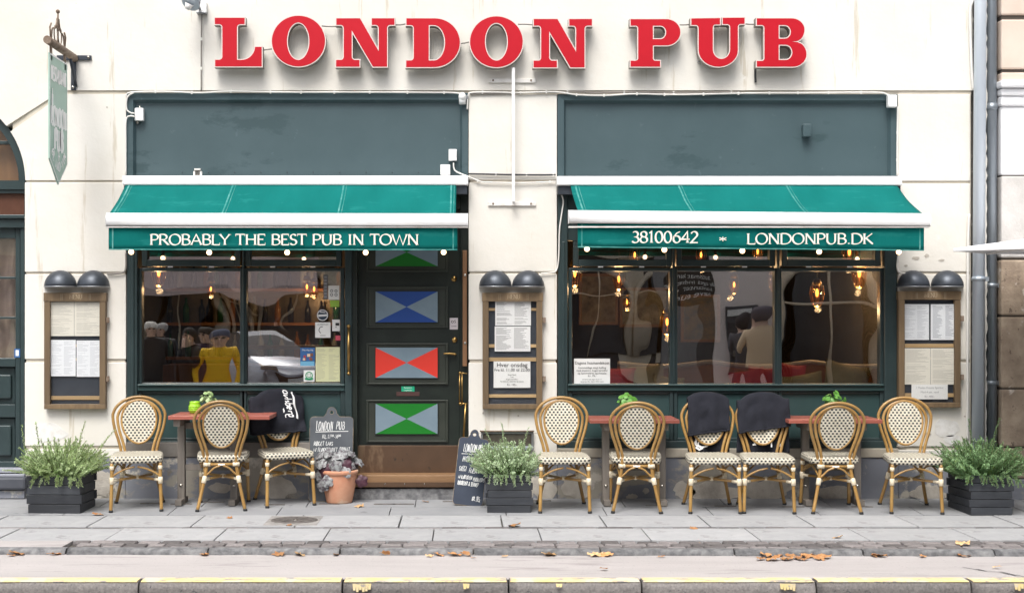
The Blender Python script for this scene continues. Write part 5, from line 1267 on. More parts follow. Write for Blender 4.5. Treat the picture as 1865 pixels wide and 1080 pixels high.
def make_chair():
    c = empty('bistro_chair', (0,0,0), '', 'chair', 'rattan bistro chairs on the pavement')
    q = MB()
    def ring(ins, z):
        out = []
        for i in range(40):
            a = 2*PI*i/40; ca, sa = math.cos(a), math.sin(a)
            x = .226*abs(ca)**.32*(1 if ca > 0 else -1); y = .215*abs(sa)**.32*(1 if sa > 0 else -1)
            x *= 1 - .09*(y + .215)/.43
            k = 1 - ins/.22; out.append((x*k, -.015 + y*k, z))
        return out
    rings = [ring(.03,.404), ring(.004,.410), ring(0,.420), ring(0,.448), ring(.006,.459), ring(.02,.464), ring(.10,.457), ring(.19,.453)]
    base = 0
    for r_ in rings: q.v += [Vector(p) for p in r_]
    for i in range(len(rings)-1):
        for j in range(40): q.f.append([i*40+j, i*40+(j+1)%40, (i+1)*40+(j+1)%40, (i+1)*40+j]); q.m.append(0); q.sm.append(True)
    q.f.append(list(range(40))[::-1]); q.m.append(0); q.sm.append(False); q.f.append([7*40+j for j in range(40)]); q.m.append(0); q.sm.append(False)
    q.build('seat', M['weave'], c, local=True)
    legs = {}
    for s in (-1, 1):
        legs['f', s] = [(s*.198,-.195,.408), (s*.200,-.20,.24), (s*.208,-.225,0)]
        legs['r', s] = [(s*.118,.186,.455), (s*.135,.205,.30), (s*.200,.275,0)]
        q = MB(); q.tube(smooth_path(legs['f', s], 5), .0148, 9); q.build('leg', M['bamboo'], c, local=True)
        q = MB(); q.tube(smooth_path(legs['r', s], 5), .0148, 9); q.build('leg', M['bamboo'], c, local=True)
    q = MB(); q.tube(hoop(.138,.222,.755,.168,.40), .0132, 9); q.build('outer_hoop', M['bamboo'], c, local=True)
    q = MB(); q.tube(hoop(.105,.182,.735,.160,.40), .0125, 9); q.build('inner_hoop', M['bamboo'], c, local=True)
    def oval(r, z0=.712): return [((.144*r)*math.cos(2*PI*i/36)*(1 + .10*math.sin(2*PI*i/36)), rake(z0 + .180*r*math.sin(2*PI*i/36)) - .002, z0 + .180*r*math.sin(2*PI*i/36)) for i in range(36)]
    q = MB(); q.tube(oval(1.02), .0105, 8, closed=True); q.build('back_rim', M['bamboo'], c, local=True)
    q = MB()
    for off in (-.007, .007):
        b0 = len(q.v)
        for r_ in (1.0, .7, .35): q.v += [Vector((p[0], p[1] + off*(1 + .5*(1-r_)), p[2])) for p in oval(r_)]
        q.v.append(Vector((0, rake(.712) - .002 + off*1.5, .712)))
        for i in range(2):
            for j in range(36): q.f.append([b0+i*36+j, b0+i*36+(j+1)%36, b0+(i+1)*36+(j+1)%36, b0+(i+1)*36+j]); q.m.append(0); q.sm.append(True)
        for j in range(36): q.f.append([b0+72+j, b0+72+(j+1)%36, b0+108]); q.m.append(0); q.sm.append(True)
    q.build('back_panel', M['weave'], c, local=True)
    # bindings, stretchers, arched braces
    def at(k, s, z):
        P = legs[k, s]
        for a, d in zip(P, P[1:]):
            if d[2] <= z <= a[2]: 
                t = (a[2]-z)/(a[2]-d[2]); return Vector(a).lerp(Vector(d), t)
        return Vector(P[0])
    for k in ('f', 'r'):
        for s in (-1, 1):
            q = MB(); q.tube([at(k,s,.232), at(k,s,.236), at(k,s,.286), at(k,s,.290)], [.0155,.0205,.0205,.0155], 10)
            if k == 'f': q.tube([Vector((s*.198,-.195,.352)), Vector((s*.198,-.195,.356)), Vector((s*.198,-.195,.385))], [.0155,.019,.019], 10)
            d = (Vector((0,0,.262)) - at(k,s,.262)); q.tube([at(k,s,.262), at(k,s,.262) + d*.24], .0135, 8)
            build_each(q, 'binding', M['binding'], c, local=True)
    for (a, d) in (((('f',-1)), ('r',1)), (('f',1), ('r',-1))):
        q = MB(); q.tube([at(*a,.262), Vector((0,.0,.262)), at(*d,.262)], .0115, 8); q.build('stretcher', M['bamboo'], c, local=True)
    q = MB(); q.ball((0,0,.262), .028, .026, .020, 10, 6); build_each(q, 'binding', M['binding'], c, local=True)
    ends = [(('f',-1),('f',1)), (('r',-1),('r',1)), (('f',-1),('r',-1)), (('f',1),('r',1))]
    for a, d in ends:
        A, B = at(*a,.288), at(*d,.288); mid = (A+B)/2; mid.z = .376
        for P, Q in ((A, B), (B, A)):
            q = MB(); u = (Q-P).normalized(); q.tube(smooth_path([P, P + u*.035 + Vector((0,0,.030)), P + (mid-P)*.55 + Vector((0,0,.020)), mid - u*.012], 4), .0088, 7); q.build('brace', M['bamboo'], c, local=True)
    q = MB(); q.tube([(-.135,.192,.385), (.135,.192,.385)], .0125, 8); q.build('rear_bar', M['bamboo'], c, local=True)
    q = MB()
    for s in (-1, 1): q.tube([(s*.150,.192,.385), (s*.094,.192,.385)], [.019,.019], 8); q.tube([at('r',s,.40) , at('r',s,.372)], .024, 9)
    build_each(q, 'binding', M['binding'], c, local=True)
    q = MB(); q.box(-.028,.028,.204,.208,.378,.393); q.build('maker_tag', M['white_plastic'], c, local=True)
    for s in (-1, 1):
        for k in ('f','r'): 
            P = legs[k,s][2]; q = MB(); q.tube([(P[0],P[1],-.001),(P[0]-s*.002,P[1]+(.002 if k=='f' else -.004),.018)], .0175, 9); q.build('foot_cap', M['rubber'], c, local=True)
    return c
proto = make_chair()
def place(i, px, py, rz, label, feet='f', side_=0):
    """px, py: the midpoint of the two feet nearest the camera"""
    y = CAM_H * F_PX / (py - VY) - CAM_D
    for _ in range(4): y = (CAM_H - gz(y)) * F_PX / (py - VY) - CAM_D
    near = .225 if abs(rz) < 90 else .275
    a = R(rz); fx, fy = (math.sin(a)*near, -math.cos(a)*near) if abs(rz) < 90 else (-math.sin(a)*near, math.cos(a)*near)
    cx, cy = X(px, y) - fx, y - fy
    z0 = gz(y); zr = gz(min(-.02, cy*2 - y)); tilt = math.atan2(zr - z0, abs(2*(cy-y)))
    loc = (cx, cy, (z0+zr)/2)
    axis = Matrix.Rotation(tilt, 4, 'X') @ Matrix.Rotation(a, 4, 'Z')
    rot = axis.to_euler()
    if i == 0: proto.location = loc; proto.rotation_euler = rot; proto['label'] = label; return proto
    return dup(proto, loc, rot, label)
ch = []
ch.append(place(0, 248, 932, 9, 'bistro chair facing the street, nearest the left planter'))
ch.append(place(1, 403, 931, 186, 'bistro chair with its back to the street at the table with the green lantern'))
ch.append(place(2, 530, 922.5, 21, 'bistro chair by the chalkboard with a lettered navy blanket over its back'))
ch.append(place(3, 1029, 934.5, 0, 'bistro chair facing the street, beside the slatted middle planter'))
ch.append(place(4, 1160, 935, 176, 'bistro chair with its back to the street, right behind the chair beside the slatted planter'))
ch[4]['label'] = 'bistro chair with its back to the street, at the table next to the slatted planter'
ch.append(place(5, 1303, 935.5, -1, 'bistro chair under a squarely folded navy blanket, left of the touching pair'))
ch.append(place(6, 1401, 935.5, -4, 'bistro chair under a slanting navy blanket, right of the touching pair'))
ch.append(place(7, 1525, 936, 178, 'bistro chair with its back to the street, at the table under the right menu case'))
ch.append(place(8, 1670, 936, -4, 'bistro chair facing the street, nearest the right planter and the drainpipes'))

# blankets thrown over three of the backs
def blanket(chair, label, x0, x1, zf0, zf1, zb, seed, top_drop, logo=None, tilt=0):
    bm_ = MB(); nu, nv = 26, 34; ztop = .948
    def hz(x): 
        t = min(1, abs(x)/.222); return .765 + .170*math.sqrt(max(0, 1 - t**2.6))
    def fn(u, v):
        x = x0 + (x1-x0)*u
        zt = hz(x) + .014 - top_drop*0; zt = max(zt, .885 if abs(x) < .235 else .86) 
        zt += tilt*x
        zf = zf0 + (zf1-zf0)*u; yr = rake(zt)
        Lf = zt - zf; Lb = zt - zb; r = .026; arcl = PI*r; tot = Lf + arcl + Lb; s = v*tot
        if s < Lf: z = zf + s; y = rake(z) - r - .004
        elif s < Lf + arcl: a = (s-Lf)/r; z = zt + r*math.sin(a)*.8; y = yr - r*math.cos(a)
        else: z = zt - (s - Lf - arcl); y = rake(z) + r + .006
        n = mnoise.noise((x*7, z*5, seed)); n2_ = mnoise.noise((x*16, z*9, seed+9))
        dpt = min(1, abs(z - zt)/.10)
        y += (-1 if s < Lf + arcl/2 else 1)*dpt*(.034*abs(n) + .016*n2_ + .010*math.sin(x*38 + 3*n + seed)) 
        xx = x + .010*n*dpt + .012*(1-dpt)*0
        return (xx*(1 - .03*dpt*math.sin(z*20+seed)*.5), y, z + .012*n2_*dpt)
    bm_.grid(fn, nu, nv)
    Mw = Matrix.Translation(chair.location) @ chair.rotation_euler.to_matrix().to_4x4()
    bm_.v = [Mw @ p for p in bm_.v]
    o = bm_.build('blanket', M['navy'], solid=.010); setp(o, label, 'blanket', 'navy blankets over chair backs')
    # the folded lower edge
    q = MB(); q.tube([Mw @ Vector(Vector(fn(i/20, .0)) + Vector((0,-.002,.004))) for i in range(21)], .010, 7); q.build('folded_edge', M['navy'], o)
    return o, Mw, fn
b3, Mw, fn = blanket(ch[2], 'navy blanket with white script lettering, over the chair by the chalkboard', -.25, .235, .585, .60, .58, 3, 0)
q = MB()
def on_blanket(fn, Mw, u, v, h):
    p = Vector(fn(u, v)); du = (Vector(fn(min(1,u+.01), v)) - p); dv = (Vector(fn(u, min(1,v+.01))) - p); n = du.cross(dv).normalized()
    if n.y > 0: n = -n
    return Mw @ (p + n*h)
def script_stroke(mb, fn, Mw, pts, w, h):
    k = len(pts); L_, R_ = [], []
    for i in range(k):
        a, c = pts[max(0,i-1)], pts[min(k-1,i+1)]; d = Vector((c[0]-a[0], c[1]-a[1])); d = d.normalized() if d.length else Vector((1,0)); n = Vector((-d.y, d.x))
        ww = w*(.55 + .6*abs(d.y))
        L_.append(on_blanket(fn, Mw, pts[i][0] + n.x*ww, pts[i][1] + n.y*ww*.75, h)); R_.append(on_blanket(fn, Mw, pts[i][0] - n.x*ww, pts[i][1] - n.y*ww*.75, h))
    mb.add(L_ + R_, [(i, i+1, i+1+k, i+k) for i in range(k-1)])
# a word in script running down the cloth ("...arlsberg" seen sideways), with its swash and a little crown
def sw(pts): return smooth_path([(p[0], p[1], 0) for p in pts], 4)
def P2(a, s): return (.62 + a*.13 + s*.10, .455 - s*.29)      # a: across the line of writing, s: along it (downwards)
word = [[(0,.0),(.45,.02),(.5,.10),(.0,.11),(-.02,.02)], [(.5,.16),(.02,.17),(.02,.20),(.45,.26)], [(.95,.29),(.0,.30)], [(.5,.40),(.35,.36),(.15,.43),(.0,.38)], [(1.0,.47),(.0,.48),(.05,.57),(.45,.56),(.48,.48)],
        [(.25,.63),(.3,.71),(.5,.68),(.45,.62),(.1,.62),(.02,.70)], [(.5,.77),(.02,.78)], [(.4,.79),(.5,.85)], [(.5,.90),(.45,.98),(.1,.97),(.05,.90),(.5,.89),(-.4,.90),(-.5,1.0)]]
for i, stq in enumerate(word): script_stroke(q, fn, Mw, [(p.x, p.y) for p in sw([P2(a, s) for a, s in stq])], .010, .0075 + .0004*i)
script_stroke(q, fn, Mw, [(p.x, p.y) for p in sw([P2(1.15,.02), P2(1.25,.2), P2(1.0,.5), P2(1.2,.75), P2(.9,1.02)])], .016, .0125)
script_stroke(q, fn, Mw, [P2(-.65,.70), P2(-.55,.78), P2(-.75,.82)], .016, .0125)
q.build('lettering', M['white_print'], b3)
b6, Mw6, fn6 = blanket(ch[5], 'squarely folded navy blanket hanging over the left chair of the touching pair', -.170, .185, .60, .655, .46, 6, 0)
b7, Mw7, fn7 = blanket(ch[6], 'slanting navy blanket draped over the right chair of the touching pair', -.215, .228, .625, .69, .455, 8, 0, tilt=.04)
def rear_print(o, Mw, fn, marks):
    q = MB()
    for i, (u, z, pts, w) in enumerate(marks):
        P = []
        for (a, b_) in pts: P.append((u + a, z + b_))
        k = len(P); L_, R_ = [], []
        for j in range(k):
            a, c = P[max(0,j-1)], P[min(k-1,j+1)]; d = Vector((c[0]-a[0], c[1]-a[1])).normalized(); n = Vector((-d.y, d.x))*w
            for S, lst in ((1, L_), (-1, R_)): x, zz = P[j][0] + n.x*S, P[j][1] + n.y*S; lst.append(Mw @ Vector((x, rake(zz) + .013 - .0005*i, zz)))
        q.add(L_ + R_, [(j, j+1, j+1+k, j+k) for j in range(k-1)])
    q.build('lettering', M['white_print'], o)
rear_print(b6, Mw6, fn6, [(-.05,.54,[(.06*math.cos(R(a)),.035*math.sin(R(a))) for a in range(150,420,20)],.007), (-.06,.53,[(.025*math.cos(R(a)),.02*math.sin(R(a))) for a in range(0,300,25)],.006), (-.075,.495,[(-.03,.01),(.0,-.012),(.03,.005)],.009), (-.10,.55,[(0,.03),(.0,-.02)],.006)])
rear_print(b7, Mw7, fn7, [(-.07,.525,[(-.015,0),(.015,0)],.006), (-.068,.535,[(0,-.01),(0,.02)],.006), (.02,.535,[(-.012,0),(.012,.012)],.007), (.075,.535,[(0,-.03),(.0,.03)],.006), (.145,.52,[(0,-.01),(.0,.015)],.010)])

# ------------------------------------------------------------------ tables
def table(label, px0, px1, pyf, y0, y1, lx, rx, pyleg):
    xa, xb = X(px0, y0), X(px1, y0); zt = Z(pyf, y0); ym = (y0+y1)/2
    root = empty('cafe_table', ((xa+xb)/2, ym, gz(ym)), label, 'table', 'narrow red topped tables between the chairs')
    n = 4; w = (y1-y0)/n
    for i in range(n):
        q = MB(); q.box(xa, xb, y0 + i*w + .002, y0 + (i+1)*w - .002, zt-.034, zt); q.build('plank', M['table_top'], root, bevel=.004)
    posts = (X(lx, ym), X(rx, ym))
    for x in posts:
        q = MB(); q.box(x-.031, x+.031, ym-.035, ym+.035, gz(ym), zt-.036); q.build('post', M['post'], root, bevel=.004)
        q = MB(); q.box(x-.030, x+.030, y0+.05, y1-.05, zt-.095, zt-.0365); q.build('bearer', M['post'], root, bevel=.003)
        q = MB(); q.box(x-.028, x+.028, ym-.16, ym+.16, gz(ym), gz(ym)+.05); q.build('foot', M['post'], root, bevel=.003)
        q = MB(); q.lathe([(0,.008),(.011,.006),(.015,0)], (x, ym-.035, gz(ym)+.16), 12, M=Matrix.Rotation(R(90),4,'X')); q.build('bolt', M['steel'], root)
    q = MB(); q.box(posts[0]+.032, posts[1]-.032, ym-.018, ym+.018, zt-.13, zt-.075); q.build('apron', M['post'], root, bevel=.003)
    q = MB(); q.box(posts[0]+.032, posts[1]-.032, ym-.016, ym+.016, .31, .36); q.build('stretcher', M['post'], root, bevel=.003)
    return root, zt
t1, zt1 = table('red topped table with a green lantern, below the left shop window', 306, 491, 757, -.58, -.04, 331, 427, 912)
t2, zt2 = table('red topped table beside the slatted planter, below the right shop window', 1075, 1238, 764, -.60, -.06, 1103, 1205, 921)
t3, zt3 = table('red topped table nearest the right menu case', 1437, 1608, 764, -.60, -.06, 1466, 1560, 923)
def leaves_on(mb, rnd, c, n, rad, size, up=.7, mi=0):
    for i in range(n):
        a = rnd.uniform(0, 2*PI); el_ = rnd.uniform(.1, 1.3); d = Vector((math.cos(a)*math.cos(el_), math.sin(a)*math.cos(el_), math.sin(el_)*up))
        p = Vector(c) + d*rad*rnd.uniform(.55, 1.05); s = size*rnd.uniform(.7,1.2)
        t = d.cross(Vector((0,0,1))); t = t.normalized() if t.length > .01 else Vector((1,0,0)); nrm = (d + Vector((rnd.uniform(-.4,.4), rnd.uniform(-.8,0), rnd.uniform(-.2,.8)))).normalized()
        t = (t - nrm*t.dot(nrm)).normalized(); b_ = nrm.cross(t)
        k = 9; ring = [p + t*s*math.cos(2*PI*j/k)*.9 + b_*s*math.sin(2*PI*j/k) - nrm*s*.12 for j in range(k)]
        mb.add([p + nrm*s*.1] + ring, [(0, j+1, (j+1) % k + 1) for j in range(k)], mi, True)
        mb.tube([Vector(c) - Vector((0,0,rad*.3)), Vector(c) + d*rad*.35, p], .0022, 4, mi=mi)
def pot_plant(px, y, zt, label, seed, size, m, rad, pot_r, pot_h, potm):
    x = X(px, y)
    po = empty('flower_pot', (x, y, zt), label[0], 'pot', 'small pots on the tables')
    q = MB(); q.lathe([(0,0),(pot_r*.75,0),(pot_r,pot_h),(pot_r*.9,pot_h),(pot_r*.85,pot_h*.85)], (x,y,zt), 20); q.build('pot', M[potm], po)
    q = MB(); q.lathe([(0,pot_h*.86),(pot_r*.86,pot_h*.86)], (x,y,zt), 16); q.build('soil', M['soil'], po)
    rnd = random.Random(seed); q = MB(); leaves_on(q, rnd, (x, y, zt + pot_h + .03), 46, rad, size*.72, 1.0); o = q.build('pot_plant', M[m]); setp(o, label[1], 'plant', 'small plants on the tables')
pot_plant(378, -.24, zt1, ('dark round pot beside the green lantern', 'small plant with pale edged leaves beside the green lantern'), 3, .024, 'leaf_variegated', .085, .05, .075, 'dark_pot')
pot_plant(1143, -.22, zt2, ('small pot on the table beside the slatted planter', 'bright green leafy plant on the table beside the slatted planter'), 5, .034, 'leaf_green', .10, .045, .075, 'lime_glass')
pot_plant(1517, -.22, zt3, ('small pot on the table nearest the right menu case', 'round leaved green plant on the table nearest the right menu case'), 9, .028, 'leaf_green', .11, .045, .085, 'lime_glass')
root = empty('lantern', (X(355,-.26), -.26, zt1), 'lime green ribbed glass lantern on the left table', 'lantern')
q = MB(); q.lathe([(0,0),(.040,0),(.052,.02),(.056,.045),(.052,.07),(.045,.085),(.047,.095),(.045,.105),(.040,.105),(.040,.09)], (X(355,-.26),-.26,zt1), 24); q.build('glass', M['lime_glass'], root)
q = MB()
for z in (.03,.045,.06): q.tube([(X(355,-.26)+(.0555)*math.cos(2*PI*i/24), -.26+.0555*math.sin(2*PI*i/24), zt1+z) for i in range(24)], .003, 5, closed=True)
q.build('rib', M['lime_glass'], root)

# ------------------------------------------------------------------ planters and their bushes
def planter(label, px0, px1, pyb, depth, h, rows, rz=0, jitter=0):
    y = CAM_H * F_PX / (pyb - VY) - CAM_D; x0, x1 = X(px0,y), X(px1,y); w = x1 - x0; rnd = random.Random(px0)
    root = empty('planter', ((x0+x1)/2, y + depth/2, 0), label, 'planter', 'black wooden planters on the pavement')
    root.rotation_euler = (0, 0, R(rz)); hw, hd, ph = w/2, depth/2, h/rows
    for i in range(rows):
        z0, z1 = i*ph + .002, (i+1)*ph - .002; o1 = rnd.uniform(-jitter, jitter); ov = .012 if i % 2 else -.002
        for s in (-1, 1):
            q = MB(); q.box(-hw + o1 - ov, hw + o1 + ov, s*hd - .011, s*hd + .011, z0, z1); q.build('plank', M['planter'], root, bevel=.003, local=True)
            q = MB(); q.box(s*(hw-.012) - .010, s*(hw-.012) + .010, -hd + .012 - (.012 if not i % 2 else 0), hd - .012, z0, z1); q.build('plank', M['planter'], root, bevel=.003, local=True)
    q = MB(); q.box(-hw+.02, hw-.02, -hd+.012, hd-.012, .02, h-.03); q.build('soil', M['soil'], root, local=True)
    q = MB()
    for (sx_, sy) in ((-1,-1),(1,-1),(-1,1),(1,1)): q.box(sx_*(hw-.045)-.02, sx_*(hw-.045)+.02, sy*(hd-.035)-.02, sy*(hd-.035)+.02, 0, h-.01)
    q.build('corner_post', M['planter'], root, local=True)
    return root, ((x0+x1)/2, y + depth/2, h), hw, hd
def herb_mat(name, c1, c2, c3):
    m = mat(name, c1, .6, col2=c2, nscale=9, ndetail=3, lo=.3, hi=.7, spots=((c3), 16, .60, (1,1,1)))
    nt = m.node_tree; b = nt.nodes['Principled BSDF']; tr = nt.nodes.new('ShaderNodeBsdfTranslucent'); mx = nt.nodes.new('ShaderNodeMixShader'); mx.inputs[0].default_value = .35
    nt.links.new(b.inputs['Base Color'].links[0].from_socket, tr.inputs[0]); nt.links.new(b.outputs[0], mx.inputs[1]); nt.links.new(tr.outputs[0], mx.inputs[2]); nt.links.new(mx.outputs[0], nt.nodes['Material Output'].inputs[0]); return m
M['herb_a'] = herb_mat('grey green herb leaf', (.38,.50,.20), (.52,.64,.37), (.30,.53,.13))
M['herb_b'] = herb_mat('silvery green herb leaf', (.46,.60,.34), (.60,.72,.50), (.36,.58,.23))
M['herb_c'] = herb_mat('fresh green herb leaf', (.22,.38,.16), (.34,.52,.27), (.36,.50,.14))
M['twig'] = mat('brown herb stem', (.16,.13,.07), .8)
def bush(label, c, hw, hd, m, n, hgt, spread, seed, leaf=.027, lw=.0042, droop=6, lean=(0,0), tall=()):
    rnd = random.Random(seed); q = MB(); st = MB()
    def sprig(p0, d, L_, curve):
        P = [Vector(p0)]; d = Vector(d).normalized(); seg = 7
        for i in range(seg):
            d = (d + Vector(curve) / seg + Vector((rnd.gauss(0,.09), rnd.gauss(0,.09), rnd.gauss(0,.06)))).normalized(); P.append(P[-1] + d*L_/seg)
        k = int(L_/.0075)
        for i in range(k):
            t = .12 + .88*i/max(1,k-1); f = t*seg; j = min(seg-1, int(f)); p = P[j].lerp(P[j+1], f-j); ax = (P[j+1]-P[j]).normalized()
            for _ in range(2):
                r = Vector((rnd.gauss(0,1), rnd.gauss(0,1), rnd.gauss(0,1))); r = (r - ax*r.dot(ax)).normalized()
                ld = (r + ax*rnd.uniform(.5,1.1)).normalized(); l_ = leaf*rnd.uniform(.6,1.15)*(1.05-.35*t); sd = ld.cross(ax); sd = sd.normalized() if sd.length > .01 else r
                wv = lw*rnd.uniform(.8,1.3)
                q.add([p - sd*wv*.5, p + ld*l_*.5 - sd*wv, p + ld*l_, p + ld*l_*.5 + sd*wv, p + sd*wv*.5], [(0,1,2,3,4)])
        st.tube(P[::2] + [P[-1]] if len(P) % 2 == 0 else P[::2], .0018, 3, cap=False)
    for i in range(n):
        u, v = rnd.uniform(-1,1), rnd.uniform(-1,1); p0 = (c[0] + u*hw*.75, c[1] + v*hd*.75, c[2] - .05)
        out = Vector((u*spread + lean[0] + rnd.gauss(0,.22), v*spread*.9 + lean[1] + rnd.gauss(0,.22), 1 - .25*abs(u)))
        L_ = hgt*rnd.uniform(.45, 1.05)*(1.05 - .15*abs(u)); sprig(p0, out, L_, (u*.35, v*.3, rnd.uniform(-.5,.25)))
    for i in range(droop):
        a = rnd.uniform(-1,1); p0 = (c[0] + a*hw*.9, c[1] - hd*.95, c[2] + .0); sprig(p0, (a*.4, -1, .15), hgt*rnd.uniform(.28,.46), (a*.1, -.05, -1.6))
    for (dx, hh, dxx) in tall: sprig((c[0] + dx, c[1] + rnd.uniform(-.1,.1), c[2]), (dxx, -.05, 1), hh, (dxx*.2, 0, .1))
    o = setp(empty('herb_bush', c, label, 'bush', 'herb bushes in the planters'))
    q.build('foliage', M[m], o); st.build('stems', M['twig'], o); return o
pl1, c1, w1, d1 = planter('black painted planter beside the arched door, its planks nearly flush', 53, 150, 935, .40, .315, 4, -3)
bush('feathery grey green bush in the planter beside the arched door', c1, w1, d1, 'herb_a', 420, .35, .70, 21, droop=16, lean=(.06,-.05), tall=[(-.25,.42,-.35),(.1,.46,.2),(.22,.44,.5),(-.12,.45,-.1)])
pl2, c2, w2, d2 = planter('black slatted planter between the blue chalkboard and a chair, with uneven planks', 888, 968, 934, .36, .32, 5, 0, .006)
bush('pale silvery bush in the slatted middle planter', c2, w2, d2, 'herb_b', 400, .32, .45, 22, droop=14, leaf=.027, lean=(-.12,0), tall=[(.0,.42,-.05),(-.06,.40,-.15),(.08,.40,.15)])
pl3, c3, w3, d3 = planter('black planter under the drainpipes, its planks interlocked at the corner', 1763, 1841, 938, .46, .33, 5, 4)
bush('dense fresh green bush in the planter under the drainpipes', c3, w3*1.25, d3, 'herb_c', 480, .35, .70, 23, droop=18, tall=[(-.05,.46,-.05),(.1,.46,.1)])

# terracotta pot with its purple plant
pr_ = .155; py_ = -.235; pxx = X(618, py_); pz = gz(py_)
root = empty('terracotta_pot', (pxx, py_, pz), 'terracotta pot standing in front of the left chalkboard', 'pot')
q = MB(); q.lathe([(0,0),(.108,0),(.113,.01),(.140,.14),(.153,.235),(.153,.245),(.164,.25),(.167,.275),(.163,.285),(.148,.285),(.143,.25)], (pxx,py_,pz), 32); q.build('pot', M['terracotta'], root)
q = MB(); q.lathe([(0,.255),(.147,.255)], (pxx,py_,pz), 24); q.build('soil', M['soil'], root)
rnd = random.Random(8); o = empty('heuchera_plant', (pxx, py_, pz + .26), 'plant with silvery purple lobed leaves in the terracotta pot', 'plant')
def lobed(mb, p, nrm, s, mi=0):
    t = nrm.cross(Vector((0,0,1))); t = t.normalized() if t.length > .05 else Vector((1,0,0)); b_ = nrm.cross(t); k = 20
    ring = [p + (t*math.cos(2*PI*j/k) + b_*math.sin(2*PI*j/k))*s*(.80 + .22*abs(math.cos(2.5*2*PI*j/k))) - nrm*s*(.22 + .12*math.sin(5*2*PI*j/k)) for j in range(k)]
    mid = [p + (t*math.cos(2*PI*j/k) + b_*math.sin(2*PI*j/k))*s*.5 + nrm*s*.03*(-1)**j for j in range(k)]
    mb.add([p - nrm*s*.08] + mid + ring, [(0, j+1, (j+1) % k + 1) for j in range(k)] + [(j+1, j+1+k, (j+1) % k + 1 + k, (j+1) % k + 1) for j in range(k)], mi, True)
for i in range(40):
    a = rnd.uniform(0, 2*PI); el_ = rnd.uniform(-.35, 1.25); d = Vector((math.cos(a)*math.cos(el_)*1.25, math.sin(a)*math.cos(el_), math.sin(el_)*.85))
    p = Vector((pxx - .02, py_, pz + .32)) + d*rnd.uniform(.10,.17); nrm = (d + Vector((0,-.55,.45)) + Vector((rnd.gauss(0,.25),rnd.gauss(0,.2),rnd.gauss(0,.25)))).normalized()
    q = MB(); lobed(q, p, nrm, rnd.uniform(.042,.066)); q.build('leaf', M['leaf_purple' if rnd.random() < .82 else 'leaf_wine'], o)
    q = MB(); 
for (dx, dy, dz) in ((-.13,-.13,.16),(-.16,-.06,.24),(-.09,-.15,.20),(.20,-.05,.19),(.06,-.14,.27)):
    q = MB(); lobed(q, Vector((pxx+dx, py_+dy, pz+dz)), Vector((dx*.6,-1,.15)).normalized(), .058); q.build('leaf', M['leaf_wine' if dx > .15 else 'leaf_purple'], o)
q = MB()
for i in range(14):
    a = rnd.uniform(0,2*PI); q.tube(smooth_path([(pxx+.05*math.cos(a),py_+.05*math.sin(a),pz+.25),(pxx+.10*math.cos(a),py_+.09*math.sin(a),pz+.34),(pxx+.17*math.cos(a),py_+.14*math.sin(a),pz+.33)],3), .003, 5)
q.build('stem', M['leaf_wine'], o)

# ------------------------------------------------------------------ chalkboards
def board_outline(w, h, tab_w, tab_h, r=.035):
    P = []
    def cor(cx, cy, a0): P.extend([(cx + r*math.cos(R(a0+15*i)), cy + r*math.sin(R(a0+15*i))) for i in range(7)])
    cor(-w/2+r, r, 180); cor(w/2-r, r, 270); cor(w/2-r, h-r, 0)
    P.extend([(tab_w*1.3, h), (tab_w, h+tab_h*.22)]); P.extend([(tab_w*.85*math.cos(R(a)), h + tab_h*.35 + tab_h*.65*math.sin(R(a))) for a in range(0,181,18)]); P.extend([(-tab_w, h+tab_h*.22), (-tab_w*1.3, h)])
    cor(-w/2+r, h-r, 90); return P
def chalkboard(label, base, w, h, tab_w, tab_h, lean, roll, m, lines, rule, yaw=0):
    root = empty('chalkboard', base, label, 'chalkboard', 'paddle shaped chalkboards leaning by the door')
    Mt = Matrix.Translation(base) @ Matrix.Rotation(R(yaw),4,'Z') @ Matrix.Rotation(R(-lean),4,'X') @ Matrix.Rotation(R(roll),4,'Y')
    out = board_outline(w, h, tab_w, tab_h); hole = [(.014*math.cos(2*PI*i/16), h + tab_h*.42 + .014*math.sin(2*PI*i/16)) for i in range(16)]
    vs, fs = filled([out, hole], extrude=.008)
    q = MB(); q.add([Mt @ Vector((v[0], v[2], v[1])) for v in vs], fs); q.build('board', M['board_edge'], root)
    vs, fs = filled([out, hole], offset=-.0035)
    q = MB(); q.add([Mt @ Vector((v[0], -.0092, v[1])) for v in vs], fs); bo = q.build('writing_face', M[m], root)
    R3 = Mt.to_3x3(); fr = Fr(Mt @ Vector((0,-.0098,0)), R3 @ Vector((1,0,0)), R3 @ Vector((0,0,1)), R3 @ Vector((0,-1,0)))
    for i, (s, size, a, b_, wid, wd) in enumerate(lines):
        q = MB(); chalk_fit(q, fr, s, size, a, b_, wid, wd, seed=i*7 + len(s)); q.build('chalk_writing', M['chalk'], root)
    q = MB(); (ra, rb, ry, rw) = rule; ribbon(q, fr, [(ra, ry), ((ra+rb)/2, ry + .004), (rb, ry + .006)], lambda d: rw, .0012)
    q.build('chalk_rule', M['chalk'], root); return root
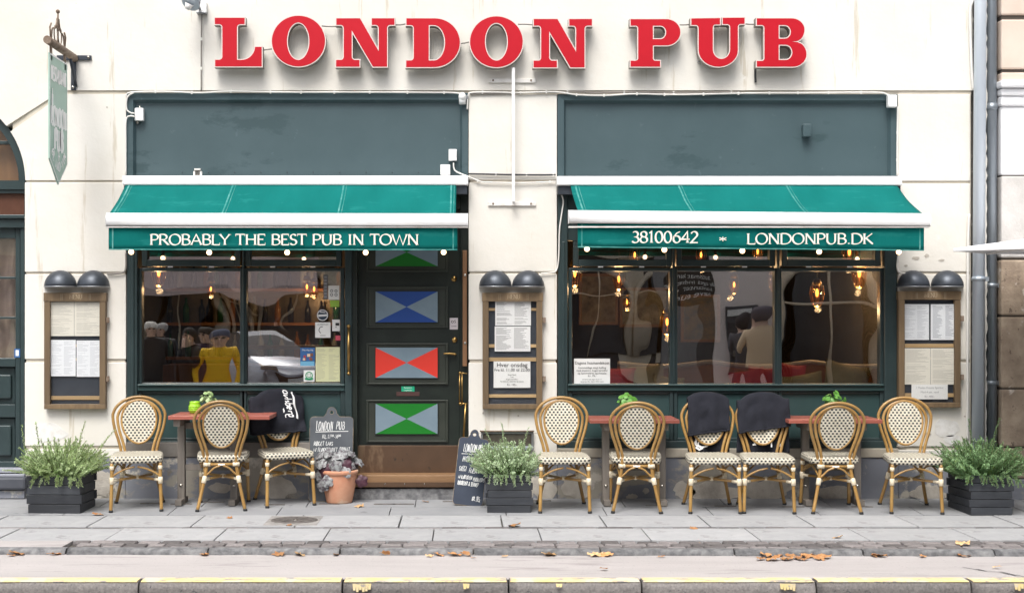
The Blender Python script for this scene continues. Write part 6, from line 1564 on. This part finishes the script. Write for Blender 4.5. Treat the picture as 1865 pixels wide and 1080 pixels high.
chalkboard('slate grey paddle chalkboard behind the terracotta pot, headed LONDON PUB and KL. 11-16', (X(602,-.2), -.2, gz(-.2)), .385, .745, .055, .085, 9, 0, 'slate',
    [('LONDON', 0.0775, -0.1338, 0.6218, 0.1468, 0.075), ('PUB', 0.0693, 0.0392, 0.6308, 0.0783, 0.08), ('KL.11', 0.0326, -0.0808, 0.5525, 0.075, 0.14), ('00', 0.0163, -0.0057, 0.5672, 0.0269, 0.2), ('-16', 0.031, 0.0228, 0.5549, 0.0375, 0.14), ('00', 0.0163, 0.0604, 0.5688, 0.0228, 0.2), ('RØGET', 0.0343, -0.1542, 0.4897, 0.0914, 0.14), ('LAKS', 0.031, -0.0481, 0.4913, 0.0628, 0.15), ('M/', 0.031, -0.1582, 0.4383, 0.0294, 0.14), ('FLØDESTUVET', 0.0343, -0.1175, 0.435, 0.1729, 0.14), ('SPINAT', 0.0326, 0.0742, 0.4399, 0.0905, 0.14), ('KR.', 0.0245, 0.062, 0.3861, 0.0359, 0.17), ('168,-', 0.0326, 0.1313, 0.3861, 0.0563, 0.14)], (-.14, .148, .609, .006))
chalkboard('blue black paddle chalkboard tilted against the slatted planter, reading HVER ONSDAG', (X(851,-.42), -.42, gz(-.42)), .262, .585, .045, .075, 11, 6, 'slate_blue',
    [('LONDON-PUB', 0.0673, -0.082, 0.4603, 0.1806, 0.085), ('HVER', 0.0439, -0.0833, 0.3748, 0.0651, 0.12), ('ONSDAG', 0.0439, -0.0088, 0.3734, 0.1027, 0.12), ('STEGT', 0.0389, -0.1027, 0.2929, 0.0659, 0.13), ('FLÆSK', 0.0389, -0.0167, 0.2837, 0.0708, 0.13), ('M/', 0.0297, -0.104, 0.2263, 0.0205, 0.14), ('KARTOFLER', 0.0297, -0.0775, 0.2242, 0.0949, 0.16), ('PERSILLESOVS', 0.0297, 0.0261, 0.2151, 0.0991, 0.15), ('RØDBEDER', 0.0319, -0.1038, 0.173, 0.0857, 0.15), ('&', 0.0297, -0.0095, 0.1716, 0.0156, 0.14), ('SENNEP', 0.0319, 0.0121, 0.1688, 0.0666, 0.15), ('KR.', 0.0354, 0.0324, 0.0469, 0.0312, 0.15), ('195,-', 0.0411, 0.0667, 0.0441, 0.0482, 0.13)], (-.095, .062, .440, .005), yaw=0)

# ------------------------------------------------------------------ fallen leaves
def leaf_mesh(seed, star):
    rnd = random.Random(seed); q = MB(); k = 18
    ring = []
    for j in range(k):
        a = 2*PI*j/k; r = (.055 + .035*abs(math.cos(2.5*a)) if star else .035 + .03*abs(math.cos(a))); r *= rnd.uniform(.85,1.1)
        ring.append((r*math.cos(a), r*.75*math.sin(a), .006 + .028*rnd.random()*(1 if star else .6)))
    q.add([(0,0,.012)] + ring, [(0, j+1, (j+1) % k + 1) for j in range(k)], 0, True); q.tube([(.05,0,.012),(.09,.01,.004)], .0018, 4); return q
leaf_protos = []
spots = []
rnd = random.Random(17)
for px in (30,100,372,508,545,612): spots.append((px, 1008 + rnd.uniform(-2,3)))
for px in (782,800,828,848,920,1000,1084,1105,1205): spots.append((px, 1011 + rnd.uniform(-2,4)))
for px in (1385,1395,1408,1418,1428,1436,1444,1450,1458,1468,1476,1484,1492,1500,1422,1440,1455,1470,1432,1462): spots.append((px, 1012 + rnd.uniform(-2,7)))
for px in (1592,1602,1680,1752,1765): spots.append((px, 1011 + rnd.uniform(-2,3)))
fixed = [(418,944,0),(527,957,0),(938,958,1),(775,919,1),(655,926,0),(1526,980,1),(1263,963,0),(1745,991,1),(1755,992,1),(178,938,1),(702,1003,2),(850,1018,2),(862,1016,0),(1100,1036,0),(20,1012,0),(1815,1033,0)]
GL_ = 'dry leaves fallen along the pavement and kerb'
LEAF_LABELS = ['small dry leaf on the slab in front of the table with the lantern', 'small curled leaf on the row of setts beside the manhole cover', 'orange leaf on the row of setts in front of the slatted planter', 'lone leaf on the forecourt before the door step',
    'tiny leaf on the forecourt in front of the terracotta pot', 'bright orange leaf alone on a paving slab before the third right hand pane', 'tiny pale leaf on the setts in front of the left chair of the touching pair', 'first of two leaves on the kerb setts at the right', 'second of two leaves on the kerb setts at the right',
    'curled leaf at the foot of the planter beside the arched door', 'large pale leaf standing upright against the kerb face', 'pale yellow leaf lying on the cycle path before the door', 'small dark leaf on the cycle path before the door', 'small dark leaf lying alone in the middle of the cycle path', 'pale leaf at the far left of the cycle path', 'pale scrap of leaf on the cycle path at the far right']
prt = []
for i in range(6):
    star = i < 3; q = leaf_mesh(i, star); me = q.build('fallen_leaf', M['leaf_dry'] if i % 3 != 2 else M['leaf_pale'], local=True); prt.append(me)
used = set(); allp = [(a, b_, None) for a, b_ in spots] + fixed
for i, (px, py, kind) in enumerate(allp):
    if py > 999 and kind != 2: zg, = (-.036,); y = (CAM_H - zg) * F_PX / (py - VY) - CAM_D; y = min(y, -2.775 - .011*X(px, y))
    else: zg = 0; y = CAM_H * F_PX / (py - VY) - CAM_D; zg = gz(y)
    j = rnd.randrange(6)
    if j not in used: o = prt[j]; used.add(j)
    else: o = prt[j].copy(); COL.objects.link(o)
    s = rnd.uniform(.35, .75) * (.8 if kind == 0 else 1.0)
    if kind == 2: y = -2.785; zg = -.02
    o.location = (X(px, y), y, zg + .002); o.rotation_euler = (rnd.uniform(-.25,.35) + (1.0 if kind == 2 else 0), rnd.uniform(-.25,.25), rnd.uniform(0, 6.28)); o.scale = (s, s, s)
    if i < len(spots): lab = ('dry brown leaf in the gutter in front of the left table and door' if px < 690 else 'dry brown leaf in the gutter in front of the middle pier and chairs' if px < 1300 else
        'dry brown leaf heaped with others against the kerb before the touching chairs' if px < 1520 else 'dry brown leaf in the gutter towards the drainpipes')
    else: lab = LEAF_LABELS[i - len(spots)]
    setp(o, lab, 'leaf', GL_)
for j in range(6):
    if j not in used: bpy.data.objects.remove(prt[j])
# ------------------------------------------------------------------ furniture and lamps inside the pub
root = empty('window_bench', (X(1370,.9), .9, .3), 'curved wooden bench back inside the right shop window', 'bench')
q = MB()
def bench_top(x): 
    t = (x - X(1130,.9))/(X(1612,.9)-X(1130,.9)); return 1.20 - .045*abs(math.sin(t*PI*2.6 + .4))
n = 40; xa, xb = X(1125,.9), X(1615,.9)
for i in range(n):
    a, c = xa + (xb-xa)*i/n, xa + (xb-xa)*(i+1)/n; za, zc = bench_top(a), bench_top(c)
    q.add([(a,.9,.3),(c,.9,.3),(c,.9,zc),(a,.9,za),(a,.95,.3),(c,.95,.3),(c,.95,zc),(a,.95,za)], [(0,1,2,3),(3,2,6,7),(5,4,7,6)])
q.build('backrest', M['bench'], root)
q = MB(); q.tube([(xa + (xb-xa)*i/n, .90, bench_top(xa + (xb-xa)*i/n) + .015) for i in range(n+1)], .022, 8); q.build('top_rail', mat('worn pale moulding', (.40,.34,.28), .4), root)
q = MB(); q.box(xa, xb, .32, .9, .70, .76); q.build('seat', M['bench'], root)
def cushion(px, y, w, h, tilt, m, label):
    x = X(px, y); root = MB(); Mt = Matrix.Translation((x, y, .765 + h/2)) @ Matrix.Rotation(R(tilt),4,'Y') @ Matrix.Rotation(R(-14),4,'X')
    root.grid(lambda u, v: tuple(Mt @ Vector((w*(u-.5)*(1-.10*math.sin(PI*v)), -.10*(math.sin(PI*u)*math.sin(PI*v))**.5, h*(v-.5)*(1-.10*math.sin(PI*u))))), 14, 14)
    root.grid(lambda u, v: tuple(Mt @ Vector((w*(u-.5)*(1-.10*math.sin(PI*v)), .10*(math.sin(PI*u)*math.sin(PI*v))**.5, h*(v-.5)*(1-.10*math.sin(PI*u))))), 14, 14)
    setp(root.build('cushion', M[m]), label, 'cushion', 'cushions on the window bench')
M['cush_red'] = mat('red cushion', (.42,.035,.05), .85); M['cush_olive'] = mat('olive cushion', (.22,.17,.075), .9, col2=(.28,.22,.11), nscale=8)
cushion(1120, .55, .38, .42, 3, 'cush_red', 'red cushion behind the Dagens husmandskost notice')
cushion(1178, .6, .36, .44, -4, 'cush_olive', 'olive cushion leaning behind the first pane of the right window')
cushion(1215, .5, .30, .34, 8, 'cush_olive', 'small olive cushion beside the first mullion of the right window')
cushion(1366, .52, .34, .40, -10, 'cush_red', 'red cushion below the reflected beige jacket')
cushion(1397, .62, .36, .42, 4, 'cush_red', 'red cushion at the end of the middle pane, by the mullion')
cushion(1436, .60, .30, .46, 9, 'cush_red', 'red cushion at the left of the third pane')
cushion(1462, .5, .42, .36, -8, 'cush_olive', 'olive cushion slumped at the left of the third pane')
cushion(1540, .52, .44, .46, 12, 'cush_olive', 'olive cushion propped on one corner in the third pane')
def pendant(px, py, y, s, label):
    s *= .82; c = Vector((X(px,y), y, Z(py,y))); root = empty('pendant_lamp', c, label, 'pendant lamp', 'amber cage lamps hanging inside the pub')
    q = MB(); q.cyl(c + Vector((0,0,.10*s)), (c.x, c.y, 2.82), .005, 6); q.build('cord', M['rubber'], root)
    q = MB(); q.lathe([(.0,.13),(.03,.13),(.045,.09),(.05,.07),(0,.07)], c + Vector((0,0,.01))*s, 14); q.build('cap', M['brass'], root)
    q = MB(); q.lathe([(.055*s,.07*s),(.062*s,0),(.058*s,-.06*s),(.035*s,-.10*s),(0,-.115*s)], c, 16); q.build('glass_shade', M['glass_amber'], root)
    q = MB(); q.ball(c + Vector((0,0,.01)), .014*s, .014*s, .036*s, 10, 8); q.build('bulb', M['amber'], root)
    ld = bpy.data.lights.new('lamp_light', 'POINT'); ld.energy = 6.5 if y < 1.9 else 2.5; ld.color = (1,.62,.30); ld.shadow_soft_size = .03; lo = bpy.data.objects.new('lamp_light', ld); COL.objects.link(lo); lo.parent = root; lo.location = (0,0,-.15*s)
    q = MB()
    for k in range(6):
        a = 2*PI*k/6; q.tube([(c.x+.057*s*math.cos(a), c.y+.057*s*math.sin(a), c.z+.07*s), (c.x+.066*s*math.cos(a), c.y+.066*s*math.sin(a), c.z), (c.x+.04*s*math.cos(a), c.y+.04*s*math.sin(a), c.z-.10*s), (c.x, c.y, c.z-.12*s)], .003, 4)
    q.build('cage', M['brass'], root)
for (px, py, y, s, lab) in ((289,498,.7,1.3,'in the top left corner of the left shop window'), (384,528,3.2,.9,'small and deep behind the first pane of the left window'), (559,524,3.6,1.0,'deep in the second pane of the left window, first of its row'), (572,528,3.9,1.0,'deep in the second pane of the left window, last of its row'),
                           (1047,500,.7,1.2,'at the left edge of the first right hand pane'), (1127,510,1.6,1.1,'upper middle of the first right hand pane'), (1142,552,3.4,.9,'small and deep behind the first right hand pane'), (1215,588,1.2,1.25,'low by the mullion between the first and second right hand panes'),
                           (1337,520,3.2,1.0,'small and deep behind the middle right hand pane'), (1409,514,2.4,1.0,'at the right edge of the middle right hand pane'), (1488,535,1.2,1.35,'in the middle of the third right hand pane'), (1565,500,.9,1.35,'top right of the third right hand pane'),
                           (1156,466,2.2,1,'in the transom light above the first right hand pane'), (1277,466,2.2,1,'in the transom light above the middle right hand pane, on its left'), (1380,460,2.0,1,'in the transom light above the middle right hand pane, on its right'), (1547,460,1.6,1.4,'in the transom light above the third right hand pane')):
    pendant(px, py, y, s, 'amber pendant lamp ' + lab)
# pictures, tables and chairs deeper inside, and a back bar with bottles
def picture(px, py, w, h, y, m, label):
    x, z = X(px, y), Z(py, y); root = empty('framed_picture', (x, y, z - h/2), label, 'picture', 'framed pictures on the pub walls')
    q = MB(); q.box(x-w/2, x+w/2, y-.03, y, z-h/2, z+h/2); q.build('frame', M['bench'], root, bevel=.006)
    q = MB(); q.box(x-w/2+.04, x+w/2-.04, y-.034, y-.0305, z-h/2+.04, z+h/2-.04); q.build('print', m, root)
pm = [mat('sepia print', (.42,.34,.24), .5, col2=(.14,.10,.07), nscale=6), mat('pale print', (.55,.52,.46), .5, col2=(.22,.2,.18), nscale=9), mat('dark print', (.10,.12,.14), .5, col2=(.3,.22,.12), nscale=7)]
for i, (px, py, w, h, lab) in enumerate(((1090, 545, .5, .65, 'picture behind the draughty corner of the first right hand pane'), (1178, 560, .7, .5, 'wide picture behind the first right hand pane'), (1275, 580, .5, .6, 'picture at the left of the middle right hand pane'),
        (1460, 575, .55, .7, 'tall picture at the left of the third right hand pane'), (1530, 590, .7, .5, 'wide picture in the middle of the third right hand pane'), (1585, 570, .4, .5, 'small picture at the right edge of the third right hand pane'))):
    picture(px, py, w, h, 5.39, pm[i % 3], lab)
bar = empty('back_bar', (X(530, 4.2), 4.2, .3), 'dark back bar with bottle shelves deep behind the left shop window', 'bar')
for z in (1.15, 1.55, 1.95):
    q = MB(); q.box(X(300, 4.2), X(640, 4.2), 4.1, 4.45, z, z + .035); q.build('shelf', M['bench'], bar)
q = MB(); q.box(X(300, 4.2), X(640, 4.2), 4.46, 4.5, .3, 2.7); q.build('back_panel', mat('old mirror', (.12,.10,.085), .35, .3, col2=(.2,.16,.12), nscale=3), bar)
q = MB(); q.box(X(300, 3.2), X(640, 3.2), 3.1, 3.7, .3, 1.12); q.build('counter', M['bench'], bar)
bcol = [mat('green bottle', (.02,.12,.05), .15), mat('amber bottle', (.30,.12,.02), .15), mat('clear bottle', (.40,.40,.36), .15), mat('dark bottle', (.02,.02,.03), .15)]
rb = random.Random(6); q = MB(); q.lathe([(0,0),(.038,0),(.038,.17),(.015,.23),(.014,.29),(0,.29)], (0,0,0), 10); bp = [q.build('bottle', m, local=True) for m in bcol]; first = [True]*4
for z in (1.185, 1.585, 1.985):
    x = X(310, 4.25)
    while x < X(635, 4.25):
        k = rb.randrange(4)
        if first[k]: o = bp[k]; first[k] = False
        else: o = bp[k].copy(); COL.objects.link(o)
        o.location = (x, 4.25 + rb.uniform(-.06,.06), z); s = rb.uniform(.85,1.1); o.scale = (s, s, s)
        setp(o, ('green', 'amber', 'clear', 'dark')[k] + ' bottle on the %s shelf of the back bar behind the left window' % ('lowest' if z < 1.3 else 'middle' if z < 1.7 else 'topmost'), 'bottle', 'bottles on the back bar'); x += rb.uniform(.09,.20)
# the inner window bench and a shelf of bottles behind the left window
root = empty('bar_shelf', (X(540,2.6), 2.6, .3), 'dark shelf with a lit edge deep behind the left shop window', 'shelf')
q = MB(); q.box(X(440,2.6), X(632,2.6), 2.6, 2.9, 1.30, 1.34); q.box(X(440,2.6), X(632,2.6), 2.6, 2.9, .3, 1.1); q.build('counter', M['bench'], root)

# ------------------------------------------------------------------ across the street: what the windows mirror
opp = empty('opposite_building', (0, -11, 0), 'building across the street with arched windows and a cash machine, mirrored in the pub windows', 'building')
M['opp_dark'] = mat('dark grey render across the street', (.10,.105,.115), .85, col2=(.055,.058,.066), nscale=.5, lo=.3, hi=.7, geo=True)
M['opp_cream'] = mat('cream stone trim', (.74,.62,.47), .8); M['opp_pink'] = mat('pale pink render', (.88,.79,.76), .85); M['opp_glass'] = mat('dark window glass', (.03,.033,.04), .1, col2=(.07,.075,.085), nscale=.7, lo=.4, hi=.6, geo=True)
YO = -11.2
def rw(px): return (px - VX) * (CAM_D - YO) / F_PX            # x of something mirrored at this column
YL = -31.0                         # to the left the street opens into a square; its far side
def rl(px): return (px - VX) * (CAM_D - YL) / F_PX
q = MB(); q.box(3.9, 24, YO-.4, YO, -.135, 9.0); q.build('wall', M['opp_dark'], opp)
q = MB(); q.box(3.9, 4.3, YO-5, YO-.41, -.135, 9.0); q.build('side_wall', M['opp_dark'], opp)
q = MB(); q.box(-40, 16, YL-.4, YL-.001, -.135, 11.0); q.build('far_wall', M['opp_dark'], opp)
q = MB(); q.box(rw(1298), rw(1412), YO, YO+.06, -.1, 3.1); q.build('pale_panel', M['opp_pink'], opp)
for (xc, w, h, YW) in ((rl(535), 3.0, 3.3, YL), (rl(330), 2.6, 3.3, YL), (rl(430), 1.2, 3.0, YL), (rl(1085), 2.2, 3.2, YL), (rl(1235), 2.4, 3.3, YL), (rw(1510), 1.7, 2.7, YO)):
    P = [(-w/2, .5)] + [(w/2*math.cos(R(a)), h - .7 + .7*math.sin(R(a))) for a in range(180, -1, -15)] + [(w/2, .5)]
    q = MB(); q.prism([(xc+p[0], p[1]) for p in P][::-1], YW+.11, YW+.12); g = q.build('window', M['opp_glass'], opp)
    q = MB(); q.tube([(xc+p[0], YW+.14, p[1]) for p in P], .09, 6); q.tube([(xc, YW+.14, .5), (xc, YW+.14, h)], .035, 6); q.tube([(xc-w/2, YW+.14, h-.8), (xc+w/2, YW+.14, h-.8)], .035, 6); q.build('frame', M['opp_cream'], g)
for px in (1150, 1190, 1440, 1590, 290, 385, 412, 470, 600): 
    YW = YO if px > 1290 else YL; xw = (px - VX) * (CAM_D - YW) / F_PX; q = MB(); q.box(xw-.09, xw+.09, YW, YW+.12, .2, 3.2); q.build('pilaster', M['opp_cream'], opp)
q = MB(); q.box(-40, 12, YL, YL+.3, 3.7, 4.2); q.box(3.85, 24, YO, YO+.18, 3.3, 3.55); q.build('cornice', M['opp_cream'], opp)
q = MB(); q.box(-44, -11.4, YL, YL+.25, -.1, 10.5); q.build('cream_wing', mat('beige render across the square', (.74,.62,.50), .85, col2=(.52,.40,.32), nscale=.4, lo=.35, hi=.65, geo=True), opp)
for xx in (-12.2, -13.3, -14.6): 
    q = MB(); q.box(xx-.12, xx+.12, YL+.25, YL+.5, .1, 6); q.build('pilaster', M['opp_cream'], opp)
q = MB(); q.add([(-10.6,YL+.02,3.6),(-4.2,YL+.02,3.6),(-4.2,YL+1.6,2.7),(-10.6,YL+1.6,2.7),(-10.6,YL+1.6,2.35),(-4.2,YL+1.6,2.35)], [(0,1,2,3),(3,2,5,4)]); q.build('shop_awning', mat('pale pink awning', (.66,.52,.48), .8), opp, solid=.01)
q = MB(); q.box(rl(452), rl(640), YL, YL+.08, 1.7, 9); q.box(rl(1125), rl(1175), YL, YL+.08, -.1, 9); q.build('pale_front', mat('pale ochre front across the square', (.82,.72,.56), .85, col2=(.66,.56,.42), nscale=.6, geo=True), opp)
for i in range(2, 10):
    if i < 2: continue
    q = MB(); q.box(i*2.2-.55, i*2.2+.55, YO+.002, YO+.03, 4.4, 6.4); g = q.build('window', M['opp_glass'], opp)
    q = MB(); q.box(i*2.2-.65, i*2.2-.55, YO+.002, YO+.08, 4.3, 6.5); q.box(i*2.2+.55, i*2.2+.65, YO+.002, YO+.08, 4.3, 6.5); q.box(i*2.2-.04, i*2.2+.04, YO+.03, YO+.06, 4.4, 6.4); q.build('frame', M['opp_cream'], g)
root = empty('cash_machine', (rw(1345), YO+.1, .8), 'grey cash machine in the pale wall, mirrored in the middle right hand pane', 'cash machine')
q = MB(); q.box(rw(1328), rw(1385), YO+.06, YO+.20, .75, 1.85); q.build('body', M['dark_metal'], root, bevel=.02)
q = MB(); q.box(rw(1332), rw(1352), YO+.20, YO+.21, 1.3, 1.6); q.build('screen', M['opp_glass'], root)
q = MB(); q.box(rw(1332), rw(1375), YO+.20, YO+.21, 1.68, 1.78); q.build('header', M['paper'], root)
q = MB(); q.box(rw(1332), rw(1355), YO+.20, YO+.24, 1.0, 1.1); q.build('keypad', M['steel'], root)
# dark pavement and a pale awning across the street
c_ = None
setp(MB().box(3.7, 24, YO-9, -9.6, -.13, -.02).build('opposite_pavement', M['slab']), kind='structure')

def person(x, y, h, face, label, jacket, trousers, hair, skin=(.66,.44,.34), pose='stand', cap=False):
    """one continuous skinned figure; face: heading in degrees, 0 looks towards the pub (+y)"""
    k = h/1.75; root = empty('person', (x, y, -.055 if y > -9.6 else -.02), label, 'person'); root.rotation_euler = (0, 0, R(face))
    V, E, Rr = [], [], []
    def chain(parent, pts):
        i = parent
        for (px, py, pz, r) in pts:
            V.append((px*k, py*k, pz*k)); Rr.append((r*k, r*k*.85)); j = len(V)-1
            if i is not None: E.append((i, j))
            i = j
        return i
    pelvis = chain(None, [(0,0,.95,.155)]); chest = chain(pelvis, [(0,.0,1.12,.140),(0,-.01,1.32,.168)]); nk = chain(chest, [(0,-.01,1.45,.115),(0,0,1.495,.066),(0,.02,1.54,.080),(0,.02,1.62,.100),(0,.01,1.68,.080)])
    for s in (-1, 1):
        chain(pelvis, [(s*.10,0,.86,.105),(s*.11,.01,.50,.070),(s*.11,-.01,.12,.045),(s*.115,.02,.05,.045),(s*.12,.13,.035,.035)])
        if pose == 'face' and s == 1: arm = [(s*.19,0,1.41,.082),(s*.27,.10,1.16,.058),(s*.14,.20,1.36,.042),(s*.08,.17,1.52,.034),(s*.06,.15,1.58,.026)]
        elif pose == 'pockets': arm = [(s*.19,0,1.41,.082),(s*.29,-.02,1.12,.060),(s*.22,.10,.92,.048),(s*.17,.12,.88,.040)]
        elif pose == 'reach': arm = [(s*.19,0,1.41,.084),(s*.26,.08,1.14,.062),(s*.16,.30,1.10,.044),(s*.13,.38,1.10,.034)]
        else: arm = [(s*.19,0,1.41,.082),(s*.25,-.01,1.12,.058),(s*.26,.05,.88,.042),(s*.26,.07,.80,.036),(s*.26,.09,.73,.024)]
        chain(chest, arm)
    me = bpy.data.meshes.new('person_body'); me.from_pydata(V, E, [])
    o = bpy.data.objects.new('person_body', me); COL.objects.link(o)
    m = o.modifiers.new('skin', 'SKIN'); m.use_smooth_shade = True
    for i, sv in enumerate(me.skin_vertices[0].data): sv.radius = Rr[i]; sv.use_root = (i == 0)
    s_ = o.modifiers.new('sub', 'SUBSURF'); s_.levels = s_.render_levels = 1
    dg = bpy.context.evaluated_depsgraph_get(); nm = bpy.data.meshes.new_from_object(o.evaluated_get(dg)); bpy.data.objects.remove(o)
    mats = [mat('jacket', jacket, .8), mat('trousers', trousers, .85), mat('skin', skin, .6), mat('hair', hair, .8), mat('shoe', (.02,.02,.02), .6)]
    nm.materials.clear()
    for mm in mats: nm.materials.append(mm)
    for p in nm.polygons:
        c = p.center / k
        p.material_index = 4 if c.z < .10 else 1 if c.z < .86 and abs(c.x) < .20 and pose != 'coat' else 1 if c.z < .55 else 2 if c.z > 1.485 else 2 if (abs(c.x) > .2 and c.z < .80) else 0
        if c.z > 1.50 and (c.z > 1.67 or (c.y < -.01 and c.z > 1.52)): p.material_index = 3
    b = bpy.data.objects.new('body', nm); COL.objects.link(b); b.parent = root
    q = MB(); q.ball((0,.112*k,1.59*k), .014*k, .02*k, .022*k, 8, 6); 
    for s in (-1,1): q.ball((s*.086*k,.015*k,1.60*k), .012*k, .02*k, .03*k, 8, 6)
    q.build('nose_and_ears', mats[2], root, local=True)
    q = MB(); hc = (0, -.012*k, 1.63*k); q.lathe([(.098*k,-.05*k),(.110*k,.0),(.106*k,.035*k),(.088*k,.075*k),(.05*k,.10*k),(0,.11*k)], hc, 16, M=Matrix.Rotation(R(34), 4, 'X')); q.build('cap' if cap else 'hair', mats[3], root, local=True)
    if pose != 'reach':
        q = MB()
        for s in (-1, 1): q.ball((s*.036*k, .100*k, 1.615*k), .020*k, .012*k, .014*k, 8, 5)
        q.build('sunglasses' if 'sunglasses' in label else 'eyes', M['rubber'], root, local=True)
    return root
def mirrored(px, dv): return (px - VX) * dv / F_PX, CAM_D - dv + .2
for (px, dv, h, face, lab, jk, tr, hr, pose, cap) in (
    (274, 18.6, 1.72, -15, 'white haired person in dark coat and sunglasses, mirrored at the left window edge', (.02,.02,.025), (.10,.02,.03), (.62,.60,.56), 'coat', False),
    (296, 20.4, 1.70, 10, 'grey haired person in dark clothes standing behind the white haired one', (.025,.025,.03), (.03,.03,.035), (.42,.41,.40), 'stand', False),
    (347, 18.8, 1.60, 40, 'person in a black jacket with one hand raised to the face', (.012,.012,.014), (.02,.02,.025), (.015,.012,.01), 'face', False),
    (378, 20.0, 1.62, 20, 'dark haired person mostly hidden behind the yellow jacket', (.06,.03,.05), (.02,.02,.03), (.02,.016,.012), 'stand', False),
    (398, 18.7, 1.58, -10, 'person in a yellow rain jacket with hands in the pockets and a blue cap', (.86,.52,.015), (.03,.03,.04), (.06,.08,.14), 'pockets', True),
    (521, 36.5, 1.78, 30, 'person in black passing behind the silver car', (.018,.016,.016), (.02,.02,.02), (.02,.015,.012), 'face', False),
    (1387, 22.6, 1.86, 172, 'person in a beige jacket and grey cap facing the cash machine', (.80,.60,.40), (.02,.02,.025), (.12,.10,.12), 'reach', True),
    (1360, 23.2, 1.74, 175, 'person in a grey jacket at the cash machine beside the beige jacket', (.10,.10,.12), (.03,.03,.04), (.03,.025,.03), 'reach', False)):
    x, y = mirrored(px, dv); person(x, y, h, face, lab, jk, tr, hr, pose=pose, cap=cap)

# silver car parked across the street, its nose towards the camera's side
def car(x1, y0, label):
    L_, Wd = 4.2, 1.75; root = empty('parked_car', (x1 - L_/2, y0 - Wd/2, 0), label, 'car')
    paint = mat('silver car paint', (.62,.64,.70), .3, .25, coat=.6); q = MB()
    prof = [(0,.45,.52),(.04,.30,.68),(.25,.26,.80),(.95,.24,.95),(1.05,.24,.98),(2.0,.22,1.0),(3.2,.22,1.0),(3.9,.26,.98),(4.15,.34,.85),(4.2,.45,.6)]
    n = len(prof); rows = []
    for (xx, zb, zt) in prof:
        t = min(1, min(xx, L_-xx)/.5); w = Wd/2*(.80 + .20*math.sqrt(t))
        rows.append([(x1-xx, y0-Wd/2 + sy*w*f, z) for sy, f, z in ((-1,.94,zb),(-1,1,zb+.15),(-1,1,(zb+zt)/2),(-1,.97,zt-.06),(-1,.86,zt),(0,0,zt+.025),(1,.86,zt),(1,.97,zt-.06),(1,1,(zb+zt)/2),(1,1,zb+.15),(1,.94,zb))])
    m = len(rows[0])
    for r_ in rows: q.v += [Vector(p) for p in r_]
    for i in range(n-1):
        for j in range(m-1): q.f.append([i*m+j, i*m+j+1, (i+1)*m+j+1, (i+1)*m+j]); q.m.append(0); q.sm.append(True)
        q.f.append([i*m, (i+1)*m, (i+1)*m+m-1, i*m+m-1]); q.m.append(0); q.sm.append(False)
    q.f.append(list(range(m))); q.m.append(0); q.sm.append(False); q.f.append([(n-1)*m+j for j in range(m)][::-1]); q.m.append(0); q.sm.append(False)
    q.build('body', paint, root)
    def loft(sec, name, m_):
        q = MB(); k_ = len(sec)
        for (xx, z, hw_) in sec: q.v += [Vector((x1-xx, y0-Wd/2-hw_, z)), Vector((x1-xx, y0-Wd/2+hw_, z))]
        for i in range(k_-1): q.f.append([2*i, 2*i+1, 2*i+3, 2*i+2]); q.m.append(0); q.sm.append(False)
        return q
    cab = [(.95,.95,.80),(1.55,1.40,.64),(2.2,1.50,.62),(3.2,1.46,.62),(3.95,1.02,.76)]
    q = loft(cab, 'roof', paint)
    for s in (0, 1): q.f.append([2*i+s for i in range(5)]); q.m.append(1); q.sm.append(False)
    q.m[0] = 1; q.m[3] = 1; q.build('cabin', [paint, M['opp_glass']], root)
    for s in (-1, 1):
        q = MB(); yy = y0 - Wd/2 + s*.62; q.add([(x1-.02,yy-.14,.62),(x1-.02,yy+.14,.62),(x1-.26,yy+.20,.80),(x1-.26,yy-.10,.78)], [(0,1,2,3)]); q.box(x1-.2, x1+.01, yy-.16, yy+.16, .60, .74); q.build('headlight', M['steel'], root, bevel=.02)
        for xx in (.85, 3.4):
            q = MB(); yw = y0-Wd/2 + s*(Wd/2-.10); q.cyl((x1-xx, yw-.09, .31), (x1-xx, yw+.12*s + .0, .31), .31, 24); w_ = q.build('wheel', M['rubber'], root)
            q = MB(); q.cyl((x1-xx, yw+.12*s, .31), (x1-xx, yw+.13*s, .31), .20, 16); q.build('rim', M['steel'], w_)
    q = MB(); q.box(x1-.06, x1+.02, y0-Wd/2-.55, y0-Wd/2+.55, .36, .56); q.build('grille', M['rubber'], root, bevel=.02)
    q = MB(); q.box(x1+.02, x1+.035, y0-Wd/2-.26, y0-Wd/2+.26, .42, .53); q.build('number_plate', M['paper'], root)
    return root
c_ = car(2.1, .875, 'silver car parked across the street, mirrored in the left shop window')
c_.location = ((470 - VX)*31/F_PX, CAM_D - 31, -.135); c_.rotation_euler = (0, 0, R(60))

root = empty('round_sign', (rw(1262), YO+.1, 2.1), 'round black sign with white lettering across the street, mirrored in the middle right hand pane', 'sign')
q = MB(); q.lathe([(0,.03),(.42,.03),(.42,0)], (rw(1262), YO+.05, 2.28), 28, M=Matrix.Rotation(R(-90),4,'X'), sm=False); q.build('disc', M['rubber'], root)
q = MB(); fr = Fr((rw(1262), YO+.084, 2.28), (-1,0,0), (0,0,1), (0,1,0))
for i, s in enumerate(('I denne', 'automat kan', 'du også indsætte', 'kontanter og', 'hæve euro')): font_text(q, fr, s, .125, 0, .22 - .125*i)
q.build('print', M['white_print'], root)
